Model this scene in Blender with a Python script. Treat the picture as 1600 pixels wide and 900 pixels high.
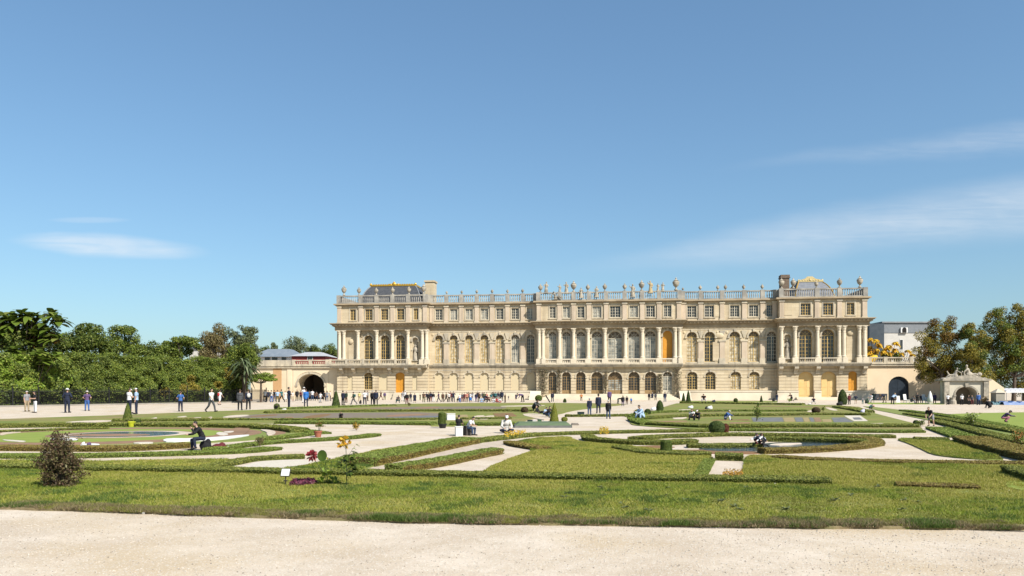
import bpy, bmesh, math, random
import numpy as np
from mathutils import Vector, Matrix
for o in list(bpy.data.objects): bpy.data.objects.remove(o)
S = bpy.context.scene
C = S.collection
R = math.radians
random.seed(7); RNG = np.random.default_rng(7)

# ---------------------------------------------------------------- camera, sky, sun, exposure
F, CH, HZ = 1200.0, 1.7, 609.0          # focal length in 1600-px units, eye height, horizon row
cam = bpy.data.cameras.new('camera'); co = bpy.data.objects.new('camera', cam); C.objects.link(co)
co.location = (0, 0, CH); co.rotation_euler = (R(90), 0, 0)
cam.sensor_width = 36; cam.lens = 36*F/1600; cam.shift_y = (HZ-450)/1600
cam.clip_start = .1; cam.clip_end = 6000
S.camera = co
SUN_EL, SUN_AZ = 43, 41                  # azimuth: degrees to the right of straight behind the camera
W = bpy.data.worlds.new('World'); S.world = W; W.use_nodes = True
nt = W.node_tree; nt.nodes.clear()
def nd(t, **k):
    n = nt.nodes.new(t)
    for a, b in k.items(): setattr(n, a, b)
    return n
def mth(op, a, b=None, c=None, clamp=False):
    n = nd('ShaderNodeMath', operation=op); n.use_clamp = clamp
    for i, v in enumerate((a, b, c)):
        if v is None: continue
        if isinstance(v, (int, float)): n.inputs[i].default_value = v
        else: nt.links.new(v, n.inputs[i])
    return n.outputs[0]
sky = nd('ShaderNodeTexSky', sky_type='NISHITA'); sky.sun_disc = False
sky.sun_elevation = R(SUN_EL); sky.sun_rotation = R(180-SUN_AZ)
sky.air_density = 1.2; sky.dust_density = 1.0; sky.ozone_density = 4.0; sky.altitude = 100
tc = nd('ShaderNodeTexCoord'); sp = nd('ShaderNodeSeparateXYZ'); nt.links.new(tc.outputs['Generated'], sp.inputs[0])
ysafe = mth('MAXIMUM', sp.outputs[1], .05)
ca = mth('DIVIDE', sp.outputs[0], ysafe); cb = mth('DIVIDE', sp.outputs[2], ysafe)
comb = nd('ShaderNodeCombineXYZ'); nt.links.new(ca, comb.inputs[0]); nt.links.new(cb, comb.inputs[1])
def noise(sx, sy, detail, rot=0, dist=.4):
    m = nd('ShaderNodeMapping'); m.inputs['Scale'].default_value = (sx, sy, 1); m.inputs['Rotation'].default_value = (0, 0, rot)
    nt.links.new(comb.outputs[0], m.inputs[0])
    n = nd('ShaderNodeTexNoise'); n.inputs['Scale'].default_value = 1; n.inputs['Detail'].default_value = detail
    n.inputs['Distortion'].default_value = dist; nt.links.new(m.outputs[0], n.inputs['Vector'])
    return n.outputs['Fac']
def ramp(v, a, b):
    n = nd('ShaderNodeMapRange', interpolation_type='SMOOTHSTEP'); n.inputs[1].default_value = a; n.inputs[2].default_value = b
    nt.links.new(v, n.inputs[0]); return n.outputs[0]
wob = mth('MULTIPLY', mth('SUBTRACT', noise(3, 5, 4), .5), .05)
def streak(a0, b0, slope, curve, wa, wb, afade, amax, amount, n):
    da = mth('SUBTRACT', ca, a0)
    line = mth('ADD', mth('MULTIPLY_ADD', da, slope, b0), mth('MULTIPLY', mth('MULTIPLY', da, da), curve))
    off = mth('ABSOLUTE', mth('ADD', mth('SUBTRACT', cb, line), wob))
    wid = mth('MAXIMUM', mth('MULTIPLY_ADD', da, wb, wa), .002)
    core = ramp(mth('DIVIDE', off, wid), 1.0, .0)
    return mth('MULTIPLY', mth('MULTIPLY', core, ramp(ca, afade, amax)), mth('MULTIPLY', n, amount))
n1 = ramp(noise(2.2, 16, 6, .12), .30, .72); n2 = ramp(noise(30, 70, 5, .1), .25, .8)
nn = mth('MULTIPLY_ADD', n2, .25, mth('MULTIPLY', n1, .75))
n4 = ramp(noise(9, 95, 7, .12, 1.2), .3, .75); nn = mth('MULTIPLY_ADD', n4, .3, mth('MULTIPLY', nn, .75)); n3 = mth('MULTIPLY_ADD', nn, .7, .3)
m1 = streak(.06, .155, .125, .02, .016, .072, .03, .44, .56, n3)
m2 = streak(.30, .285, .13, .0, .010, .055, .24, .62, .34, nn)
# small lens cloud low on the left
dx = mth('DIVIDE', mth('SUBTRACT', ca, -.525), .115); 
lens_b = mth('MULTIPLY_ADD', dx, -.006, .1905)
dy = mth('DIVIDE', mth('ADD', mth('SUBTRACT', cb, lens_b), mth('MULTIPLY', wob, .9)), .0145)
rr = mth('ADD', mth('MULTIPLY', dx, dx), mth('MULTIPLY', dy, dy))
m3 = mth('MULTIPLY', ramp(rr, 1.5, .0), mth('MULTIPLY_ADD', nn, .62, .05))
dx4 = mth('DIVIDE', mth('SUBTRACT', ca, -.55), .06); dy4 = mth('DIVIDE', mth('SUBTRACT', cb, .221), .005)
m4 = mth('MULTIPLY', ramp(mth('ADD', mth('MULTIPLY', dx4, dx4), mth('MULTIPLY', dy4, dy4)), 1, 0), .16)
mask = mth('MAXIMUM', mth('MAXIMUM', m1, m2), mth('MAXIMUM', m3, m4), clamp=True)
hs = nd('ShaderNodeHueSaturation'); hs.inputs['Saturation'].default_value = 1.0; hs.inputs['Value'].default_value = 1.0
gm = nd('ShaderNodeGamma'); gm.inputs[1].default_value = .8
nt.links.new(sky.outputs[0], gm.inputs[0]); nt.links.new(gm.outputs[0], hs.inputs['Color'])
tint = nd('ShaderNodeMix', data_type='RGBA', blend_type='MULTIPLY'); tint.inputs[0].default_value = 1
nt.links.new(hs.outputs[0], tint.inputs[6]); tint.inputs[7].default_value = (.85, 1.07, 1.19, 1)
mix = nd('ShaderNodeMix', data_type='RGBA'); nt.links.new(mask, mix.inputs[0])
nt.links.new(tint.outputs[2], mix.inputs[6]); mix.inputs[7].default_value = (5.3, 5.55, 5.8, 1)
bg = nd('ShaderNodeBackground'); bg.inputs[1].default_value = .092
nt.links.new(mix.outputs[2], bg.inputs[0])
wo = nd('ShaderNodeOutputWorld'); nt.links.new(bg.outputs[0], wo.inputs[0])
sl = bpy.data.lights.new('sun', 'SUN'); sl.energy = 5.0; sl.angle = R(.53); sl.color = (1, .945, .86)
so = bpy.data.objects.new('sun', sl); C.objects.link(so); so.rotation_euler = (R(90-SUN_EL), 0, R(SUN_AZ))
S.view_settings.view_transform = 'Standard'; S.view_settings.look = 'None'
S.view_settings.gamma = 1; S.view_settings.use_curve_mapping = False
S.view_settings.exposure = 0.86
S.cycles.use_denoising = True
S.cycles.max_bounces = 6; S.cycles.transparent_max_bounces = 4
S.cycles.sample_clamp_indirect = 4

# ---------------------------------------------------------------- helpers
def G(px, py, z=0.0):                    # a point of the ground plan, read off the photograph
    Y = F*CH/(py-HZ); return Vector(((px-800)/F*Y, Y, z))
def AT(px, Y, z=0.0): return Vector(((px-800)/F*Y, Y, z))
def ZAT(py, Y): return CH+(HZ-py)*Y/F

class MB:
    def __init__(s): s.v = []; s.f = []; s.m = []; s.mi = 0
    def add(s, vs, fs):
        n = len(s.v); s.v.extend(vs)
        for f in fs: s.f.append([i+n for i in f]); s.m.append(s.mi)
    def box(s, x0, x1, y0, y1, z0, z1):
        s.add([(x0,y0,z0),(x1,y0,z0),(x1,y1,z0),(x0,y1,z0),(x0,y0,z1),(x1,y0,z1),(x1,y1,z1),(x0,y1,z1)],
              [(3,2,1,0),(4,5,6,7),(0,1,5,4),(1,2,6,5),(2,3,7,6),(3,0,4,7)])
    def frustum(s, x0,x1,y0,y1,z0, X0,X1,Y0,Y1,z1):
        s.add([(x0,y0,z0),(x1,y0,z0),(x1,y1,z0),(x0,y1,z0),(X0,Y0,z1),(X1,Y0,z1),(X1,Y1,z1),(X0,Y1,z1)],
              [(3,2,1,0),(4,5,6,7),(0,1,5,4),(1,2,6,5),(2,3,7,6),(3,0,4,7)])
    def prism_xz(s, poly, y0, y1):       # polygon in x,z (counter-clockwise seen from -y) pushed along y
        n = len(poly)
        s.add([(x,y0,z) for x,z in poly]+[(x,y1,z) for x,z in poly],
              [list(range(n)), list(range(2*n-1,n-1,-1))]+[(i,i+n,(i+1)%n+n,(i+1)%n) for i in range(n)])
    def prism_yz(s, poly, x0, x1):
        n = len(poly)
        s.add([(x0,y,z) for y,z in poly]+[(x1,y,z) for y,z in poly],
              [list(range(n)), list(range(2*n-1,n-1,-1))]+[(i,i+n,(i+1)%n+n,(i+1)%n) for i in range(n)])
    def prism(s, poly, z0, z1, bottom=False):
        n = len(poly)
        a = sum(poly[i][0]*poly[(i+1)%n][1]-poly[(i+1)%n][0]*poly[i][1] for i in range(n))
        if a < 0: poly = poly[::-1]
        fs = [list(range(n,2*n))]+[(i,(i+1)%n,(i+1)%n+n,i+n) for i in range(n)]
        if bottom: fs.append(list(range(n-1,-1,-1)))
        s.add([(p[0],p[1],z0) for p in poly]+[(p[0],p[1],z1) for p in poly], fs)
    def lathe(s, prof, cx, cy, cz, seg=12, sx=1, sy=1, ph=0):
        vs = []; fs = []; n = len(prof)
        for r, z in prof:
            for k in range(seg):
                a = 2*math.pi*k/seg+ph; vs.append((cx+r*sx*math.cos(a), cy+r*sy*math.sin(a), cz+z))
        for i in range(n-1):
            for k in range(seg):
                a = i*seg+k; b = i*seg+(k+1)%seg; fs.append((a,b,b+seg,a+seg))
        fs.append(list(range(seg-1,-1,-1))); fs.append(list(range((n-1)*seg,n*seg)))
        s.add(vs, fs)
    def tube(s, p, q, r0, r1, seg=8):
        p = Vector(p); q = Vector(q); d = (q-p)
        if d.length < 1e-6: return
        d.normalize(); u = d.orthogonal().normalized(); w = d.cross(u)
        vs = []
        for c, r in ((p,r0),(q,r1)):
            for k in range(seg):
                a = 2*math.pi*k/seg; vs.append(tuple(c+u*(r*math.cos(a))+w*(r*math.sin(a))))
        s.add(vs, [(k,(k+1)%seg,(k+1)%seg+seg,k+seg) for k in range(seg)]+[list(range(seg-1,-1,-1)),list(range(seg,2*seg))])
    def ell(s, c, r, seg=10, rings=6, M=None):
        vs = []; fs = []
        for i in range(rings+1):
            t = math.pi*i/rings
            for k in range(seg):
                a = 2*math.pi*k/seg
                p = Vector((r[0]*math.sin(t)*math.cos(a), r[1]*math.sin(t)*math.sin(a), -r[2]*math.cos(t)))
                if M is not None: p = M @ p
                vs.append((c[0]+p[0], c[1]+p[1], c[2]+p[2]))
        for i in range(rings):
            for k in range(seg):
                a = i*seg+k; b = i*seg+(k+1)%seg; fs.append((a,b,b+seg,a+seg))
        s.add(vs, fs)
    def mesh(s, name, mats, smooth=False):
        me = bpy.data.meshes.new(name); me.from_pydata(s.v, [], s.f)
        for m in (mats if isinstance(mats, (list, tuple)) else [mats]): me.materials.append(m)
        if any(s.m): me.polygons.foreach_set('material_index', s.m)
        if smooth:
            me.polygons.foreach_set('use_smooth', [True]*len(me.polygons))
            try: me.set_sharp_from_angle(angle=R(42))
            except Exception: pass
        me.update(); return me
    def build(s, name, mats, parent=None, smooth=False, loc=None):
        return link(name, s.mesh(name, mats, smooth), parent, loc)
def link(name, me, parent=None, loc=None):
    o = bpy.data.objects.new(name, me); C.objects.link(o)
    if parent is not None: o.parent = parent
    if loc is not None: o.location = loc
    return o
def tag(o, label=None, cat=None, group=None, kind=None):
    if label: o['label'] = label
    if cat: o['category'] = cat
    if group: o['group'] = group
    if kind: o['kind'] = kind
    return o
def empty(name, label, cat, loc=(0,0,0), rz=0, group=None):
    o = bpy.data.objects.new(name, None); C.objects.link(o); o.location = loc; o.rotation_euler = (0,0,rz)
    o.empty_display_size = .3
    return tag(o, label, cat, group)
def centre_origin(o, p):                 # move a mesh's origin to p without moving its shape
    o.data.transform(Matrix.Translation(-Vector(p))); o.location = p; return o
def npmesh(name, V, n, mats, mi=None):   # V: (k*n,3) loose n-gons
    V = np.asarray(V, dtype=np.float32); k = len(V)//n
    me = bpy.data.meshes.new(name); me.vertices.add(len(V)); me.vertices.foreach_set('co', V.ravel())
    me.loops.add(k*n); me.loops.foreach_set('vertex_index', np.arange(k*n, dtype=np.int32))
    me.polygons.add(k); me.polygons.foreach_set('loop_start', np.arange(0, k*n, n, dtype=np.int32))
    try: me.polygons.foreach_set('loop_total', np.full(k, n, dtype=np.int32))
    except Exception: pass
    for m in (mats if isinstance(mats, (list, tuple)) else [mats]): me.materials.append(m)
    if mi is not None: me.polygons.foreach_set('material_index', np.asarray(mi, dtype=np.int32))
    me.update(calc_edges=True); me.validate(); return me
def unit(a): return a/np.maximum(np.linalg.norm(a, axis=1, keepdims=True), 1e-6)
def leaf_quads(P, N, size, aspect=.55, curl=0.0):   # rhombic leaves at P, lying across N
    k = len(P); T = unit(np.cross(N, RNG.normal(size=(k,3)))); B = np.cross(unit(N), T)
    s = np.asarray(size).reshape(-1,1)*np.ones((k,1))
    n = unit(N)
    a = P-T*s*.5-n*s*curl; c = P+T*s*.5-n*s*curl; b = P+B*s*aspect*.5; d = P-B*s*aspect*.5
    return np.stack([a,b,c,d], 1).reshape(-1,3)
def chaikin(P, it=2, closed=True):
    P = [Vector(p) for p in P]
    for _ in range(it):
        Q = []; n = len(P)
        if not closed: Q.append(P[0])
        for i in range(n if closed else n-1):
            a, b = P[i], P[(i+1)%n]; Q += [a*.75+b*.25, a*.25+b*.75]
        if not closed: Q.append(P[-1])
        P = Q
    return P
def inside(poly, X, Y):
    r = np.zeros(len(X), bool); n = len(poly)
    for i in range(n):
        x0,y0 = poly[i][0],poly[i][1]; x1,y1 = poly[(i+1)%n][0],poly[(i+1)%n][1]
        c = ((y0 > Y) != (y1 > Y)) & (X < (x1-x0)*(Y-y0)/((y1-y0) or 1e-9)+x0); r ^= c
    return r

_P = RNG.random((64,64))
def vn(X, Y, sc, ox=0):                  # smooth value noise on the ground, 0..1
    x = X*sc+ox+100; y = Y*sc+ox*1.7+100; i = np.floor(x).astype(int); j = np.floor(y).astype(int); fx = x-i; fy = y-j; fx = fx*fx*(3-2*fx); fy = fy*fy*(3-2*fy)
    g_ = lambda a, b: _P[a % 64, b % 64]
    return (g_(i,j)*(1-fx)+g_(i+1,j)*fx)*(1-fy)+(g_(i,j+1)*(1-fx)+g_(i+1,j+1)*fx)*fy
def fbm(X, Y, sc, ox=0): return (vn(X,Y,sc,ox)*.5+vn(X,Y,sc*2.1,ox+7)*.3+vn(X,Y,sc*4.3,ox+13)*.2)
# ---------------------------------------------------------------- materials
MAT = {}
def newmat(name):
    m = bpy.data.materials.new(name); m.use_nodes = True; t = m.node_tree
    return m, t, t.nodes['Principled BSDF'], t.nodes['Material Output']
ALB = .74                                # every base colour below is scaled by this once
def rgb(c): return (c[0]*ALB, c[1]*ALB, c[2]*ALB, 1)
def mat(name, c1, c2=None, scale=4, rough=.85, bump=0, bscale=30, spec=.3, detail=5, c3=None, scale3=.5, lo=.35, hi=.65, metal=0, bdist=.02, fine=None, course=None, streak=None):
    """noise-mottled surface: c1/c2 at `scale`, optional broad patches of c3, optional bump"""
    if name in MAT: return MAT[name]
    m, t, b, out = newmat(name); L = t.links
    b.inputs['Roughness'].default_value = rough; b.inputs['Specular IOR Level'].default_value = spec
    b.inputs['Metallic'].default_value = metal
    tcn = t.nodes.new('ShaderNodeTexCoord')
    def nz(sc, de=detail):
        n = t.nodes.new('ShaderNodeTexNoise'); n.inputs['Scale'].default_value = sc; n.inputs['Detail'].default_value = de
        L.new(tcn.outputs['Object'], n.inputs['Vector']); return n.outputs['Fac']
    def rp(v, a, z):
        n = t.nodes.new('ShaderNodeMapRange'); n.inputs[1].default_value = a; n.inputs[2].default_value = z; L.new(v, n.inputs[0]); return n.outputs[0]
    def mx(f, a, z):
        n = t.nodes.new('ShaderNodeMix'); n.data_type = 'RGBA'; L.new(f, n.inputs[0])
        for i, q in ((6,a),(7,z)):
            if isinstance(q, tuple): n.inputs[i].default_value = rgb(q)
            else: L.new(q, n.inputs[i])
        return n.outputs[2]
    col = tuple(c1)
    if c2: col = mx(rp(nz(scale), lo, hi), tuple(c1), tuple(c2))
    if c3: col = mx(rp(nz(scale3), .48, .68), col, tuple(c3))
    if fine: col = mx(rp(nz(fine[0], 2), .5, .75), col, tuple(fine[1]))
    if streak:
        mp = t.nodes.new('ShaderNodeMapping'); mp.inputs['Scale'].default_value = (1.6, 1.6, .10); L.new(tcn.outputs['Object'], mp.inputs[0])
        sn = t.nodes.new('ShaderNodeTexNoise'); sn.inputs['Scale'].default_value = 1; sn.inputs['Detail'].default_value = 6; L.new(mp.outputs[0], sn.inputs['Vector'])
        col = mx(rp(sn.outputs['Fac'], .50, .74), col, tuple(streak))
    if course:
        sx = t.nodes.new('ShaderNodeSeparateXYZ'); L.new(tcn.outputs['Object'], sx.inputs[0]); cx_ = t.nodes.new('ShaderNodeCombineXYZ'); L.new(sx.outputs[0], cx_.inputs[0]); L.new(sx.outputs[2], cx_.inputs[1])
        bk = t.nodes.new('ShaderNodeTexBrick'); bk.inputs['Scale'].default_value = 1; bk.inputs['Brick Width'].default_value = 1.25; bk.inputs['Row Height'].default_value = .48; bk.inputs['Mortar Size'].default_value = .016
        bk.inputs['Color1'].default_value = (1,1,1,1); bk.inputs['Color2'].default_value = (.86,.84,.80,1); bk.inputs['Mortar'].default_value = (.74,.70,.64,1); L.new(cx_.outputs[0], bk.inputs['Vector'])
        mm = t.nodes.new('ShaderNodeMix'); mm.data_type = 'RGBA'; mm.blend_type = 'MULTIPLY'; mm.inputs[0].default_value = course; L.new(bk.outputs[0], mm.inputs[7])
        L.new(col, mm.inputs[6]); col = mm.outputs[2]
    if isinstance(col, tuple): b.inputs['Base Color'].default_value = rgb(col)
    else: L.new(col, b.inputs['Base Color'])
    if bump:
        bn = t.nodes.new('ShaderNodeBump'); bn.inputs['Strength'].default_value = bump; bn.inputs['Distance'].default_value = bdist
        L.new(nz(bscale), bn.inputs['Height']); L.new(bn.outputs[0], b.inputs['Normal'])
    MAT[name] = m; return m
def leafmat(name, cols, transl=.3, rough=.55):
    if name in MAT: return MAT[name]
    m, t, b, out = newmat(name); L = t.links
    g = t.nodes.new('ShaderNodeNewGeometry'); r = t.nodes.new('ShaderNodeValToRGB'); L.new(g.outputs['Random Per Island'], r.inputs[0])
    e = r.color_ramp.elements
    while len(e) < len(cols): e.new(.5)
    for i, c in enumerate(cols): e[i].position = i/max(1, len(cols)-1); e[i].color = rgb(c)
    b.inputs['Roughness'].default_value = rough; b.inputs['Specular IOR Level'].default_value = .25
    L.new(r.outputs[0], b.inputs['Base Color'])
    tr = t.nodes.new('ShaderNodeBsdfTranslucent'); mixs = t.nodes.new('ShaderNodeMixShader'); mixs.inputs[0].default_value = transl
    L.new(r.outputs[0], tr.inputs[0]); L.new(b.outputs[0], mixs.inputs[1]); L.new(tr.outputs[0], mixs.inputs[2]); L.new(mixs.outputs[0], out.inputs[0])
    MAT[name] = m; return m
STONE = mat('cream stone', (.63,.525,.355), (.69,.585,.41), .9, .9, .25, 9, c3=(.55,.45,.305), scale3=.22, fine=(14,(.56,.47,.33)), course=.8, streak=(.43,.345,.235))
PIER = mat('pinkish pier stone', (.55,.445,.325), (.61,.50,.38), 1.1, .9, .25, 9, c3=(.49,.39,.28), scale3=.3, streak=(.42,.34,.25))
ENTAB = mat('shade darkened entablature stone', (.38,.295,.19), (.47,.375,.25), .8, .9, .3, 8, c3=(.30,.23,.15), scale3=.35)  # weathered brown, darkened further: shade under the cornice is painted into the colour
TRIM = mat('weathered trim stone', (.50,.435,.32), (.62,.535,.395), 1.3, .9, .3, 12, c3=(.38,.34,.275), scale3=.35, streak=(.30,.265,.21))
GREYST = mat('grey balustrade stone', (.30,.28,.245), (.44,.41,.35), 1.4, .92, .35, 14, c3=(.23,.22,.20), scale3=.5)
COLST = mat('pale column stone', (.62,.54,.405), (.69,.605,.465), 1.6, .85, .2, 10)
STATUE = mat('statue stone', (.30,.27,.21), (.48,.42,.33), 3, .9, .4, 9, c3=(.21,.195,.165), scale3=1.2)
PLINTH = mat('plinth stone', (.68,.60,.455), (.74,.655,.505), .7, .9, .2, 8, c3=(.58,.505,.385), scale3=.3)
# rusticated ground storey: shallow horizontal joints
def rustic():
    m = STONE.copy(); m.name = 'rusticated stone'; t = m.node_tree; L = t.links
    b = t.nodes['Principled BSDF']; tcn = t.nodes.new('ShaderNodeTexCoord'); s = t.nodes.new('ShaderNodeSeparateXYZ'); L.new(tcn.outputs['Object'], s.inputs[0])
    d = t.nodes.new('ShaderNodeMath'); d.operation = 'DIVIDE'; L.new(s.outputs[2], d.inputs[0]); d.inputs[1].default_value = .52
    f = t.nodes.new('ShaderNodeMath'); f.operation = 'FRACT'; L.new(d.outputs[0], f.inputs[0])
    r = t.nodes.new('ShaderNodeMapRange'); r.inputs[1].default_value = .06; r.inputs[2].default_value = .13; L.new(f.outputs[0], r.inputs[0])
    bn = t.nodes.new('ShaderNodeBump'); bn.inputs['Strength'].default_value = 1; bn.inputs['Distance'].default_value = .06
    L.new(r.outputs[0], bn.inputs['Height'])
    old = b.inputs['Normal'].links[0].from_node; L.new(old.outputs[0], bn.inputs['Normal']); L.new(bn.outputs[0], b.inputs['Normal'])
    src = b.inputs['Base Color'].links[0].from_socket
    mxn = t.nodes.new('ShaderNodeMix'); mxn.data_type = 'RGBA'; L.new(r.outputs[0], mxn.inputs[0]); mxn.inputs[6].default_value = (.33,.27,.19,1); L.new(src, mxn.inputs[7])
    L.new(mxn.outputs[2], b.inputs['Base Color'])
    return m
RUST = rustic()
GOLD = mat('gold leaf', (.72,.43,.06), (.62,.36,.05), 6, .38, metal=.55, spec=.5)
SLATE = mat('roof slate', (.055,.060,.070), (.085,.088,.095), 2.2, .8, .4, 18, spec=.15)
LEAD = mat('lead roof', (.20,.21,.22), (.26,.27,.28), 1.2, .6)
YELLOWDOOR = mat('pale yellow door', (.70,.48,.19), (.74,.52,.225), 1.5, .6)
ORANGEDOOR = mat('orange door', (.68,.31,.035), (.62,.28,.03), 1.5, .55)
BLUEDOOR = mat('dark blue door', (.012,.022,.035), (.02,.032,.048), 2, .5)
FRAMEY = mat('gilded window frame', (.52,.35,.11), (.60,.43,.17), 4, .5)
FRAMEB = mat('beige window frame', (.66,.60,.47), (.58,.52,.40), 4, .6)
FRAMEW = mat('brown wood frame', (.26,.17,.075), (.33,.22,.10), 4, .6)
GLASSD = mat('dark window glass', (.018,.020,.022), (.045,.045,.042), 1.6, .12, spec=.6, detail=2)
GLASSM = mat('grey window glass', (.15,.155,.14), (.46,.44,.37), 1.3, .16, spec=.6, detail=2)
GLASSB = mat('glass over cream blind', (.68,.60,.44), (.30,.245,.16), 2.2, .22, spec=.5, detail=2)
GLASSG = mat('glass over yellow blind', (.42,.29,.08), (.30,.20,.06), 1.1, .25, spec=.5, detail=2)
WALLC = mat('cream render', (.72,.60,.42), (.77,.645,.455), .7, .92, .15, 20, c3=(.64,.525,.36), scale3=.25)
WALLO = mat('orange render', (.50,.30,.14), (.54,.33,.165), .8, .92)
WHITEP = mat('white paint', (.74,.73,.70), (.68,.67,.64), 1.5, .7)
IRON = mat('black iron', (.010,.011,.011), (.016,.017,.017), 5, .6)
DARK = mat('dark void', (.012,.010,.008), rough=.9)
GRAVEL_C = (.53,.455,.35)
def gravelmat():
    m, t, b, out = newmat('pale gravel'); L = t.links
    tcn = t.nodes.new('ShaderNodeTexCoord')
    def nz(sc, de, v=None):
        n = t.nodes.new('ShaderNodeTexNoise'); n.inputs['Scale'].default_value = sc; n.inputs['Detail'].default_value = de
        L.new(v or tcn.outputs['Object'], n.inputs['Vector']); return n.outputs['Fac']
    def rp(v, a, z, o0=0, o1=1):
        n = t.nodes.new('ShaderNodeMapRange'); n.inputs[1].default_value = a; n.inputs[2].default_value = z; n.inputs[3].default_value = o0; n.inputs[4].default_value = o1; L.new(v, n.inputs[0]); return n.outputs[0]
    def mx(f, a, z):
        n = t.nodes.new('ShaderNodeMix'); n.data_type = 'RGBA'; L.new(f, n.inputs[0])
        for i, q in ((6,a),(7,z)):
            if isinstance(q, tuple): n.inputs[i].default_value = rgb(q)
            else: L.new(q, n.inputs[i])
        return n.outputs[2]
    vo = t.nodes.new('ShaderNodeTexVoronoi'); vo.inputs['Scale'].default_value = 80; L.new(tcn.outputs['Object'], vo.inputs['Vector'])
    sep = t.nodes.new('ShaderNodeSeparateColor'); L.new(vo.outputs['Color'], sep.inputs[0])
    col = mx(rp(nz(.9, 6), .35, .65), (.535,.44,.335), (.67,.575,.465)); col = mx(rp(nz(3.7, 5), .45, .75, 0, .45), col, (.46,.38,.275))
    col = mx(rp(nz(.33, 6), .50, .68, 0, .85), col, (.53,.415,.265))          # sandy worn patches
    col = mx(rp(sep.outputs[0], .86, 1.0, 0, .5), col, (.36,.31,.25))         # darker pebbles
    col = mx(rp(sep.outputs[1], .82, .95, 0, .8), col, (.72,.68,.60))         # paler pebbles
    col = mx(rp(nz(16, 3), .5, .8, 0, .35), col, (.40,.33,.25))
    L.new(col, b.inputs['Base Color']); b.inputs['Roughness'].default_value = .95; b.inputs['Specular IOR Level'].default_value = .15
    bn = t.nodes.new('ShaderNodeBump'); bn.inputs['Strength'].default_value = .55; bn.inputs['Distance'].default_value = .012
    ad = t.nodes.new('ShaderNodeMath'); ad.operation = 'ADD'; L.new(vo.outputs['Distance'], ad.inputs[0]); L.new(nz(9, 5), ad.inputs[1])
    L.new(ad.outputs[0], bn.inputs['Height']); L.new(bn.outputs[0], b.inputs['Normal'])
    return m
GRAVEL = gravelmat()
PEBBLE = mat('white pebble bed', (.56,.50,.41), (.66,.61,.52), 22, .9, .5, 40, fine=(45,(.42,.36,.28)))
LAWN = mat('mown lawn', (.165,.215,.042), (.225,.255,.060), 1.3, .95, .6, 45, c3=(.27,.255,.09), scale3=.35, fine=(40,(.13,.17,.035)))
LAWNDRY = mat('dry lawn', (.28,.295,.055), (.37,.335,.10), 1.1, .95, .6, 45, c3=(.39,.31,.12), scale3=.4, fine=(38,(.21,.225,.045)))
TURF = mat('patterned parterre turf', (.155,.195,.034), (.235,.235,.05), .55, .95, .6, 30, c3=(.27,.205,.085), scale3=.22, lo=.4, hi=.6, fine=(9,(.12,.14,.028)))
LAWNBR = mat('bright lawn', (.20,.265,.040), (.25,.30,.055), 1.5, .95, .4, 45)
SOIL = mat('brown soil', (.25,.145,.08), (.30,.185,.11), 3, .95, .6, 22, c3=(.21,.13,.08), scale3=.8)
SOILG = mat('grey purple soil', (.17,.135,.105), (.23,.185,.145), 2, .95, .6, 18, c3=(.19,.165,.085), scale3=.4)
SOILR = mat('red brown planting', (.20,.095,.045), (.25,.14,.06), 5, .95, .8, 14, c3=(.15,.15,.05), scale3=1.5)
HEDGEB = mat('hedge core', (.055,.075,.014), (.10,.115,.024), 6, .95, .9, 26, bdist=.05)
HEDGEBR = mat('brown hedge core', (.09,.060,.018), (.12,.085,.025), 6, .95, .9, 26, bdist=.05)
LHEDGE = leafmat('box hedge leaves', [(.10,.125,.018),(.19,.22,.035),(.27,.29,.055),(.32,.30,.085)], .2)
LHEDGEG = leafmat('green hedge leaves', [(.12,.165,.025),(.18,.245,.038),(.24,.305,.055),(.29,.33,.075)], .2)
LHEDGEBR = leafmat('browning hedge leaves', [(.16,.15,.03),(.29,.205,.05),(.33,.25,.07),(.25,.26,.055)], .2)
WATER = mat('pond water', (.05,.07,.085), (.04,.055,.06), 2, .05, .8, 5, spec=1.0, bdist=.06)
# ---------------------------------------------------------------- ground, lawns, beds
def struct(name, o): o.name = name; return tag(o, kind='structure')
g = MB(); g.add([(-3000,-60,0),(3000,-60,0),(3000,5000,0),(-3000,5000,0)], [(0,1,2,3)])
struct('ground', g.build('ground', GRAVEL))
def gp(pts, z=0): return [G(x, y) for x, y in pts]
def sheet(name, pts, m, z0, z1, smooth=2, kind='structure', world=False):
    P = pts if world else gp(pts)
    if smooth: P = chaikin(P, smooth)
    b = MB(); b.prism([(p[0],p[1]) for p in P], z0, z1)
    o = b.build(name, m); tag(o, kind=kind); return P
Z1 = .03
def resample_pts(pts, ds=.22):
    P = gp(pts); out = [P[0]]
    for a, b in zip(P[:-1], P[1:]):
        n = max(1, int((b-a).length/ds)); out += [a.lerp(b, i/n) for i in range(1, n+1)]
    return out
FRONT_EDGE = [(-160,789),(0,795.5),(160,800.5),(320,806),(480,812),(640,817),(800,820),(1000,822.5),(1300,826),(1600,829),(1780,831)]
FH_LINE = [(-160,733),(0,736.5),(160,739.5),(320,743),(480,746),(600,748),(740,751),(880,754.5),(1000,756),(1160,758),(1300,761),(1400,764),(1530,768)]
P0 = sheet('lawn', FRONT_EDGE+[(1780,768),(1640,768)]+[(x,y-3) for x,y in FH_LINE[::-1]], LAWN, 0, .035, 0)
L1 = [(742,752),(760,733),(800,717),(838,703.5),(803,692),(832,686),(862,684),(893,683.5),(895,688),(920,693),(972,696),(1000,700),(1060,706),(1117,711),(1106,744),(1104,757),(1000,755),(880,753)]
_eb = resample_pts(FRONT_EDGE)
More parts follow.
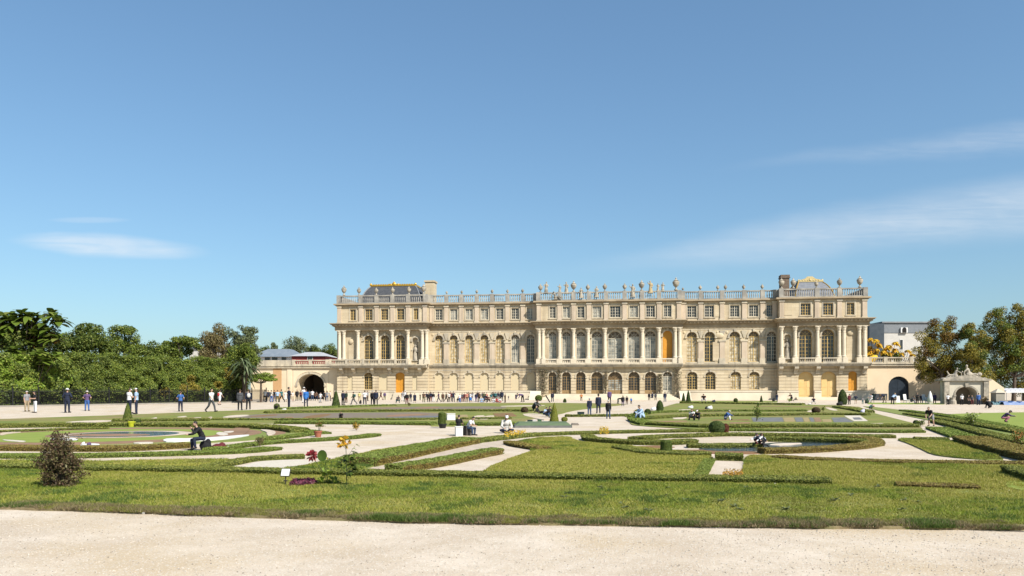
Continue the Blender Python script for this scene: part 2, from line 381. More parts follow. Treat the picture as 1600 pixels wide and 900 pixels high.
sheet('soil', [Vector((p.x,p.y-.02+random.uniform(-.03,.03),0)) for p in _eb]+[Vector((p.x,p.y+.30+random.uniform(-.12,.12),0)) for p in _eb[::-1]], mat('thatch', (.20,.155,.08), (.28,.22,.12), 6, .95, .6, 30, c3=(.17,.17,.06), scale3=1.5), .0, .0385, 0, world=True)
P1 = sheet('lawn', L1, LAWNDRY, 0, Z1, 1)
L2 = [(1157,757),(1161,735),(1165,714),(1200,713),(1260,719),(1400,724),(1600,726),(1780,728),(1780,769),(1640,769),(1530,767),(1400,763),(1300,760)]
P2 = sheet('lawn', L2, LAWNDRY, 0, Z1, 1)
P3 = sheet('lawn', [(1398,686.5),(1440,687),(1487,689),(1510,700),(1580,719.5),(1530,719),(1482,715),(1456,711),(1440,703),(1420,694)], LAWN, 0, Z1, 1)
PG = sheet('lawn', [(-160,725),(0,719.5),(130,722),(200,721),(300,719.5),(372,718.5),(345,730),(330,745),(200,742),(0,738),(-160,736)], LAWNDRY, 0, Z1, 1)
PH = sheet('lawn', [(430,748),(432,735),(488,727),(520,719),(560,711),(600,702),(645,697),(640,712),(600,725),(560,736),(600,749)], LAWN, 0, Z1, 1)
LA = [(-170,661),(0,655.5),(100,652),(200,648.5),(320,643.5),(400,641),(500,636.5),(600,632),(700,630.2),(830,629.6),(960,630.6),(985,632),(925,638),(890,643),(874,648),(842,653),(822,657),(806,664.5),(675,667.5),(672,664),(600,663.3),(500,662.8),(430,662),(330,662),(200,663),(0,669),(-170,675)]
sheet('lawn', LA, TURF, 0, Z1, 1)
LB = [(985,664),(984,658),(1000,652),(1016,645),(1040,635),(1062,629.3),(1200,631.6),(1338,634),(1362,645),(1400,655),(1436,664),(1444,674.5),(1400,675.5),(1300,674.5),(1200,673),(1108,672.5),(1050,669),(1000,666)]
sheet('lawn', LB, TURF, 0, Z1, 1)
sheet('lawn', [(1345,634),(1400,640),(1467,648),(1540,663),(1600,677),(1780,712),(1780,740),(1610,699),(1585,695),(1547,684),(1520,678),(1493,669),(1470,661),(1440,655),(1400,647),(1364,640)], LAWN, 0, Z1, 1)
sheet('lawn', [(1473,648.5),(1500,646.5),(1600,644.5),(1800,643),(1850,690),(1600,674),(1543,662)], LAWNBR, 0, .025, 1)
sheet('lawn', [(1568,757),(1590,755),(1650,758),(1650,772),(1580,770)], LAWNBR, .035, .05, 1)
# far grass strips below the palace
sheet('lawn', [(1062,626.4),(1150,626.4),(1215,626.6),(1215,628.8),(1062,628.6)], LAWN, 0, Z1, 0)
sheet('lawn', [(1356,629.4),(1475,629.8),(1475,632),(1356,631.6)], LAWNBR, 0, Z1, 0)
def patch(pts, m=None, name='gravel_patch', z=.038, smooth=1): sheet(name, pts, m or GRAVEL, .0, z, smooth)
for q in ([(96,661.3),(120,658.8),(172,657),(177,659.6),(135,661.8)], [(225,657.6),(242,653.2),(245,652.6),(246,658)], [(272,653),(290,650.3),(293,652.4)],
          [(290,656),(312,652),(318,655.6),(332,651),(330,656.3)], [(345,653),(362,649.4),(392,648.6),(384,651.5),(356,653.6)], [(1047,655.6),(1060,650.4),(1074,650.2),(1072,655.8)],
          [(1055,643.4),(1063,640.2),(1083,640.4),(1081,643.6)], [(1288,637.2),(1296,637),(1312,642.2),(1299,642)], [(1258,644.2),(1268,641),(1272,644.5)], [(780,634.6),(850,633.4),(852,635),(785,636)],
          [(812,648),(830,646.4),(850,648),(862,656.5),(846,657)], [(735,656),(742,650),(760,649.6),(748,656.5)], [(745,656),(760,650.2),(775,650),(764,656.4)], [(1358,662.8),(1380,662),(1381,663.6),(1360,664)]):
    patch(q)
sheet('soil', [(348,654.6),(372,650.5),(412,647.5),(480,646.3),(560,645.4),(686,644.8),(688,655.2),(600,655.8),(500,655.8),(410,655.6)], SOILG, 0, .036, 1)
sheet('soil', [(556,639.8),(600,636.6),(700,635.4),(790,635.4),(792,639.6),(700,640.2)], SOILG, 0, .036, 1)
for q in ([(382,652.6),(410,649.2),(436,648.4),(428,651)], [(470,655),(482,650),(520,647),(512,651),(490,655)], [(600,652),(612,648.5),(672,647.2),(668,649.2),(620,651.4)], [(440,653.4),(456,651.8),(460,654.6)], [(640,639),(660,636.8),(690,636.6),(680,638.6)]):
    patch(q, SOILR if q[0][0] % 20 else SOIL, 'soil', .041)
patch([(580,655.4),(620,652.6),(686,650),(686,653.6),(640,655.2)], mat('slate chip bed', (.12,.125,.135), (.17,.17,.175), 8, .7), 'soil', .042)
patch([(612,655.9),(560,655.6),(560,654.2),(615,654.6)], PEBBLE, 'gravel_patch', .043)
# panel beds on the right
for x0, x1, m in ((1177,1225,mat('grey stone bed',(.11,.12,.13),(.20,.20,.19),3,.8)), (1226,1243,mat('ochre bed',(.36,.27,.12),(.28,.22,.10),2,.9)), (1244,1256,'grey stone bed'), (1257,1266,'ochre bed'), (1267,1273,'grey stone bed'), (1274,1284,SOIL)):
    patch([(x0,660),(x0-3,653.4),(x1-3,653.2),(x1,659.8)], MAT[m] if isinstance(m, str) else m, 'soil', .04, 0)
patch([(1303,660.6),(1299,653.6),(1320,653.2),(1334,660.4)], MAT['grey stone bed'], 'soil', .04, 0)
patch([(1324,653.8),(1319,650.4),(1344,650),(1356,658.8),(1334,659)], PEBBLE, 'gravel_patch', .04, 0)
patch([(1335,657),(1332,653.4),(1343,653.2),(1348,656.8)], MAT['grey stone bed'], 'soil', .044, 0)
for q, m_ in (([(1078,646.8),(1242,647.2),(1242,648.4),(1078,648)],SOIL),([(1020,659.6),(1072,658.2),(1074,659.4),(1022,661)],SOIL),([(1112,656.6),(1170,656.2),(1170,657.4),(1112,657.8)],SOILR),([(1080,640.2),(1240,640.6),(1240,641.6),(1080,641.2)],SOILR),([(1140,661),(1172,660.8),(1172,662.6),(1140,662.8)],SOIL),
      ([(1284,656),(1298,655.8),(1300,660.4),(1286,660.4)],MAT['ochre bed']),([(1180,635),(1300,636),(1300,636.8),(1180,635.8)],SOIL),([(200,655.8),(330,653.4),(330,654.4),(200,656.8)],SOILR),([(60,663.5),(160,662.6),(160,664.4),(60,665.2)],SOIL),([(700,650),(730,648.6),(732,654),(704,656)],MAT['ochre bed']),([(770,647),(800,645.8),(808,651),(776,653)],SOILR),([(470,641.2),(560,638.8),(640,636.8),(640,637.6),(560,639.8),(470,642.2)],SOIL)):
    patch(q, m_, 'soil', .0405, 0)
# round bed on the left
def disc(name, cx, cy, r, m, z, n=64, sx=1.0): sheet(name, [Vector((cx+r*sx*math.cos(2*math.pi*i/n), cy+r*math.sin(2*math.pi*i/n), 0)) for i in range(n)], m, 0, z, 0, world=True)
BX, BY = -14.9, 28.9
disc('lawn', BX, BY, 6.9, LAWN, .02); disc('soil', BX-.2, BY-.3, 5.5, SOIL, .027); disc('lawn', BX-.2, BY-.4, 4.15, LAWNBR, .034); disc('soil', BX+.3, BY-.1, 2.5, SOIL, .037)
disc('gravel_patch', BX+.5, BY-.1, 2.2, GRAVEL, .040); disc('water', BX+.4, BY-.2, 1.9, WATER, .043); disc('soil', BX+.1, BY-.75, .75, SOIL, .046, sx=2.0)
patch([(320,687),(350,676),(372,668.6),(392,669),(384,680),(360,686)], SOIL, 'soil', .048)
patch([(0,683),(0,678),(18,676.6),(38,676.8),(14,679.4)], GRAVEL, 'gravel_patch', .048); patch([(2,688.6),(20,689.6),(42,691),(36,693),(8,690.6)], PEBBLE, 'gravel_patch', .048)
for q in ([(73,688),(100,685.6),(122,687),(121,690),(90,690.4)], [(253,690),(262,686.6),(300,687),(340,684.6),(390,680.6),(388,682.4),(345,689),(300,690.6),(262,692.6)], [(336,679),(344,676.2),(360,680.4),(346,683.4)], [(348,676.2),(366,674.6),(364,677.6),(352,678.2)], [(208,693.4),(240,692.6),(238,694.4),(210,695)]):
    patch(q, WHITEP if q[0][0] in (73,253) else PEBBLE, 'gravel_patch', .05)
patch([(415,682),(418,674),(430,672),(452,677),(430,681)], SOIL, 'soil', .024); patch([(404,672.6),(420,673),(432,676),(428,681),(416,682),(418,677)], GRAVEL, 'gravel_patch', .052)
# gravel lens by the front hedge, right pool
patch([(370,732.5),(398,722.5),(430,719.6),(470,718.6),(492,720.4),(476,728),(430,733)], PEBBLE, 'gravel_patch', .012)
patch([(1046,703.5),(1095,703),(1190,706.5),(1200,708.6),(1160,710.5),(1060,708)], SOILR, 'soil', .014); patch([(930,700.4),(990,697.6),(1040,696.4),(1060,700),(1000,704)], SOILR, 'soil', .012)
patch([(990,690.6),(1000,684.6),(1018,683.4),(1016,688.6)], SOIL, 'soil', .012)
sheet('water', [(1086,701),(1130,699.6),(1190,697),(1196,692.6),(1262,691),(1338,693),(1306,697.4),(1226,700.8),(1192,706),(1110,705.6)], WATER, 0, .02, 1)
patch([(1198,696.5),(1215,693.5),(1262,693),(1224,698)], GRAVEL, 'gravel_patch', .026)
patch([(560,737.6),(600,726.5),(650,715),(700,704),(750,693),(795,687),(800,692),(780,700),(740,703),(690,718),(640,734),(612,740)], mat('raked pinkish gravel', (.47,.39,.30), (.55,.47,.375), 3, .95, .7, 30, fine=(26,(.36,.29,.22))), 'gravel_patch', .01)
FLOW = mat('yellow blossom', (.62,.36,.02), (.50,.30,.02), 8, .7)

# ---------------------------------------------------------------- low box hedges
def resample(P, ds):
    out = [P[0].copy()]
    for a, b in zip(P[:-1], P[1:]):
        L = (b-a).length; n = max(1, int(round(L/ds)))
        for i in range(1, n+1): out.append(a.lerp(b, i/n))
    return out
def hedge(label, pts, w, h, look='g', smooth=2, dens=1.0, group='low box hedges of the parterre', side=1, shagg=1.0):
    """pts: foot of the hedge's near face; the hedge runs w metres back from it"""
    h *= 1.0 if look == 's' else (.62 if h < .165 or w > .45 else .8)
    P = gp(pts)
    if smooth: P = chaikin(P, smooth, False)
    ym = sum(p.y for p in P)/len(P)
    P = resample(P, max(.12, ym*.008))
    n = len(P); rows = []; ins = min(.05, .32*h)
    prof = [(ins,0),(ins*.8,h*.4),(0,h*.84),(.02,h*.97),(w*.35,h*1.03),(w*.65,h*1.03),(w*.92,h),(w,h*.7),(w,0)]
    amp = min(.016, .08*h)*shagg
    nrm = []
    for i in range(n):
        t = (P[min(i+1,n-1)]-P[max(i-1,0)]); t.z = 0; t.normalize(); q = Vector((-t.y, t.x, 0))*side
        nrm.append(q)
        rows.append([P[i]+q*a+Vector((0,0,z))+Vector((random.uniform(-amp,amp),random.uniform(-amp,amp),random.uniform(-amp,amp) if z > 0 else 0)) for a, z in prof])
    k = len(prof); b = MB()
    fs = []
    for i in range(n-1):
        for j in range(k-1): 
            f = (i*k+j, (i+1)*k+j, (i+1)*k+j+1, i*k+j+1); fs.append(f if side > 0 else f[::-1])
    fs.append(list(range(k))[::-1 if side < 0 else 1]); fs.append([(n-1)*k+j for j in range(k)][::-1 if side > 0 else 1])
    V = [tuple(p) for r in rows for p in r]
    # leaves over the surface
    A = np.array(V).reshape(n, k, 3)
    s = max(.026, ym*.0016)
    area = sum((P[i+1]-P[i]).length for i in range(n-1))*(w+2*h)
    cnt = int(min(60000, 1.5*dens*area/(s*s*.55)))
    ii = RNG.integers(0, n-1, cnt); 
    wts = np.array([math.hypot(prof[j+1][0]-prof[j][0], prof[j+1][1]-prof[j][1]) for j in range(k-1)])
    jj = RNG.choice(k-1, cnt, p=wts/wts.sum()); u = RNG.random((cnt,1)); v = RNG.random((cnt,1))
    p = (A[ii,jj]*(1-u)+A[ii+1,jj]*u)*(1-v)+(A[ii,jj+1]*(1-u)+A[ii+1,jj+1]*u)*v
    e1 = A[ii+1,jj]-A[ii,jj]; e2 = A[ii,jj+1]-A[ii,jj]; N = unit(np.cross(e1, e2))*side
    # the two ends
    ne = int(1.5*dens*w*h/(s*s*.55))+4
    for e, sg in ((0,-1),(n-1,1)):
        tv = np.array(tuple((P[min(e+1,n-1)]-P[max(e-1,0)]).normalized()))*sg; nv = np.array(tuple(nrm[e])); q_ = np.array(tuple(P[e]))+np.outer(RNG.random(ne)*w,nv)+np.outer(RNG.random(ne)*h,[0,0,1])
        p = np.vstack([p,q_]); N = np.vstack([N,np.tile(tv,(ne,1))]); jj = np.concatenate([jj,np.full(ne,3)])
    cnt = len(p)
    p = p+N*RNG.random((cnt,1))*s*.35*shagg; NN = unit(N+RNG.normal(size=(cnt,3))*.75+np.array([0,0,.35]))
    q = leaf_quads(p, NN, s*RNG.uniform(.7,1.4,(cnt,1)), .6)
    nb = len(V); V2 = np.vstack([np.array(V), q])
    faces = fs+[(nb+4*i,nb+4*i+1,nb+4*i+2,nb+4*i+3) for i in range(cnt)]
    me = bpy.data.meshes.new('box_hedge'); me.from_pydata(V2.tolist(), [], faces)
    core, lv = {'s':(HEDGEBR,LHEDGEG),'g':(HEDGEB,LHEDGE),'b':(HEDGEBR,LHEDGEBR),'e':(HEDGEB,LHEDGEG)}[look]
    me.materials.append(core); me.materials.append(lv)
    me.materials.append(LHEDGEBR); me.polygons.foreach_set('material_index', [0]*len(fs)+((jj <= 1)*(look == 's')+1).astype(int).tolist()); me.update()
    o = link('box_hedge', me); mid = P[n//2].copy(); centre_origin(o, mid)
    return tag(o, label, 'hedge', group)
HED = [
 ('long leafy green hedge bordering the front lawn', FH_LINE[:-2], .42, .17, 'g'),
 ('browning end stretch of the front hedge, beside the short turf at right', [(1402,764),(1450,766),(1532,768.5)], .34, .15, 'b'),
 ('short dark hedge above the bright turf corner at the far right', [(1563,741),(1585,750),(1640,768)], .35, .22, 'g'),
 ('wide green bank hedge with brown face along the rutted pinkish path', [(592,729.5),(650,716.5),(700,704.5),(752,693)], 1.0, .19, 's'),
 ('low hedge continuing past two visitors to the centre plaza edge', [(754,692),(800,686.5),(840,682),(900,679.5),(1000,677),(1110,675.5)], .8, .14, 'g'),
 ('tongue shaped hedge between the two narrow paths', [(630,740),(700,729),(760,715.5),(788,710)], .48, .16, 's'),
 ('small curved dark hedge at the left tip of the dry round lawn', [(786,694.5),(800,698.5),(838,704.5)], .5, .16, 'b'),
 ('curved hedge arm starting the oval pool bed on its left', [(907,686),(912,690),(930,692),(975,695.5),(1040,696.5),(1092,694)], .5, .22, 'g'),
 ('scalloped hedge edging the dry lawn below the oval pool', [(955,702),(975,707),(1000,711.5),(1060,714.5),(1112,713.5)], .5, .17, 'g'),
 ('short dark hedge across the head of the square gravel strip', [(1118,720),(1161,721)], .45, .2, 'g'),
 ('low turf edge on the left of the square gravel strip', [(1105,746),(1118,720)], .28, .08, 'e'),
 ('hedge with brownish face along the near rim of the oval pool', [(1196,710),(1260,709),(1320,705),(1362,701.5),(1382,697)], .42, .18, 'b'),
 ('brown rounded hedge tip at the right end of the oval pool', [(1383,696.5),(1379,691.5),(1362,688),(1344,686.5)], .5, .2, 'b'),
 ('hedge with dark face behind the oval pool', [(1196,690.5),(1240,691),(1300,692.5),(1345,695)], .45, .2, 'g'),
 ('olive hedge in front of two visitors bending over the pool', [(1076,700.5),(1130,701),(1192,699.5)], .55, .18, 'g'),
 ('thin hedge along the long gravel walk behind the pool', [(1010,688.5),(1040,685),(1090,684),(1140,681.5),(1250,683),(1340,685),(1400,685)], .7, .16, 'g'),
 ('long brown faced hedge between the dry lawn and the gravel at right', [(1205,718.5),(1260,722.5),(1330,725),(1420,727.5),(1600,729.5),(1760,731)], .45, .15, 'b'),
 ('brown topped diagonal hedge beside the green lawn triangle at right', [(1488,690),(1510,698),(1540,707),(1575,716),(1640,730)], 1.1, .3, 'b'),
 ('short green hedge atop the green lawn triangle', [(1432,688.5),(1450,688.8),(1484,689)], .5, .14, 'g'),
 ('green hedge running down the left of the diagonal gravel path', [(1446,670),(1462,676),(1484,684)], .9, .14, 'e'),
 ('dark faced diagonal hedge along the right of the gravel path', [(1452,660),(1493,670),(1520,679),(1547,685.5),(1590,697),(1660,716)], .6, .22, 'g'),
 ('second diagonal hedge one strip farther right than the path', [(1410,648),(1440,653),(1464,656),(1507,664),(1560,674),(1605,682)], .6, .2, 'g'),
 ('outermost diagonal hedge bordering the bright lawn at right', [(1404,642.5),(1467,650),(1540,665),(1600,679.5),(1700,700)], .7, .18, 'e'),
 ('long dark faced hedge in front of the panel beds', [(1000,664.5),(1060,668),(1110,670),(1200,669.5),(1300,669),(1380,669),(1437,669)], .9, .24, 'g'),
 ('green outer edging hedge along the long gravel walk', [(1105,674),(1200,674.5),(1300,676),(1400,677),(1447,676.5)], .7, .14, 'e'),
 ('hedge behind the panel beds and the sitting visitors', [(1008,656.5),(1060,653),(1130,651),(1200,651),(1300,648.8),(1352,650)], .9, .22, 'g'),
 ('farther hedge row near the airy sapling', [(1000,652),(1020,646),(1060,645),(1130,643.4),(1200,643.6),(1262,643.4)], .9, .2, 'e'),
 ('thin dark hedge line closest to the palace plinth', [(1062,630.6),(1130,631.2),(1212,632.6),(1252,633.2)], 1.0, .26, 'g'),
 ('curved hedge around the woman sitting by the plaza', [(980,656),(986,661),(1000,665)], .8, .24, 'e'),
 ('short dark diagonal hedge left of the sitting man in teal', [(1300,637),(1320,640),(1346,645)], .9, .26, 'g'),
 ('front strip hedge beside the gravel plaza, right of the planted column', [(702,665.5),(760,665.8),(806,665.2)], .8, .2, 'e'),
 ('front strip hedge left of the planted column', [(428,662.8),(520,663.2),(600,664),(672,665)], .9, .2, 'e'),
 ('olive hedge line behind the grey soil bed', [(420,646.6),(500,644.8),(600,643.8),(700,643.2),(830,643.6)], .9, .24, 'g'),
 ('olive hedge line in front of the grey soil bed', [(330,657.2),(410,657.4),(500,657.4),(600,657.2),(690,656.6),(800,655)], .7, .16, 'g'),
 ('far edging hedge on the left half of the parterre', [(440,640),(500,638),(560,635.8),(620,634.2)], .8, .2, 'e'),
 ('dark hedge arc behind the round bed', [(-120,672.5),(0,669),(90,668),(170,667.6),(230,667.6),(300,668.2),(360,669.4),(400,671),(430,673.4),(453,677)], .8, .28, 'g'),
 ('thin hedge between two pale gravel slivers at the far left', [(-120,680),(0,676.6),(60,674.8),(112,672.6),(170,671.4)], .5, .14, 'g'),
 ('short dark hedge behind the small cone topiary at left', [(174,659.6),(215,659.8),(270,659.2),(326,658.6)], .7, .22, 'g'),
 ('hedge along the near rim of the round bed', [(-120,705),(0,705),(80,706),(150,706.6),(210,705.4),(260,703),(300,700)], .55, .22, 'b'),
 ('green tongue hedge behind the person in black', [(345,706),(417,694.5),(500,690.5),(575,685),(596,681.5)], .55, .14, 'e'),
 ('narrow curved hedge behind the terracotta pot', [(418,688.5),(460,685),(494,680)], .5, .14, 'e'),
 ('wide low hedge in front of the person in black', [(-120,718),(0,717),(100,717),(200,715),(300,712.4),(400,708.4),(442,703.4)], .75, .13, 'e'),
 ('bushy olive hedge around the white pebble lens', [(330,737),(350,730.5),(372,727.5),(400,720.8),(440,718.6),(476,717.4)], .4, .15, 'g'),
 ('thin lighter hedge at the rim right of the round bed', [(440,672),(470,675.5),(494,679)], .6, .12, 'e'),
 ('dark clipped hedge across the centre plaza', [(884,651.6),(930,651.6),(986,650.6)], .5, .2, 'g'),
]
for hrow in HED: hedge(*hrow)
def blossoms(label, pts, h, m, n, s, cat='flower bed', name='flower_bed'):
    P = gp(pts); xs = [p.x for p in P]; ys = [p.y for p in P]
    X = RNG.uniform(min(xs), max(xs), n*4); Y = RNG.uniform(min(ys), max(ys), n*4); k = inside(P, X, Y); X = X[k][:n]; Y = Y[k][:n]
    p = np.stack([X, Y, RNG.uniform(.03, h, len(X))], 1); N = unit(RNG.normal(size=(len(X),3))*.7+np.array([0,-.2,.8]))
    o = link(name, npmesh(name, leaf_quads(p, N, s*RNG.uniform(.7,1.3,(len(X),1)), .8), 4, m)); c = sum(P, Vector())/len(P); centre_origin(o, c)
    return tag(o, label, cat)
YB = leafmat('yellow blossoms', [(.62,.36,.02),(.70,.46,.03),(.35,.30,.03),(.55,.25,.015)], .2)
blossoms('yellow flower patch on the hedge right of the two seated friends', [(785,688),(790,681),(825,678.5),(808,686)], .2, YB, 500, .05)
blossoms('small yellow flower patch at the hedge before the centre plaza', [(936,680),(938,675),(950,675),(952,680)], .24, YB, 300, .05)
blossoms('ochre flower patch on the front hedge below the square gravel strip', [(1128,756),(1130,748),(1160,748),(1162,756)], .2, leafmat('ochre blossoms', [(.42,.20,.03),(.50,.27,.03),(.24,.18,.03)], .2), 700, .03)
blossoms('low purple ground flowers behind the white placard', [(452,762),(458,755),(490,753),(496,760),(470,763)], .09, leafmat('purple leaves', [(.09,.02,.035),(.16,.03,.06),(.05,.015,.02),(.22,.06,.10)], .15), 900, .04)
# ---------------------------------------------------------------- the palace
PL = Vector((-31.2, 137, 0)); PR = Vector((58.3, 126, 0)); EV = (PR-PL).normalized(); PLEN = (PR-PL).length
PROT = math.atan2(EV.y, EV.x); NV = Vector((EV.y, -EV.x, 0))      # NV: out of the facade, towards the garden
def U(px, y=0.0):                       # facade coordinate of an image column, on the plane set back by y
    k = (px-800)/F; o = PL-NV*y
    return (k*o.y-o.x)/(EV.x-k*EV.y)
def PW(u, y=0, z=0): return PL+EV*u-NV*y+Vector((0,0,z))
palace = empty('palace', 'long three storey cream stone palace with balustrade, statues and arched windows', 'palace', PL, PROT)
def part(name, mb, m, parent=palace, smooth=False): return mb.build(name, m, parent, smooth)
YW = 1.35                               # wings stand back behind pavilions and centre
uA, uB, uC, uD, uE, uF = 0.0, U(668), U(838), U(1065), U(1217), PLEN
BL = [(uA,uB,0.0),(uB,uC,YW),(uC,uD,0.0),(uD,uE,YW),(uE,uF,0.0)]
def arc(cx, zs, r, n=12, rz=None): rz = rz or r; return [(cx+r*math.cos(math.pi*(1-i/n)), zs+rz*math.sin(math.pi*i/n)) for i in range(n+1)]
def islands(mb):
    n = len(mb.v); par = list(range(n))
    def find(i):
        while par[i] != i: par[i] = par[par[i]]; i = par[i]
        return i
    for f in mb.f:
        r = find(f[0])
        for i in f[1:]: par[find(i)] = r
    out = {}
    for f in mb.f: out.setdefault(find(f[0]), []).append(f)
    for fs in out.values():
        ids = sorted({i for f in fs for i in f}); mp = {k: j for j, k in enumerate(ids)}; m = MB(); m.add([mb.v[i] for i in ids], [[mp[i] for i in f] for f in fs]); yield m
def parts_of(name, mb, m, smooth=False):
    for q in islands(mb): part(name, q, m, palace, smooth)
def storey(mb, x0, x1, z0, z1, y, ops, depth=.6, ends=True):
    ops = sorted(ops); xs = x0
    def q(a, b, c, d): mb.add([a,b,c,d], [(0,1,2,3)])
    def fr(xa, xb, za, zb):
        if xb-xa > 1e-4 and zb-za > 1e-4: q((xa,y,za),(xb,y,za),(xb,y,zb),(xa,y,zb))
    for cx, w, zb, zt, ar in ops:
        a, b = cx-w/2, cx+w/2
        fr(xs, a, z0, z1); fr(a, b, z0, zb)
        if ar:
            rz = min(w/2, (zt-zb)*.45)*(ar if ar is not True else 1); zs = zt-rz; A = arc(cx, zs, w/2, 12, rz)
            for p, r in zip(A[:-1], A[1:]): q((p[0],y,p[1]),(r[0],y,r[1]),(r[0],y,z1),(p[0],y,z1))
        else: zs = zt; A = [(a,zt),(b,zt)]; fr(a, b, zt, z1)
        edge = [(a,zb)]+A+[(b,zb)]
        for p, r in zip(edge, edge[1:]+edge[:1]):
            if abs(p[0]-r[0])+abs(p[1]-r[1]) > 1e-5: q((p[0],y,p[1]),(p[0],y+depth,p[1]),(r[0],y+depth,r[1]),(r[0],y,r[1]))
        xs = b
    fr(xs, x1, z0, z1)
    if ends:
        q((x0,y+depth,z0),(x0,y,z0),(x0,y,z1),(x0,y+depth,z1)); q((x1,y,z0),(x1,y+depth,z0),(x1,y+depth,z1),(x1,y,z1))
def archivolt(mb, cx, w, zb, zt, y, t=.27, proud=.15, ar=True, key=True, legs=False):
    rz = min(w/2, (zt-zb)*.45)*(ar if ar is not True else 1); zs = zt-rz
    I = arc(cx, zs, w/2+.01, 12, rz+.01); O = arc(cx, zs, w/2+t, 12, rz+t)
    for i in range(12):
        a, b, c, d = I[i], I[i+1], O[i+1], O[i]
        mb.add([(a[0],y-proud,a[1]),(b[0],y-proud,b[1]),(c[0],y-proud,c[1]),(d[0],y-proud,d[1]),(c[0],y+.02,c[1]),(d[0],y+.02,d[1]),(a[0],y+.1,a[1]),(b[0],y+.1,b[1])],
               [(0,1,2,3),(3,2,4,5),(1,0,6,7)])
    for s in (-1, 1): mb.box(cx+s*(w/2+t*.55)-t*.75, cx+s*(w/2+t*.55)+t*.75, y-proud-.05, y+.02, zs-.22, zs-.02)
    if key: mb.frustum(cx-.13,cx+.13,y-proud-.12,y+.01,zt-.05, cx-.2,cx+.2,y-proud-.16,y+.01,zt+.42)
def window(cx, w, zb, zt, y, ar, fm, gm, cols=4, rows=6, transom=True, door=False):
    """a part 'window' (frame and bars) with its pane as sub-part"""
    mb = MB(); t = .065; a, b = cx-w/2, cx+w/2
    rz = (min(w/2, (zt-zb)*.45)*(ar if ar is not True else 1)) if ar else 0; zs = zt-rz
    yf = y
    mb.box(a, a+t, yf, yf+.1, zb, zs); mb.box(b-t, b, yf, yf+.1, zb, zs); mb.box(a+t, b-t, yf, yf+.1, zb, zb+t*1.3)
    mb.box(cx-.05, cx+.05, yf-.02, yf+.1, zb+t*1.3, zs)
    if transom or not ar: mb.box(a+t, b-t, yf-.01, yf+.1, zs-t*1.2, zs)
    bt = .022
    for i in range(1, cols):
        if abs(i-cols/2) < .01: continue
        x = a+w*i/cols; mb.box(x-bt, x+bt, yf+.02, yf+.09, zb+t*1.3, zs-t*1.2)
    lowp = .55 if door else 0
    for i in range(1, rows):
        z = zb+lowp+(zs-zb-lowp)*i/rows; mb.box(a+t, b-t, yf+.025, yf+.085, z-bt, z+bt)
    if door: mb.box(a+t, b-t, yf+.012, yf+.088, zb+t*1.3, zb+lowp+.1)
    if ar:
        I = arc(cx, zs, w/2-t, 10, rz-t); O = arc(cx, zs, w/2, 10, rz)
        for i in range(10):
            p, q, r, s = I[i], I[i+1], O[i+1], O[i]
            mb.add([(p[0],yf,p[1]),(q[0],yf,q[1]),(r[0],yf,r[1]),(s[0],yf,s[1])], [(0,1,2,3)])
        for k in (1,2,3): 
            an = math.pi*k/4; mb.tube((cx,yf+.05,zs),(cx+(w/2-t)*math.cos(an),yf+.05,zs+(rz-t)*math.sin(an)),.03,.03,4)
        H = arc(cx, zs, (w/2-t)*.5, 8, (rz-t)*.5)
        for p, q in zip(H[:-1], H[1:]): mb.tube((p[0],yf+.05,p[1]),(q[0],yf+.05,q[1]),.025,.025,4)
    o = part('window', mb, fm)
    g = MB(); poly = [(a,zb),(b,zb)]+([(x,z) for x,z in arc(cx,zs,w/2,10,rz)][::-1] if ar else [(b,zt),(a,zt)])
    if ar: poly = [(a,zb),(b,zb)]+arc(cx,zs,w/2,10,rz)[::-1]
    if ar:
        g.prism_xz([(a,zb),(b,zb),(b,zs),(a,zs)], yf+.07, yf+.12); part('pane', g, gm, o)
        g = MB(); g.prism_xz([(b,zs),(a,zs)][::-1]+arc(cx,zs,w/2,10,rz)[-2:0:-1], yf+.07, yf+.12); part('fanlight', g, GLASSF, o)
    else: g.prism_xz(poly, yf+.07, yf+.12); part('pane', g, gm, o)
    return o
def blind(cx, w, zb, zt, y, ar, m, name='blind_panel', leaf=False):
    g = MB(); a, b = cx-w/2, cx+w/2
    rz = (min(w/2, (zt-zb)*.45)*(ar if ar is not True else 1)) if ar else 0; zs = zt-rz
    poly = [(a,zb),(b,zb)]+(arc(cx,zs,w/2,12,rz)[::-1] if ar else [(b,zt),(a,zt)])
    g.prism_xz(poly, y, y+.1)
    if leaf:
        g.box(cx-.03, cx+.03, y-.03, y+.01, zb, zs+rz*.9)
        for s in (-1,1):
            for za, zc in ((zb+.25, zb+(zs-zb)*.42), (zb+(zs-zb)*.5, zs-.1)):
                g.box(cx+s*w*.25-w*.17, cx+s*w*.25+w*.17, y-.025, y+.01, za, zc)
    part(name, g, m)
GLASSF = mat('brown fanlight glass', (.10,.065,.03), (.15,.10,.05), 3, .25, spec=.4)
pxw = lambda px, y=0: F/ (PW(U(px,y), y).y) # pixels per metre at that column
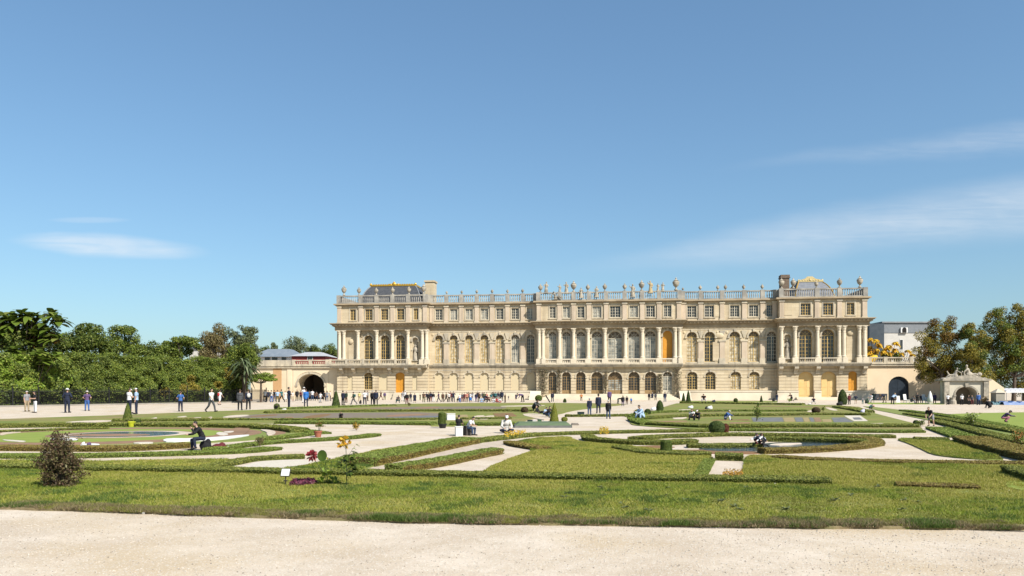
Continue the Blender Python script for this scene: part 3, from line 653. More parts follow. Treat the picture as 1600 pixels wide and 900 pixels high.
# storey heights
ZPL, ZSL0, ZSL1, ZE0, ZE1, ZC0, ZC1, ZB1 = 1.55, 5.6, 6.15, 12.2, 13.45, 16.7, 17.0, 18.45
wall = MB(); rust = MB(); trim = MB(); pil = MB(); corn = MB(); ent = MB()
attic = {0:[(551.5,9.2),(576.5,11.8),(601,11.8),(626,11.8),(650,7.6)], 1:[(p,11.6) for p in (686,709,733,757,781,805,829)],
         2:[(863.6,9.5),(885,11),(907.6,11),(932.8,13.5),(961.4,16.5),(990.4,13),(1016.4,13.5),(1043.2,11.5)], 3:[(p,14) for p in (1081,1108.5,1148,1177.7,1205)], 4:[(1258.7,15),(1294,15),(1329,11.5)]}
first = {0:[(576,14,'y'),(601.6,14,'y'),(625.5,14.4,'y')], 1:[(p,12.8,'c') for p in (686,709,733,757)]+[(781,12.8,'c'),(805,12.8,'m'),(829,12.4,'d')],
         2:[(863.4,12,'m'),(885,13.4,'m'),(907.6,14.2,'m'),(932.8,17,'m'),(961,22,'m'),(990.6,17.6,'m'),(1016,17.4,'m'),(1043,14.8,'o')], 3:[(1081,15.6,'g'),(1109,15.8,'y'),(1148,16,'g'),(1177.7,15.8,'g'),(1205.8,15,'d')], 4:[(1258.7,19,'y'),(1293.6,19,'y')]}
ground = {0:[(575.5,13.6,'w')], 1:[(p,13.4,'b') for p in (686,709,733,757,781,805,829)], 2:[(863.2,12.5,'k'),(885,14,'k'),(907.6,15,'k'),(932.8,18,'k'),(961,22.5,'k'),(990.6,17.5,'k'),(1016.5,18,'k'),(1043,14.6,'k')],
          3:[(1081.6,15.8,'w'),(1110,15.8,'w'),(1149.6,15.6,'c'),(1178.7,15.6,'c')], 4:[(1259.4,23,'Y'),(1295,23,'Y')]}
for bi, (x0, x1, yb) in enumerate(BL):
    def cv(px, w): return U(px, yb), w/pxw(px, yb)
    # attic
    ops = []
    for px, w in attic[bi]:
        cx, ww = cv(px, w); ops.append((cx, ww, 14.05, 16.0, False))
        window(cx, ww, 14.05, 16.0, yb+.22, False, FRAMEY if bi in (0,4) else FRAMEB, GLASSD if bi in (0,4) else (GLASSM if random.random() < .6 else GLASSD), 4, 4)
        for s in (-1,1): trim.box(cx+s*(ww/2+.09)-.09, cx+s*(ww/2+.09)+.09, yb-.05, yb+.02, 14.0, 16.12)
        trim.box(cx-ww/2-.26, cx+ww/2+.26, yb-.1, yb+.02, 13.86, 14.0); trim.box(cx-ww/2-.2, cx+ww/2+.2, yb-.06, yb+.02, 16.12, 16.25)
    storey(wall, x0, x1, ZE1, ZC0, yb, ops)
    mids = [x0+.45]+[(U(a[0],yb)+U(b[0],yb))/2 for a, b in zip(attic[bi][:-1], attic[bi][1:])]+[x1-.45]
    for m_ in mids:
        pil.box(m_-.36, m_+.36, yb-.20, yb+.02, ZE1+.3, 16.3); trim.box(m_-.46, m_+.46, yb-.30, yb+.02, 16.30, 16.59); trim.box(m_-.46, m_+.46, yb-.28, yb+.02, ZE1-.02, ZE1+.3)
    # first floor
    ops = []
    for px, w, k in first[bi]:
        cx, ww = cv(px, w); zb = 6.45 if bi in (1,3) else 6.2; zt = 11.35 if bi in (0,1) else (11.55 if bi == 3 else 11.7)
        ops.append((cx, ww, zb, zt, True)); archivolt(trim, cx, ww, zb, zt, yb)
        if k == 'o': blind(cx, ww, zb, zt, yb+.3, True, ORANGEDOOR, 'shutter_door', True)
        else: window(cx, ww, zb, zt, yb+.28, True, {'y':FRAMEY,'c':FRAMEY,'g':FRAMEY,'m':FRAMEB,'d':FRAMEB}[k], {'y':GLASSD,'c':GLASSB,'g':GLASSB,'m':GLASSM,'d':GLASSD}[k], 4, 7)
    niche = {0:[(649,9)], 4:[(1230.5,10)]}.get(bi, [])
    for px, w in niche: cx, ww = cv(px, w); ops.append((cx, ww, 6.7, 10.9, True)); archivolt(trim, cx, ww, 6.7, 10.9, yb, key=False)
    storey(wall, x0, x1, ZSL1, ZE0, yb, ops)
    if bi in (1,3):                      # flat pilasters and impost bands of the wings
        cs = sorted(U(p[0],yb) for p in first[bi]); ws = [w for *_, w in []]
        ed = [x0]+[(a+b)/2 for a, b in zip(cs[:-1], cs[1:])]+[x1]
        for m_ in ed[1:-1]:
            pil.box(m_-.42, m_+.42, yb-.16, yb+.02, ZSL1+.9, 9.85); trim.box(m_-.62, m_+.62, yb-.24, yb+.02, 9.85, 10.1); trim.box(m_-.52, m_+.52, yb-.22, yb+.02, ZSL1, ZSL1+.9)
            trim.frustum(m_-.12,m_+.12,yb-.10,yb+.01,10.5, m_-.5,m_+.5,yb-.16,yb+.01,11.7)
        for c in cs: trim.box(c-.95, c+.95, yb-.14, yb+.02, 6.2, 6.4)
    # ground floor
    ops = []
    for px, w, k in ground[bi]:
        cx, ww = cv(px, w)
        if k == 'w' or k == 'c':
            zb, zt = (1.75, 4.75); ops.append((cx, ww, zb, zt, .8)); archivolt(trim, cx, ww, zb, zt, yb, .18, .06, .8); window(cx, ww, zb, zt, yb+.25, .8, FRAMEY, GLASSD if k == 'w' else GLASSB, 4, 5)
        elif k == 'b':
            ops.append((cx, ww, 1.6, 4.7, .75)); archivolt(trim, cx, ww, 1.6, 4.7, yb, .16, .07, .75); blind(cx, ww, 1.6, 4.7, yb+.16, .75, mat('cream infill', (.60,.50,.32), (.64,.54,.36), .8, .9))
        elif k == 'k':
            ops.append((cx, ww, 1.0, 4.75, True)); archivolt(trim, cx, ww, 1.0, 4.75, yb, .2, .08); window(cx, ww, 1.0, 4.75, yb+.3, True, FRAMEW if px not in (1043,) else FRAMEB, GLASSM if px in (961,1043) else GLASSD, 4, 5, True, True)
        elif k == 'Y':
            ops.append((cx, ww, .5, 4.7, .85)); blind(cx, ww, .5, 4.7, yb+.5, .85, YELLOWDOOR, 'door', True)
    extra = {0:[(625,14.8,1.2,4.75,.6,ORANGEDOOR,'door'),(598.5,13.5,1.65,4.6,.5,mat('cream infill', (.60,.50,.32)),'blind_panel'),(547,7.5,1.65,4.1,False,MAT['cream infill'],'blind_panel'),(648,7.5,1.65,4.1,False,MAT['cream infill'],'blind_panel')], 4:[(1332.5,13.4,1.5,4.75,.7,ORANGEDOOR,'door')]}.get(bi, [])
    for px, w, zb, zt, ar, m_, nm in extra:
        cx, ww = cv(px, w); ops.append((cx, ww, zb, zt, ar)); blind(cx, ww, zb, zt, yb+(.42 if nm == 'door' else .14), ar, m_, nm, nm == 'door')
    storey(rust, x0, x1, 0, ZSL0, yb, ops)
    # entablature and cornices
    e = 0 if bi % 2 else .0
    xa, xb = x0+(.0), x1
    pr = .0 if bi in (1,3) else .75      # columns carry it forward on the projecting blocks
    ent.box(xa-(pr and .12), xb+(pr and .12), yb-.10-pr, yb+.6, ZE0, ZE0+.62)
    for z0_, z1_, d in ((ZE0+.62,ZE0+.74,.3),(ZE0+.74,ZE0+.98,.5),(ZE0+.98,ZE0+1.13,.72),(ZE0+1.13,ZE1,.88)):
        corn.box(xa-(d if pr else 0), xb+(d if pr else 0), yb-d-pr, yb+.61, z0_+.006*(bi%2), z1_-.004-.006*(bi%2))
    nb = int((xb-xa)/.62)
    for i in range(nb): 
        x = xa+(i+.5)*(xb-xa)/nb; corn.box(x-.14, x+.14, yb-.66-pr, yb-.45-pr, ZE0+.80, ZE0+.985)
    for z0_, z1_, d in ((ZC0-.10,ZC0+.06,.22),(ZC0+.06,ZC1,.5)): corn.box(xa-(d if pr else 0), xb+(d if pr else 0), yb-d, yb+.62, z0_+.006*(bi%2), z1_-.006*(bi%2))
    # string course
    if bi in (1,3):
        for z0_, z1_, d in ((5.62,5.85,.14),(5.85,6.0,.3),(6.0,6.15,.38)): trim.box(xa, xb, yb-d, yb+.3, z0_, z1_)
        trim.box(xa, xb, yb-.07, yb+.02, 5.05, 5.2)
    trim.box(xa, xb, yb-.05, yb+.01, 11.88, 12.02)
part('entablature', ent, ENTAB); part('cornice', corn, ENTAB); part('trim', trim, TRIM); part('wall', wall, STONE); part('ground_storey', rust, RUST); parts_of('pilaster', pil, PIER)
# solid bodies behind the skins, flat roof
core = MB()
for bi, (x0, x1, yb) in enumerate(BL): core.box(x0+(.003 if bi else 0), x1-.003, yb+.601, 15+bi*.01, 0, ZC1+.02)
part('body', core, STONE)
rf = MB(); rf.box(.2, PLEN-.2, 2.6, 14.8, ZC1+.03, ZC1+.2); part('roof', rf, LEAD)
# plinth: base course between the door openings
pl = MB()
def plinth(xa, xb, yb, h=ZPL):
    pl.box(xa, xb, yb-.38, yb+.05, 0, h-.22); pl.box(xa, xb, yb-.46, yb+.05, h-.22, h)
x0, x1, yb = BL[0]; d = U(625)
plinth(x0-.3, d-.85, yb); plinth(d+.85, x1+.3, yb)
plinth(uB+.3, uC-.2, YW); plinth(uD+.2, uE-.3, YW)
x0, x1, yb = BL[4]; a, b, c = U(1259.4), U(1295), U(1332.5)
plinth(x0-.3, a-1.25, yb); plinth(a+1.25, b-1.25, yb, 1.5); plinth(b+1.25, x1+.3, yb)
part('plinth', pl, PLINTH)
st = MB()
for k in range(3): st.box(a-1.7, b+1.7, -.4-.38*(3-k), -.4+.02*k, .1666*k-.002, .1666*(k+1))
for k in range(4): st.box(d-1.0, d+1.0, -.4-.3*(4-k), -.4+.02*k, .3*k, .3*(k+1))
ca_, cb_ = U(846), U(1060)
for k in range(6): st.box(ca_+.3*k, cb_-.3*k, -1.0-.55*(6-k), .0, .1666*k, .1666*(k+1)-.001*k)
part('steps', st, PLINTH)
chk = MB()                               # splayed cheek walls of the terrace
for s, x in ((-1, ca_-.9), (1, cb_+.9)):
    chk.prism_yz([(-3.6,0),(0,0),(0,1.5),(-1.0,1.5),(-2.4,.9)][::-1], x-.9, x+.9)
part('cheek_wall', chk, PLINTH)
# balcony slabs, dado, consoles, columns
con = MB()
def dado(x0, x1, dep): 
    slab = MB()
    for z0_, z1_, dd in ((5.6,5.82,dep-.25),(5.82,5.98,dep-.1),(5.98,6.15,dep)): slab.box(x0, x1, -dd, .2, z0_, z1_)
    part('balcony_slab', slab, TRIM)
dado(-1.0, uB+.1, 1.35); dado(uC-.15, uD+.15, 1.0); dado(uE-.25, PLEN+.35, 1.35)
for px in (535,554,583,610,636,657): x = U(px); con.prism_yz([(0.02,4.5),(0.02,5.6),(-1.0,5.6),(-.95,5.25),(-.35,4.95),(-.18,4.5)], x-.28, x+.28)
for px in (1219,1243,1277,1313,1350): x = U(px); con.prism_yz([(0.02,4.3),(0.02,5.6),(-1.05,5.6),(-1.0,5.2),(-.4,4.9),(-.2,4.3)], x-.32, x+.32)
parts_of('console', con, TRIM)
COLP = [(.42,0),(.42,.12),(.36,.14),(.40,.22),(.36,.30),(.32,.34),(.315,1.2),(.30,2.6),(.27,4.05),(.30,4.08),(.30,4.16),(.26,4.2),(.28,4.45),(.36,4.62),(.33,4.66),(.40,4.86),(.44,4.92),(.44,5.02)]
def column(u, y=-.52, z0=7.0):
    s = (ZE0-z0)/5.14; mb = MB(); mb.lathe([(r, z*s) for r, z in COLP], u, y, z0, 14); mb.box(u-.44, u+.44, y-.42, y+.42, z0+5.02*s, ZE0-.003)
    part('column', mb, COLST, smooth=True)
ped = MB()
COLS = {0:(530.5,537.5,559.5,588.7,613,637.5,660,666.5), 2:(842.5,848.5,874.4,896.2,919,945.2,977,1003.6,1029.5,1055,1062), 4:(1221,1242.2,1277.4,1311,1318.6,1342.5,1350.8)}
for k, lst in COLS.items():
    for px in lst:
        u = U(px, -.5); column(u); ped.box(u-.5, u+.5, -1.02, .02, 6.15, 7.0)
part('pedestal', ped, COLST)
# balustrades
BAL = [(.07,0),(.07,.06),(.05,.1),(.085,.28),(.09,.38),(.05,.58),(.045,.72),(.07,.78),(.07,.84)]
def balustrade(x0, x1, y, z0, h, posts, m, parent=palace, name='balustrade', pw=.3, step=.36, yaw=None):
    mb = MB(); x0, x1 = min(x0,x1), max(x0,x1)
    mb.box(x0, x1, y-.17, y+.17, z0, z0+.2); mb.box(x0, x1, y-.19, y+.19, z0+h-.2, z0+h)
    ps = sorted(p for p in posts if x0-.01 <= p <= x1+.01)
    for p in ps: mb.box(p-pw, p+pw, y-.24, y+.24, z0-.001, z0+h+.06); 
    n = int((x1-x0)/step); s = (h-.4)/.84
    for i in range(n):
        x = x0+(i+.5)*(x1-x0)/n
        if any(abs(x-p) < pw+.07 for p in ps): continue
        mb.lathe([(r*1.15, z*s) for r, z in BAL], x, y, z0+.2, 6)
    return part(name, mb, m, parent)
roofposts = []
for bi, (x0, x1, yb) in enumerate(BL):
    cs = [U(p[0], yb) for p in attic[bi]]
    ps = [x0+.35]+[(a+b)/2 for a, b in zip(cs[:-1], cs[1:])]+[x1-.35]
    balustrade(x0, x1, yb-.05, ZC1, ZB1-ZC1, ps, GREYST, pw=.36); roofposts += [(p, yb) for p in ps]
for x0, x1, yb in (BL[0], BL[2], BL[4]):  # returns of the projecting blocks
    for x in (x0+.18, x1-.18):
        mb = MB(); mb.box(x-.17, x+.17, yb+.2, yb+(12 if x in (.18, PLEN-.18) else 1.6), ZC1, ZB1); part('parapet', mb, GREYST)
balustrade(-.95, U(640), -1.15, 6.15, .9, [U(p) for p in (520,545,571,596,621,639)], TRIM, pw=.2, step=.3)
for a, b in ((1247,1272),(1283,1306)): balustrade(U(a), U(b), -1.0, 6.15, .85, [], TRIM, step=.28)
cc = COLS[2]
for a, b in zip(cc[1:-2], cc[2:-1]): balustrade(U(a,-.5)+.5, U(b,-.5)-.5, -.8, 6.15, .85, [], COLST, step=.28)
# blank panels and niches
bp = MB()
for px, w, zb, zt, z2 in ((548.5,9,6.6,9.6,10.9),(1329,13,6.6,10.4,11.8)):
    cx = U(px); ww = w/pxw(px); bp.box(cx-ww/2, cx+ww/2, -.06, .01, zb, zt); bp.ell((cx,-.05,(zt+z2)/2), (ww*.42,.22,(z2-zt)*.36), 12, 8)
for px in (1124,): cx = U(px, YW); bp.box(cx-.9, cx+.9, YW-.06, YW+.01, 14.1, 16.1); bp.box(cx-1.1, cx+1.1, YW-.06, YW+.01, 6.6, 9.8); bp.ell((cx,YW-.05,10.9),(.8,.2,.5),12,8)
for px in (1230.5,): cx = U(px); bp.box(cx-.75, cx+.75, -.06, .01, 14.1, 16.1)
for bi, z in ((0,11.6),(2,11.95),(4,11.95)):   # carved swags over the arches
    for px, w, k in first[bi]:
        for s in (-1,1): bp.ell((U(px)+s*(w/pxw(px)/2+.42), -.04, z-.25), (.26,.14,.34), 8, 6)
for px, w, k in first[1]+first[3]:
    cx = U(px, YW); bp.ell((cx,YW-.06,11.75),(.16,.16,.2),8,6)
    for s in (-1,1): bp.ell((cx+s*(w/pxw(px,YW)/2+.42), YW-.0, 11.45), (.22,.12,.25), 8, 6)
parts_of('carved_panel', bp, STONE)
for px, z in ((649,6.7),(1230.5,6.7)):
    mb = MB(); cx = U(px); mb.box(cx-.7, cx+.7, .55, .6, 6.7, 10.9); part('niche_back', mb, TRIM)
# the roofs behind the balustrade
def mansard(pxa, pxb, txa, txb, y0, y1, z0, z1, m, crest, cs=.8):
    a, b, ta, tb = U(pxa, y0), U(pxb, y0), U(txa, y0), U(txb, y0); n = 6; mb = MB(); rid = MB(); prev = None
    dy = (y1-y0)*.3
    for i in range(n+1):
        t = i/n; e = 1-(1-t)**1.7; z = z0+(z1-z0)*(1-(1-t)**1.25) if False else z0+(z1-z0)*t; e = t**2.1
        ring = [(a+(ta-a)*e, y0+dy*e), (b+(tb-b)*e, y0+dy*e), (b+(tb-b)*e, y1-dy*e), (a+(ta-a)*e, y1-dy*e)]
        cur = [(x,y,z) for x,y in ring]
        if prev:
            for k in range(4): mb.add([prev[k],prev[(k+1)%4],cur[(k+1)%4],cur[k]], [(0,1,2,3)]); rid.tube(prev[k], cur[k], .11, .11, 6)
        prev = cur
    mb.add(prev, [(0,1,2,3)]); o = part('roof', mb, m)
    g = MB(); g.box(ta-.1, tb+.1, y0+dy-.15, y1-dy+.15, z1, z1+.3)
    if m is not SLATE: cx = U(crest, y0); g.prism_xz([(ta,z1+.3),(tb,z1+.3),(cx+.9,z1+.55),(cx+.4,z1+.95),(cx-.4,z1+.95),(cx-.9,z1+.55)], y0+dy-.1, y0+dy+.2)
    for k in range(int((tb-ta)/.45)): g.ell((ta+.2+k*.45, y0+dy-.1, z1+.26), (.15,.12,.16), 6, 4)
    q = cs; [g.ell((sx, y0+dy, z1+.3), (.3*q,.25*q,.34*q), 8, 6) for sx in (ta, tb)]
    cx = U(crest, y0); g.ell((cx,y0+dy-.05,z1+.35),(.55*q,.2,.42*q),10,6); g.ell((cx-.9*q,y0+dy,z1+.3),(.5*q,.18,.2*q),8,6); g.ell((cx+.9*q,y0+dy,z1+.3),(.5*q,.18,.2*q),8,6); g.ell((cx,y0+dy-.05,z1+.35+.42*q),(.2*q,.16,.2*q),8,6)
    part('crest', g, GOLD if m is SLATE else mat('pale gilt', (.55,.42,.18), (.62,.50,.26), 4, .5), o, True); part('ridge', rid, LEAD if m is SLATE else GOLD, o, True)
    return o
mansard(563, 657, 572, 643, 3.5, 13, 17.15, 20.9, SLATE, 609)
mansard(1243, 1304, 1254, 1292, 4, 13, 17.15, 20.45, mat('light dome slate', (.17,.18,.20), (.22,.23,.25), 2, .8, spec=.15), 1272, .5)
ch = MB()
x = U(664, 4); x2 = U(678, 4); ch.box(x, x2, 4, 6.2, 17.1, 21.2); ch.box(x-.15, x2+.15, 3.85, 6.35, 21.2, 21.5); ch.box(x2-.62, x2-.22, 3.97, 4.1, 18.2, 20.2); part('chimney', ch, STONE)
ch = MB(); x = U(1220.5, 3); x2 = U(1233.5, 3); ch.box(x, x2, 3, 4.6, 17.1, 20.7); ch.box(x-.12, x2+.12, 2.88, 4.72, 20.7, 20.85); ch.box(x-.05, x2+.05, 2.95, 4.65, 20.85, 21.25); part('chimney', ch, mat('dark brown chimney stone', (.14,.10,.07), (.20,.15,.11), 3, .9))
# urns, finials, roof statues
URN = [(.30,0),(.30,.15),(.16,.2),(.10,.42),(.16,.5),(.40,.72),(.52,1.05),(.50,1.35),(.34,1.5),(.42,1.58),(.30,1.66),(.10,1.85),(.13,1.95),(.03,2.12)]
def urn(u, y, z, s, m=STATUE, name='urn'):
    s *= .86
    mb = MB(); mb.lathe([(r*s, q*s) for r, q in URN], u, y, z, 12); mb.ell((u-.45*s,y,z+1.25*s),(.12*s,.1*s,.25*s),6,5); mb.ell((u+.45*s,y,z+1.25*s),(.12*s,.1*s,.25*s),6,5)
    part(name, mb, m, smooth=True)
for px, s, yb in ((537.5,.98,0),(561,.8,0),(588,.72,0),(613.5,.75,0),(639,.8,0),(662,1.0,0),(844.5,.82,0),(896.3,1.05,0),(918.5,.72,0),(945,.78,0),(976,.74,0),(1002.5,1.0,0),(1056.2,1.2,0),(1221,1.0,0),(1239.5,.95,0),(1275.5,.7,0),(1311.8,.92,0),(1343.5,1.05,0)):
    urn(U(px, yb-.05), yb-.05, ZB1+.06, s)
for px, s in ((698,.42),(721.5,.46),(745,.5),(769,.52),(793,.48),(816.5,.52),(1067,.4),(1094,.58),(1121.5,.56),(1133.5,.6),(1162,.58),(1191,.58)): urn(U(px,YW-.05), YW-.05, ZB1+.02, s, name='finial')
def vox(mb, name, m, vs=.02, sm=True):
    me = mb.mesh('tmp', m); o = link('tmp', me); md = o.modifiers.new('r', 'REMESH'); md.mode = 'VOXEL'; md.voxel_size = vs; md.use_smooth_shade = sm
    dg = bpy.context.evaluated_depsgraph_get(); out = bpy.data.meshes.new_from_object(o.evaluated_get(dg)); out.name = name
    bpy.data.objects.remove(o); bpy.data.meshes.remove(me)
    if not out.materials: out.materials.append(m)
    if sm: out.polygons.foreach_set('use_smooth', [True]*len(out.polygons))
    return out
def robed(mb, x, y, z, s, arm=0, lean=0, seat=False):
    if not seat:
        mb.lathe([(.30*s,0),(.34*s,.1*s),(.27*s,.6*s),(.20*s,1.0*s),(.25*s,1.3*s),(.20*s,1.5*s),(.08*s,1.56*s)], x, y, z, 10, 1, .8)
        mb.ell((x+lean*.1*s,y,z+1.72*s),(.12*s,.13*s,.16*s)); mb.tube((x,y,z+1.5*s),(x+lean*.1*s,y,z+1.66*s),.07*s,.07*s)
        for q, a in ((-1,arm),(1,-arm*.4)):
            e = Vector((x+q*.34*s, y-.08*s, z+(1.12+.2*a)*s)); mb.tube((x+q*.22*s,y,z+1.42*s), e, .09*s, .075*s); mb.tube(e, e+Vector((q*.1*s*(1 if a > 0 else -1.4), -.15*s, (.28*a-.05)*s)), .075*s, .05*s)
    else:
        mb.ell((x,y,z+.32*s),(.4*s,.34*s,.34*s)); mb.tube((x,y,z+.4*s),(x+lean*.25*s,y,z+1.0*s),.22*s,.18*s); mb.ell((x+lean*.3*s,y,z+1.25*s),(.12*s,.13*s,.16*s)); mb.tube((x+lean*.25*s,y,z+1.0*s),(x+lean*.3*s,y,z+1.2*s),.08*s,.07*s)
        mb.tube((x,y-.1*s,z+.35*s),(x-lean*.75*s,y-.2*s,z+.42*s),.17*s,.12*s); mb.tube((x-lean*.75*s,y-.2*s,z+.42*s),(x-lean*1.15*s,y-.2*s,z+.12*s),.12*s,.07*s)
        mb.tube((x+lean*.25*s,y-.15*s,z+.95*s),(x+lean*.7*s,y-.25*s,z+.7*s),.09*s,.07*s); mb.tube((x+lean*.7*s,y-.25*s,z+.7*s),(x+lean*.75*s,y-.25*s,z+.1*s),.07*s,.05*s)
def statue(px, y, z, s, arm=0, lean=0, seat=False, m=STATUE, base=True):
    s *= .78 if z > 10 else 1
    mb = MB(); u = U(px, y)
    if base: mb.box(u-.35*s, u+.35*s, y-.3*s, y+.3*s, z-.02, z+.12*s)
    robed(mb, u, y, z+.08*s, s, arm, lean, seat); link('statue', vox(mb, 'statue', m, .035), palace)
statue(853.4,-.05,ZB1-.1,1.3,.3,.5); statue(868,-.35,ZC1+.2,1.25,0,-1,True); statue(874.6,-.05,ZB1-.2,1.05,1,0); statue(885,-.05,ZB1-.25,1.35,.6,-.4); statue(908,-.2,ZC1+.4,1.2,-.5,0); statue(932,-.2,ZC1+.5,1.25,0,.3)
statue(988.6,-.2,ZC1+.4,1.5,1.2,0); statue(1016.5,-.2,ZB1-.4,1.4,1.2,-.6,False,mat('ochre statue stone', (.38,.30,.17), (.46,.36,.21), 4, .85)); statue(1028,-.1,ZB1-.1,.9,.4,0); statue(1035.5,-.1,ZB1-.15,1.05,-.3,.5)
statue(649,.25,6.75,1.5,.2,.2); statue(1230.5,.25,6.75,1.75,.1,-.3)
# dry climbers beside the arcade piers
CLIMB = leafmat('dry climber leaves', [(.12,.09,.05),(.20,.15,.09),(.10,.11,.04),(.26,.21,.14)], .15)
def climber(px, w, z0, z1, n, label):
    u = U(px); h = z1-z0; base = PW(u, -.55, z0)
    tr = empty('climbing_plant', label, 'climbing plant', base, PROT, 'dry climbing plants on the arcade piers')
    st_ = MB(); P = []
    for k in range(9):
        p = Vector((random.uniform(-.1,.1), 0, 0))
        for j in range(6):
            q = p+Vector((random.uniform(-.16,.16)*w, random.uniform(-.02,.08), h/6)); q.y = min(q.y, .3); st_.tube(p, q, .025, .018, 4); P.append(q); p = q
    st_.build('stem', mat('vine stem', (.12,.09,.06), (.18,.14,.10), 5), tr)
    pts = np.array([P[i] for i in RNG.integers(0, len(P), n)])+RNG.normal(size=(n,3))*np.array([w*.28,.1,.28])
    pts[:,1] = np.minimum(pts[:,1], .38); pts[:,2] = np.clip(pts[:,2], 0, h)
    link('foliage', npmesh('foliage', leaf_quads(pts, unit(RNG.normal(size=(n,3))+np.array([0,-.8,.3])), RNG.uniform(.10,.24,(n,1)), .7), 4, CLIMB), tr)
climber(849, 1.3, 1.0, 5.0, 700, 'bare climber at the left corner pier of the arcade, above a bush'); climber(874.3, .5, 1.0, 5.0, 320, 'narrow dry climber on the pier between the first two arcade doors'); climber(946.6, .55, 1.0, 4.6, 420, 'dry climber left of the widest arcade door')
climber(1030.5, .6, 1.0, 4.3, 420, 'dry climber right of the open dark arcade door'); climber(1058.5, 1.2, 1.2, 5.2, 500, 'dry climber on the right corner pier of the arcade')
# ---------------------------------------------------------------- walls beside the palace
def wall_thing(name, label, cat, loc, rz): return empty(name, label, cat, loc, rz)
# left terrace wall with the archway (same frame as the facade, standing 0.6 m back)
lw = empty('terrace_wall', 'cream terrace wall with a vaulted archway and balustrade, left of the palace', 'wall', PL, PROT)
yl = .9; xl = U(392, yl); ac = U(485.5, yl); aw = 44/pxw(485, yl)
mb = MB(); storey(mb, xl, -.05, 0, 5.6, yl, [(ac, aw, 0, 4.55, True)], 3.0); part('wall', mb, WALLC, lw)
mb = MB(); storey(mb, ac-aw/2-.75, ac+aw/2+.75, 0, 5.2, yl-.08, [(ac, aw+.9, 0, 5.0, True)], .08); part('arch_surround', mb, mat('cream render', (.56,.45,.285)), lw)
mb = MB(); archivolt(mb, ac, aw+.02, 0, 4.56, yl, .3, .1); part('arch_moulding', mb, TRIM, lw)
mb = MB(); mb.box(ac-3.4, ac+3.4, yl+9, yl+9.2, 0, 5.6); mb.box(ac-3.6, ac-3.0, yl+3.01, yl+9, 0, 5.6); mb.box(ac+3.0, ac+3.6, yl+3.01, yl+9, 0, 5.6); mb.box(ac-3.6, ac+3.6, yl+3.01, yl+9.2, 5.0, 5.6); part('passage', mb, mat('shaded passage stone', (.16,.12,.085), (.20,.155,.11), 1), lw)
mb = MB(); a, b = U(427, yl), U(440, yl); mb.box(a, b, yl-.05, yl+.02, 0, 5.58); part('orange_panel', mb, WALLO, lw)
mb = MB(); mb.box(U(449,yl), U(456,yl), yl-.12, yl+.02, 0, 5.59); part('pilaster', mb, WALLC, lw)
mb = MB(); mb.box(xl, -1.05, yl-.3, yl+3, 5.6, 5.95); mb.box(xl, -1.05, yl-.45, yl+3, 5.95, 6.12); part('cornice', mb, TRIM, lw)
balustrade(U(458,yl), -1.1, yl-.2, 6.12, .95, [U(458,yl)+.2, U(486,yl), U(512,yl)], TRIM, lw, step=.34); mb = MB(); mb.box(xl, U(458,yl)-.2, yl-.4, yl, 6.12, 7.05); part('parapet', mb, TRIM, lw)
core = MB(); core.box(xl, ac-3.6, yl+3.01, yl+9, 0, 6.1); part('terrace', core, WALLC, lw)
# right terrace wall with the blue door and the falling balustrade
rw = empty('terrace_wall', 'cream terrace wall with a dark blue arched door and a sloping balustrade, right of the palace', 'wall', PL, PROT)
yr = .5; x0 = PLEN+.05; xd = U(1404.5, yr); wd = 31/pxw(1404, yr); xs = U(1435, yr); xe = U(1492, yr)
mb = MB(); storey(mb, x0, xs, 0, 5.6, yr, [(xd, wd, 0, 3.9, True)], .6)
n = 8; 
for i in range(n):                       # the wall curves forward as it falls
    t0, t1 = i/n, (i+1)/n; f = lambda t: (xs+(xe-xs)*t, yr-2.2*t*t); h = lambda t: 5.6-3.4*(t*t*(3-2*t))
    (a, ya), (b, yb_) = f(t0), f(t1)
    mb.add([(a,ya,0),(b,yb_,0),(b,yb_,h(t1)),(a,ya,h(t0)),(a,ya+.6,h(t0)),(b,yb_+.6,h(t1)),(b,yb_+.6,0),(a,ya+.6,0)], [(0,1,2,3),(3,2,5,4),(4,5,6,7)])
part('wall', mb, mat('peach render', (.74,.585,.395), (.78,.625,.43), .6, .92), rw)
mb = MB(); mb.prism_xz([(xd-wd/2,0),(xd+wd/2,0)]+arc(xd, 3.9-wd/2, wd/2, 14)[::-1], yr+.35, yr+.5); mb.box(xd-.03, xd+.03, yr+.32, yr+.36, 0, 3.85); mb.box(xd-wd/2, xd+wd/2, yr+.32, yr+.36, 2.0, 2.06); part('door', mb, BLUEDOOR, rw)
mb = MB(); mb.box(x0+.01, xs, yr-.3, yr+.62, 5.6, 5.9); mb.box(x0+.01, xs, yr-.42, yr+.62, 5.9, 6.1)
for i in range(n):
    (a, ya), (b, yb_) = f(i/n), f((i+1)/n); za, zb = h(i/n), h((i+1)/n); d = .3
    mb.add([(a,ya-d,za),(b,yb_-d,zb),(b,yb_-d,zb+.5),(a,ya-d,za+.5),(a,ya+.62,za+.5),(b,yb_+.62,zb+.5),(b,yb_+.62,zb),(a,ya+.62,za)], [(0,1,2,3),(3,2,5,4),(4,5,6,7),(7,6,1,0)])
part('cornice', mb, TRIM, rw)
balustrade(x0+.2, xs, yr-.1, 6.1, .95, [x0+.4, U(1383,yr), U(1423,yr), xs-.3], TRIM, rw, step=.34)
mb = MB()
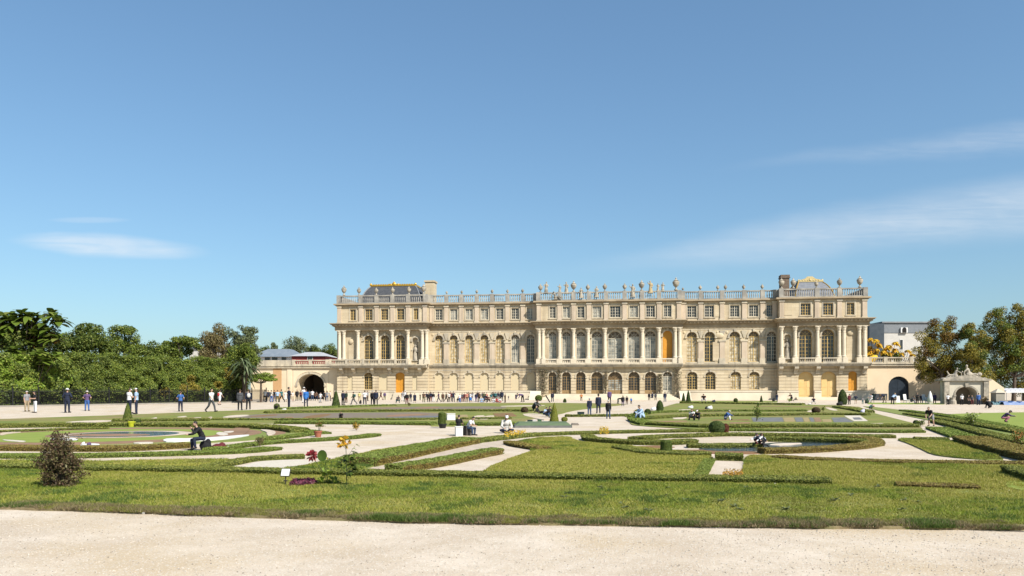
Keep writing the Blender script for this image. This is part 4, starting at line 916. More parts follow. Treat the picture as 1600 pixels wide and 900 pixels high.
for i in range(n):
    (a, ya), (b, yb_) = f(i/n), f((i+1)/n); za, zb = h(i/n)+.5, h((i+1)/n)+.5
    mb.tube((a,ya,za+.9),(b,yb_,zb+.9),.16,.16,6); mb.tube((a,ya,za+.1),(b,yb_,zb+.1),.14,.14,6)
    for k in range(4): t = k/4; mb.lathe([(r*1.15, z*.95) for r, z in BAL], a+(b-a)*t, ya+(yb_-ya)*t, za+(zb-za)*t+.1, 6)
part('sloping_balustrade', mb, TRIM, rw)
mb = MB(); c = U(1438.5, yr); mb.lathe([(.55,0),(.5,.12),(.55,.2)], 0, 0, 0, 16); 
for i, v in enumerate(mb.v): mb.v[i] = (c+v[0], yr-.05-v[2], 3.9+v[1])
part('round_vent', mb, DARK, rw)
mb = MB(); mb.box(x0+.8, U(1386,yr), yr-.12, yr+.02, 0, 1.05); part('dark_base', mb, mat('dark grey base', (.05,.055,.065), (.07,.075,.08), 2), rw)
core = MB(); core.box(x0, xs, yr+.61, yr+12, 0, 6.05); part('terrace', core, WALLC, rw)

# ---------------------------------------------------------------- houses beyond
def house(name, label, cat, px0, px1, Y, z0, z1, wallm, roofm, roofh, dep=10, wins=(), flat=False, over=.5, hip=.3):
    a, b = AT(px0, Y), AT(px1, Y); w = b.x-a.x; t = empty(name, label, cat, (a.x, Y, 0))
    mb = MB(); mb.box(0, w, 0, dep, z0, z1); part('wall', mb, wallm, t)
    mb = MB()
    if flat: mb.box(-over, w+over, -over, dep+over, z1, z1+roofh)
    else: mb.frustum(-over, w+over, -over, dep+over, z1, w*hip, w*(1-hip), dep*.35, dep*.65, z1+roofh)
    r = part('roof', mb, roofm, t)
    for x, zb, ww, hh in wins:
        m2 = MB(); m2.box(x*w-ww/2-.1, x*w+ww/2+.1, -.09, .02, zb-.1, zb+hh+.1); f_ = part('window', m2, WHITEP, t)
        m3 = MB(); m3.box(x*w-ww/2, x*w+ww/2, -.12, -.05, zb, zb+hh); part('pane', m3, GLASSD, f_)
    return t, r, w
BLUEG = mat('blue grey zinc', (.17,.205,.24), (.22,.25,.28), 1, .5); REDW = mat('dark red wall', (.24,.035,.035), (.28,.05,.045), 1.2, .8)
Yh = 175
house('white_building', 'white building with a thin grey roof among the trees at left', 'building', 296, 326, 130, 0, ZAT(545.5,130), mat('white render', (.50,.48,.44), (.55,.53,.485), 1), BLUEG, .35, 8, (), True, .3)
t, r, w = house('slate_house', 'low white house with a wide blue grey slate roof behind the left wall', 'house', 398, 455, Yh, 0, ZAT(557.5,Yh), WHITEP, BLUEG, 2.0, 12, ((.35,ZAT(563,Yh),1.2,.7),(.55,ZAT(563,Yh),1.2,.7),(.8,ZAT(563,Yh),1,.7)), False, .8, .2)
mb = MB(); mb.box(w*.52, w*.60, 4, 5, ZAT(556,Yh), ZAT(545.5,Yh)); part('chimney', mb, WHITEP, r)
t, r, w = house('red_house', 'dark red house with a pale grey hipped roof behind the left wall', 'house', 456, 508, 165, 0, ZAT(556.5,165), REDW, mat('pale grey roof', (.38,.39,.40), (.44,.45,.46), 1, .6), 1.1, 12, ((.55,ZAT(562.5,165),1.0,.8),), False, .5, .3)
mb = MB(); mb.box(w*.62, w*.68, 4, 5, ZAT(556,165), ZAT(549,165)); part('chimney', mb, WHITEP, r)
Ym = 172
t, r, w = house('white_building', 'plain white block with a grey slate upper storey, right of the palace', 'building', 1379, 1450, Ym, 0, ZAT(520.5,Ym), mat('white render', (.66,.62,.54)), SLATE, .01, 14, ((.41,ZAT(546,Ym),.6,ZAT(531,Ym)-ZAT(546,Ym)),), True, .02)
mb = MB(); mb.box(-.1, w+.1, -.1, 14, ZAT(520.5,Ym)+.05, ZAT(504.5,Ym)); part('upper_storey', mb, mat('grey cladding', (.17,.185,.20), (.20,.215,.23), 1.5, .6), t)
mb = MB(); mb.box(-.3, w+.4, -.4, 14.3, ZAT(504.5,Ym), ZAT(502.6,Ym)); part('roof_edge', mb, LEAD, r)
mb = MB(); mb.box(w*.38, w*.53, -.5, .0, ZAT(520,Ym), ZAT(512,Ym)); d_ = part('dormer', mb, WHITEP, r)
mb = MB(); mb.prism_xz([(w*.41,ZAT(519.5,Ym)),(w*.50,ZAT(519.5,Ym))]+arc(w*.455,ZAT(515,Ym),w*.045,8)[::-1], -.56, -.48); part('pane', mb, DARK, d_)
mb = MB(); mb.box(-3.4, -.12, -1, 12, 0, ZAT(506,Ym)); part('side_wing', mb, mat('dark blue grey cladding', (.035,.05,.065), (.05,.065,.08), 1.5, .6), t)
# grotto gate with sculptures
Yg = 90
gr = empty('grotto_gate', 'small pale stone arched grotto gate crowned with reclining sculptures, right of the palace', 'gate', AT(1509, Yg), PROT)
px_ = Yg/F; W2 = 29*px_
mb = MB(); storey(mb, -W2, W2, 0, 2.75, 0, [(.05, 2.35, 0, 2.05, True)], 1.6); part('arch_wall', mb, mat('grotto stone', (.52,.48,.38), (.60,.55,.44), 1.2, .9, .3, 8), gr)
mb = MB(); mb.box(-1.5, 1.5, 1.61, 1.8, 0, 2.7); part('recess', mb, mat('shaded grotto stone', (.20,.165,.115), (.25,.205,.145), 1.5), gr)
mb = MB(); archivolt(mb, .05, 2.36, 0, 2.06, 0, .2, .06)
for s in (-1,1): mb.box(s*W2-.28, s*W2+.28, -.25, .4, 0, 2.7); mb.lathe([(.42,0),(.38,.4),(.28,.55),(.34,.8)], s*W2*.72, -.3, 0, 10)
part('pilaster', mb, STATUE, gr)
mb = MB(); mb.box(-W2-.5, W2+.5, -.35, 1.8, 2.75, 2.95); mb.prism_xz([(-W2-.35,2.95),(W2+.35,2.95),(W2*.75,3.15),(0,3.4),(-W2*.75,3.15)], -.25, 1.6); part('pediment', mb, STATUE, gr)
for x, s, le in ((-1.05,.9,1.0),(.55,1.15,-.8)):
    mb = MB(); robed(mb, x, .4, 3.05, s, 0, le, True); link('sculpture', vox(mb, 'sculpture', STATUE, .035), gr)
mb = MB(); mb.tube((-1.2,.3,3.1),(-2.3,.2,3.0),.25,.12); mb.tube((-1.6,.3,3.2),(-2.0,.2,3.9),.14,.06); mb.tube((.8,.3,3.4),(2.0,.2,2.95),.24,.12); mb.ell((1.6,.2,3.5),(.3,.22,.25)); mb.tube((.1,.3,3.3),(-.3,.3,3.9),.12,.07); mb.ell((-2.4,.2,3.0),(.35,.3,.14)); mb.ell((2.15,.2,2.95),(.3,.25,.2))
link('sculpture', vox(mb, 'sculpture', STATUE, .035), gr)
mb = MB(); mb.box(W2+.3, W2+2.2, .3, 1.4, 0, 1.9); mb.frustum(W2+.3, W2+2.2, .3, 1.4, 1.9, W2+.3, W2+.9, .3, 1.4, 2.9); part('side_wall', mb, WALLC, gr)
# ticket hut, awnings, tarps at the far right
hut = empty('kiosk', 'small beige kiosk with a pyramid roof beside the grotto gate', 'kiosk', AT(1559, 88), 0)
mb = MB(); mb.box(-.5, .5, -.5, .5, 0, 1.35); part('wall', mb, mat('beige board', (.30,.27,.21), (.34,.31,.25), 1.5), hut)
mb = MB(); mb.frustum(-.62,.62,-.62,.62,1.351, -.03,.03,-.02,.08,1.82); part('roof', mb, mat('pale canvas', (.46,.41,.32), (.52,.47,.37), 2), hut)
aw_ = empty('awning', 'long white scalloped awning on thin poles at the far right edge', 'awning', AT(1568, 92), 0)
mb = MB()
for i in range(10):
    x = i*.55; P = arc(x+.275, 0, .275, 6, .16)
    for a, b in zip(P[:-1], P[1:]): mb.add([(a[0],-.5,1.5+a[1]),(b[0],-.5,1.5+b[1]),(b[0],1.6,1.75+b[1]),(a[0],1.6,1.75+a[1]),(a[0],-.5,1.35),(b[0],-.5,1.35)], [(0,1,2,3),(4,5,1,0)])
part('canopy', mb, mat('white canvas', (.70,.70,.70), (.62,.63,.65), 4), aw_)
for x in (.1,1.9,3.7,5.4): mb = MB(); mb.tube((x,-.4,0),(x,-.4,1.5),.035,.035,6); part('pole', mb, mat('grey metal', (.30,.30,.30), (.35,.35,.35), 4, .5), aw_)
def tarp(label, p0, p1, Y, h, m):
    a, b = AT(p0, Y), AT(p1, Y); mb = MB(); n = 10; w = b.x-a.x
    for i in range(n):
        x0_, x1_ = w*i/n, w*(i+1)/n; z0_, z1_ = [h*(.75+.25*math.sin(k*1.9)) for k in (i, i+1)]
        mb.add([(x0_,0,0),(x1_,0,0),(x1_,.15,z1_),(x0_,.15,z0_),(x0_,1.1,z0_*1.1),(x1_,1.1,z1_*1.1),(x1_,1.3,0),(x0_,1.3,0)], [(0,1,2,3),(3,2,5,4),(4,5,6,7)])
    o = mb.build('tarpaulin', m, None, True, a); tag(o, label, 'tarpaulin')
tarp('blue tarpaulin over a low heap under the white awning', 1569, 1612, 86, .42, mat('blue tarp', (.05,.12,.30), (.08,.16,.36), 3, .5))
tarp('teal tarpaulin in front of the beige kiosk', 1552, 1568, 86.5, .38, mat('teal tarp', (.02,.09,.12), (.03,.12,.15), 3, .5))

# ---------------------------------------------------------------- iron fence and its kerb on the left
FA, FB = G(-70, 637.4), G(416, 628.4); fd = (FB-FA); FL = fd.length; FR = math.atan2(fd.y, fd.x); fdn = fd.normalized(); fback = Vector((-fdn.y, fdn.x, 0))
fe = empty('iron_fence', 'long black iron picket fence on a low stone kerb in front of the tall hedge', 'fence', FA, FR)
mb = MB(); mb.box(0, FL, -.15, .2, 0, .16); part('kerb', mb, mat('grey kerb stone', (.26,.235,.20), (.33,.30,.255), 1.5, .9), fe)
npan = 15; pl_ = FL/npan
for i in range(npan+1): mb = MB(); mb.box(i*pl_-.05, i*pl_+.05, -.05, .05, .16, 1.85); mb.ell((i*pl_,0,1.92),(.07,.07,.09),6,5); part('post', mb, IRON, fe)
for i in range(npan):
    mb = MB(); a = i*pl_+.05; b = (i+1)*pl_-.05
    for z in (.28, 1.5): mb.box(a, b, -.025, .025, z, z+.05)
    for k in range(int((b-a)/.125)): x = a+.06+k*.125; mb.box(x-.014, x+.014, -.014, .014, .165, 1.66); mb.frustum(x-.022,x+.022,-.014,.014,1.66, x-.002,x+.002,-.002,.002,1.78)
    part('railing', mb, IRON, fe)

# ---------------------------------------------------------------- trees
BARK = mat('tree bark', (.075,.055,.04), (.13,.10,.075), 4, .95, .6, 14)
LG = {'deep':[(0.040,0.068,0.013),(0.079,0.124,0.019),(0.140,0.184,0.029),(0.209,0.235,0.049)], 'mid':[(0.050,0.085,0.013),(0.109,0.160,0.023),(0.188,0.244,0.036),(0.278,0.309,0.056)], 'fresh':[(0.100,0.169,0.017),(0.178,0.281,0.026),(0.259,0.356,0.041),(0.338,0.375,0.082)],
      'olive':[(0.090,0.088,0.017),(0.192,0.176,0.026),(0.309,0.257,0.036),(0.412,0.305,0.049)], 'rust':[(0.069,0.048,0.013),(0.169,0.094,0.022),(0.278,0.160,0.029),(0.238,0.179,0.032)], 'brown':[(0.100,0.085,0.036),(0.198,0.160,0.065),(0.288,0.225,0.097),(0.178,0.169,0.056)],
      'gold':[(.70,.42,.02),(.78,.52,.04),(.55,.26,.02),(.42,.36,.03)], 'grey':[(0.069,0.094,0.041),(0.119,0.150,0.065),(0.178,0.206,0.089),(0.238,0.263,0.114)]}
LM = {k: leafmat('leaves '+k, v, .3) for k, v in LG.items()}
def crown_pts(blobs, n, shell=.55):
    vol = np.array([b[3]*b[4]*b[5] for b in blobs])**.75; idx = RNG.choice(len(blobs), n, p=vol/vol.sum())
    B = np.array(blobs); d = unit(RNG.normal(size=(n,3))); r = (shell+(1-shell)*RNG.random((n,1)))*RNG.uniform(.86,1.16,(n,1))
    return B[idx,:3]+d*r*B[idx,3:6], d
def blob_cloud(c, R_, n, r0, r1, flat=.8):
    """sub-clumps spread through an ellipsoid, so that the outline is uneven and gaps show"""
    out = []
    for i in range(n):
        d = Vector((random.gauss(0,1), random.gauss(0,1), random.gauss(0,1))).normalized()*random.uniform(.35,1)
        r = random.uniform(r0, r1); out.append((c[0]+d.x*R_[0], c[1]+d.y*R_[1], c[2]+d.z*R_[2], r, r, r*flat))
    return out
def tree(name, label, cat, base, blobs, n, leaf, look, trunk=.25, group=None, trunk_h=None, aspect=.6, up=.35, extra=None, hang=0):
    """base in world, blobs relative to base"""
    t = empty(name, label, cat, base, 0, group)
    mb = MB(); top = max(b[2] for b in blobs); low = min(b[2]-b[5] for b in blobs); th = trunk_h or max(low*.9, top*.35)
    lean = Vector((random.uniform(-.04,.04)*th, 0, 0)); m_ = lean*.5+Vector((0,0,th*.5)); e = lean+Vector((0,0,th))
    mb.tube((0,0,-.05), m_, trunk*1.15, trunk*.9, 10); mb.tube(m_, e, trunk*.9, trunk*.7, 10)
    bs = sorted(blobs, key=lambda b: -b[3])[:14]
    for b in bs:
        c = Vector(b[:3]); k = e.lerp(c, .5)+Vector((random.uniform(-.3,.3),random.uniform(-.2,.2),-.15*(c-e).length))
        mb.tube(e, k, trunk*.42, trunk*.26, 6); mb.tube(k, c, trunk*.26, trunk*.07, 6)
        for _ in range(2): mb.tube(k.lerp(c,.5), c+Vector((random.uniform(-1,1)*b[3]*.7,random.uniform(-1,1)*b[4]*.7,random.uniform(-.3,.8)*b[5])), trunk*.12, trunk*.03, 5)
    mb.build('trunk', BARK, t, True)
    n = int(n*1.6); leaf *= .8
    P, d = crown_pts(blobs, n); P[:,2] = np.maximum(P[:,2], .05)
    N = unit(d*.8+RNG.normal(size=(n,3))*.55+np.array([0,0,up]))
    q = leaf_quads(P, N, leaf*RNG.uniform(.6,1.35,(n,1)), aspect, .12)
    mats = [LM[look]]; mi = None
    if extra:
        mats.append(LM[extra[0]]); lowf = RNG.random(len(blobs)) < extra[1]
        Bc = np.array(blobs)[:,:3]; near = np.argmin(((P[:,None,:]-Bc[None])**2).sum(2), 1); mi = lowf[near].astype(int)
    link('crown', npmesh('crown', q, 4, mats, mi), t); return t
def img_blobs(Y, base_px, items, dy=1.0, rel=True):
    """(px, py, r_px) clumps of a crown at depth Y, relative to the trunk foot at base_px"""
    out = []; s = Y/F; bx = (base_px-800)*s
    for it in items:
        px, py, r = it[:3]; rz = it[3]*1.35 if len(it) > 3 else r*1.25; r *= 1.42
        out.append(((px-800)*s-bx, random.uniform(-1,1)*dy, ZAT(py, Y), r*s, max(r*s*.9, .6), rz*s))
    return out
def sub(blobs, k, f):
    k += 3; f = max(.42, f*1.02)
    out = []
    for b in blobs:
        for _ in range(k):
            d = Vector((random.gauss(0,1), random.gauss(0,1), random.gauss(0,1))).normalized()*random.uniform(.3,.85)
            r = random.uniform(.75,1.2)*f; out.append((b[0]+d.x*b[3], b[1]+d.y*b[4], max(.3,b[2]+d.z*b[5]), b[3]*r, b[4]*r, b[5]*r))
    return out
def fpt(px, off=0.0):                    # a point behind the fence at image column px
    k = (px-800)/F; o = FA+fback*off; s = (k*o.y-o.x)/(fdn.x-k*fdn.y); return o+fdn*s
# tall hedge behind the fence
def tall_hedge(label, pa, pb, h, depth, look, n, leaf, extra=None):
    A = fpt(pa, .9); B = fpt(pb, .9); L = (B-A).length
    t = empty('tall_hedge', label, 'hedge', A, FR, 'tall hedges behind the iron fence'); mb = MB()
    k = int(L/.9); hs_ = [h*random.uniform(.93,1.04) for _ in range(k+1)]
    for i in range(k): a, b = i*L/k, (i+1)*L/k; mb.box(a, b+.002, .75+random.uniform(-.15,.15), depth-.2, 0, min(hs_[i],hs_[i+1])-.4)
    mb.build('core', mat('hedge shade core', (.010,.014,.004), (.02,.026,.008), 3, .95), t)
    st_ = MB()
    for i in range(int(L/1.6)): x = (i+.5)*1.6; st_.tube((x,.5,0),(x+random.uniform(-.2,.2),.45,h*.7),.07,.03,5)
    st_.build('stem', BARK, t)
    u = RNG.random(n)*L; hh = np.interp(u, np.linspace(0,L,k+1), hs_); top = RNG.random(n) < .22
    z = np.where(top, hh+RNG.normal(size=n)*.16, np.maximum(.15, np.where(RNG.random(n) < .93, 1.35+.25*np.sin(u*2.1)+(hh-1.4)*RNG.random(n)**.9, hh*RNG.random(n)*.3))); y = np.where(top, RNG.random(n)*depth, -.35+1.5*(vn(u,z*1.2,.55,3)-.1)*.6+.8*(vn(u,z,1.5,17)-.4)+RNG.normal(size=n)*.13)
    N = np.where(top[:,None], np.array([0,-.25,.9]), np.array([0,-.85,.4]))+RNG.normal(size=(n,3))*.5
    q = leaf_quads(np.stack([u,y,z],1), unit(N), leaf*RNG.uniform(.6,1.4,(n,1)), .62, .12)
    mats = [LM[look]]; mi = None
    if extra: mats.append(LM[extra[0]]); cs = RNG.random(extra[2])*L; cz = RNG.uniform(.25,.95,extra[2])*h; mi = (((u[:,None]-cs[None])**2/1.4+(z[:,None]-cz[None])**2/.8).min(1) < extra[1]).astype(int)
    link('foliage', npmesh('foliage', q, 4, mats, mi), t)
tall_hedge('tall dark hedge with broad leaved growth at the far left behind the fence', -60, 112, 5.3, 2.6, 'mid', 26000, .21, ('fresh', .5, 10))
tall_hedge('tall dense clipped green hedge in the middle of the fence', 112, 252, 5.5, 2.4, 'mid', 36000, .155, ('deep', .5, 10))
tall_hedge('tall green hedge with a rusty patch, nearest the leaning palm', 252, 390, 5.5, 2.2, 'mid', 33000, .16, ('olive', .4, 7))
BIGM = leafmat('broad glossy leaves', [(.07,.11,.015),(.12,.18,.025),(.17,.235,.035),(.23,.26,.06)], .35, .4)
def bigleaf(name, label, cat, base, centers, nper, L0, w0, trunk, group=None, m=None, droop=.5):
    """plant of rosettes of long broad leaves"""
    t = empty(name, label, cat, base, 0, group); mb = MB(); V = []
    for c in centers:
        c = Vector(c); k = Vector((c.x*.35, c.y*.35, c.z*.55)); mb.tube((0,0,-.05), k, trunk, trunk*.7, 7); mb.tube(k, c, trunk*.7, trunk*.4, 6)
        for i in range(nper):
            a = random.uniform(0, 2*math.pi); el = random.uniform(-.15, 1.1); L_ = L0*random.uniform(.65,1.15); w = w0*random.uniform(.7,1.2)
            d = Vector((math.cos(a)*math.cos(el), math.sin(a)*math.cos(el), math.sin(el))); s = Vector((-math.sin(a), math.cos(a), 0)); P = []
            for j in range(5):
                f_ = j/4; P.append(c+d*(L_*f_)+Vector((0,0,-droop*L_*f_*f_)))
            wd_ = (.15,.8,1,.7,.05)
            for j in range(4):
                V += [P[j]-s*w*wd_[j]*.5, P[j+1]-s*w*wd_[j+1]*.5, P[j+1]+s*w*wd_[j+1]*.5, P[j]+s*w*wd_[j]*.5]
    mb.build('trunk', BARK, t, True); me = npmesh('leaves', np.array([tuple(v) for v in V]), 4, m or BIGM)
    bm = bmesh.new(); bm.from_mesh(me); bmesh.ops.remove_doubles(bm, verts=bm.verts, dist=1e-4); bm.to_mesh(me); bm.free()
    link('foliage', me, t); return t
B0 = fpt(38, 4.5)
def rel(items, B): return [((px-800)/F*B.y-B.x, random.uniform(-1.2,1.2), ZAT(py,B.y)) for px, py in items]
bigleaf('broadleaf_tree', 'tall tree with big paddle shaped leaves rising over the hedge at far left', 'tree', B0, rel([(random.uniform(-35,98), random.uniform(492,545)) for _ in range(46)]+[(6,500),(22,494),(40,492),(58,496),(74,490),(86,494),(93,500),(30,505)], B0), 13, 1.5, .72, .07)
tree('broadleaf_tree', 'dense dark tree under the paddle leaved crown at far left', 'tree', fpt(20, 6), sub(img_blobs(fpt(20,6).y, 20, [(0,525,20),(28,520,22),(58,530,22),(85,528,16),(40,545,26),(-30,520,30)]), 4, .5), 7000, .34, 'deep', .25, extra=('rust', .15))
B1 = fpt(55, 1.2)
bigleaf('broad_leaved_shrub', 'shrub with large bright green leaves growing through the fence hedge at left', 'shrub', B1, rel([(18,560),(38,568),(60,548),(72,552),(8,580),(50,585),(80,566),(20,600),(88,556),(2,556),(62,572),(30,548)], B1), 12, 1.3, .8, .05)
tree('round_tree', 'dark green tree with lumpy crown behind the hedge, left of the umbrella shaped pair', 'tree', fpt(130, 5), sub(img_blobs(fpt(130,5).y, 130, [(118,528,14),(135,516,14),(150,524,14),(112,540,16),(138,542,20),(160,540,14)]), 4, .5), 8000, .28, 'deep', .22)
tree('umbrella_tree', 'tree with a flat tufted top behind the middle of the hedge', 'tree', fpt(192, 6), sub(img_blobs(fpt(192,6).y, 192, [(180,516,11,6),(198,514,11,6),(206,520,9,5),(188,532,14),(176,545,16),(206,546,16)]), 4, .5), 6500, .26, 'mid', .2)
tree('low_tree', 'low dark bushy tree in the dip behind the hedge', 'tree', fpt(236, 8), sub(img_blobs(fpt(236,8).y, 236, [(226,552,14),(244,550,12),(256,553,12)]), 4, .5), 3500, .28, 'deep', .2)
tree('umbrella_tree', 'umbrella shaped bright green tree beside the white building at left', 'tree', fpt(284, 5), sub(img_blobs(fpt(284,5).y, 284, [(266,536,12,7),(284,531,13,7),(302,535,11,7),(308,540,7,5),(276,548,12),(292,551,10),(262,553,14)]), 4, .5), 7000, .26, 'mid', .2)
Y1 = 122
tree('round_tree', 'tall brownish green tree with a rounded crown right of the white building', 'tree', AT(336, Y1), sub(img_blobs(Y1, 336, [(334,524,15),(326,538,13),(346,536,14),(336,552,17),(322,556,10),(352,554,11)]), 5, .45), 9000, .30, 'brown', .3)
tree('airy_tree', 'tall loose crowned tree showing sky between its branches, left of the slate roof', 'tree', AT(382, Y1), sub(img_blobs(Y1, 382, [(362,520,8),(378,520,11),(394,522,10),(370,534,13),(390,536,13),(400,545,9),(376,550,14)]), 5, .38), 5200, .30, 'grey', .28)
for lab, px, Y, items, look, n in (('small pointed conifer standing on the skyline beside the slate roof', 427, 190, [(427,541,4,5),(427,546,6,4),(427,553,8,5)], 'grey', 1500), ('round grey green tree between the slate roof and the red house', 459, 200, [(450,545,10),(460,540,12),(470,546,10),(455,553,12)], 'grey', 3500),
      ('low tree just right of the pale hipped roof', 490, 205, [(484,550,7),(492,547,7),(498,553,8)], 'deep', 1800), ('dark tree touching the left corner of the palace', 517, 190, [(508,553,8),(516,548,9),(524,552,9),(520,560,10)], 'deep', 2600),
      ('far low tree behind the slate roofed house at its left end', 410, 210, [(400,552,9),(412,550,8),(420,556,8)], 'deep', 1800)):
    tree('skyline_tree', lab, 'tree', AT(px, Y), sub(img_blobs(Y, px, items), 4, .5), n, .42, look, .25, 'skyline trees behind the left wall')
# leaning palm and the flat topped little tree before the left wall
B2 = G(382, 629.5); 
bigleaf('palm_tree', 'palm like tree with long drooping fronds at the end of the hedge', 'palm', B2, rel([(372,572),(384,566),(380,586),(392,578)], B2), 26, 2.6, .30, .17, None, leafmat('palm fronds', [(.04,.06,.025),(.08,.11,.045),(.13,.165,.08),(.19,.22,.12)], .2, .45), .7)
tree('round_tree', 'green crown rising behind the palm like tree', 'tree', AT(380, B2.y+3), sub(img_blobs(B2.y+3, 380, [(372,553,14),(388,558,15),(378,568,16),(395,570,8),(366,584,11),(384,588,12),(374,600,9)]), 4, .5), 9000, .26, 'mid', .2)
B3 = G(408, 628.8)
tree('flat_topped_tree', 'small bright green flat topped tree with a bare trunk before the cream wall', 'tree', B3, sub(img_blobs(B3.y, 408, [(398,590,9,4),(408,588,10,4),(420,590,9,4),(428,593,5,3)], .5), 4, .5), 5000, .16, 'fresh', .17, None, 2.6)
# right hand trees
Yt = 104
tree('autumn_tree', 'dark tree with rusty autumn patches behind the grotto gate', 'tree', AT(1472, Yt+13), sub(img_blobs(Yt+13, 1472, [(1468,512,16),(1484,508,12),(1450,528,14),(1474,530,18),(1492,524,10),(1446,556,16),(1476,556,22),(1500,560,14),(1466,580,20),(1490,582,16)]), 5, .42), 17000, .27, 'olive', .3, extra=('rust', .35))
tree('autumn_tree', 'pointed olive tree between the rusty tree and the tallest one at right', 'tree', AT(1520, Yt+11), sub(img_blobs(Yt+11, 1520, [(1518,510,9),(1514,526,13),(1530,532,13),(1510,552,17),(1530,560,17),(1522,584,20),(1504,590,10)]), 5, .42), 12000, .28, 'olive', .28, extra=('deep', .3))
tree('tall_tree', 'tallest olive green tree with a leaning dark trunk at the right edge', 'tree', AT(1584, Yt+12), sub(img_blobs(Yt+12, 1584, [(1590,486,14),(1566,492,14),(1552,508,14),(1576,514,20),(1606,506,18),(1556,538,18),(1588,540,20),(1616,538,20),(1548,562,14),(1572,570,16),(1604,572,18),(1630,560,22),(1640,520,20),(1572,526,16),(1600,526,16),(1570,552,16),(1590,556,16),(1610,500,14)]), 5, .40), 26000, .28, 'olive', .30, None, 3.6, extra=('mid', .35))
tree('tall_tree', 'low dark undergrowth tree behind the white awning at right', 'tree', AT(1600, Yt+14), sub(img_blobs(Yt+14, 1600, [(1560,592,16),(1590,590,18),(1620,588,20),(1540,598,12)]), 4, .5), 6000, .3, 'olive', .25, extra=('deep', .5))
# golden foliage on the terrace
Bg = PW(U(1392, 6), 6, 6.05)
def gold_plant(label, B, items, L0, n, look='gold'):
    bigleaf('autumn_shrub', label, 'shrub', B, [((px-800)/F*B.y-B.x, random.uniform(-.8,.8), ZAT(py,B.y)-B.z) for px, py in items], n, L0, .42, .07, 'golden shrubs on the terrace', LM[look], .9)
gold_plant('tall golden leaved shrub against the palace corner', PW(U(1366,5),5,6.05), [(1358,530),(1366,532),(1374,538),(1362,542),(1370,546),(1360,550)], .85, 34)
gold_plant('spreading yellow shrub with arching stems in the middle of the terrace', PW(U(1392,5),5,6.05), [(1384,544),(1392,540),(1400,546),(1390,552),(1378,550),(1396,536)], .85, 34)
gold_plant('orange brown shrub next to the dark tree on the terrace', PW(U(1416,5.5),5.5,6.05), [(1410,552),(1418,548),(1426,554),(1406,558)], .75, 30)
tree('terrace_shrub', 'dark green shrub base between the golden shrubs on the terrace', 'shrub', PW(U(1380,6.5),6.5,6.05), [(b[0],b[1],b[2]-6.05,b[3],b[4],b[5]) for b in sub(img_blobs(PW(U(1380,6.5),6.5).y, 1380, [(1366,552,9),(1382,556,9),(1400,557,8)]), 3, .5)], 2200, .3, 'deep', .08)
mbp = MB(); p_ = PW(U(1362,2.6),2.6,6.05); mbp.ell((0,0,.75),(1.15,.5,.55),10,8,Matrix.Rotation(-.5,3,'Y')); o = mbp.build('tarpaulin', mat('yellow tarp', (.66,.42,.02), (.60,.36,.02), 4, .6), None, True, p_); tag(o, 'bright yellow covered bundle lying at the palace corner of the terrace', 'tarpaulin')
# ---------------------------------------------------------------- people
SKIN = mat('skin', (.48,.29,.20), (.52,.33,.24), 6, .6); SKIN2 = mat('darker skin', (.22,.12,.075), (.26,.15,.09), 6, .6)
COL = {'white':(.74,.74,.74),'offwhite':(.62,.60,.55),'grey':(.26,.26,.27),'dgrey':(.075,.078,.085),'black':(.012,.012,.014),'navy':(.014,.020,.045),'blue':(.05,.13,.36),'bright blue':(.03,.16,.48),'light blue':(.38,.52,.70),
       'jeans':(.045,.075,.14),'khaki':(.38,.30,.19),'beige':(.45,.37,.26),'brown':(.11,.06,.035),'maroon':(.12,.02,.025),'red':(.45,.04,.04),'salmon':(.55,.22,.16),'pink':(.60,.22,.30),'purple':(.11,.07,.16),'teal':(.03,.13,.14),
       'dark green':(.025,.05,.03),'olive':(.10,.10,.045),'yellow':(.62,.55,.22),'orange':(.55,.20,.05)}
def cloth(c): return mat(c+' cloth', COL[c], tuple(x*.8 for x in COL[c]), 9, .85, .3, 40)
HAIR = {'dark':mat('dark hair', (.012,.010,.009), (.022,.017,.014), 20, .5), 'brown':mat('brown hair', (.06,.032,.018), (.09,.05,.028), 20, .55), 'grey':mat('grey hair', (.34,.33,.31), (.42,.41,.39), 20, .6), 'fair':mat('fair hair', (.30,.20,.10), (.36,.25,.13), 20, .55)}
def D(a, b, side=0):                     # direction from a flex angle (0 down, 90 forward, -Y) and sideways angle
    a, b = R(a), R(b); return Vector((side*math.tan(b) if abs(b) < 1.4 else side*6, -math.sin(a), -math.cos(a))).normalized()
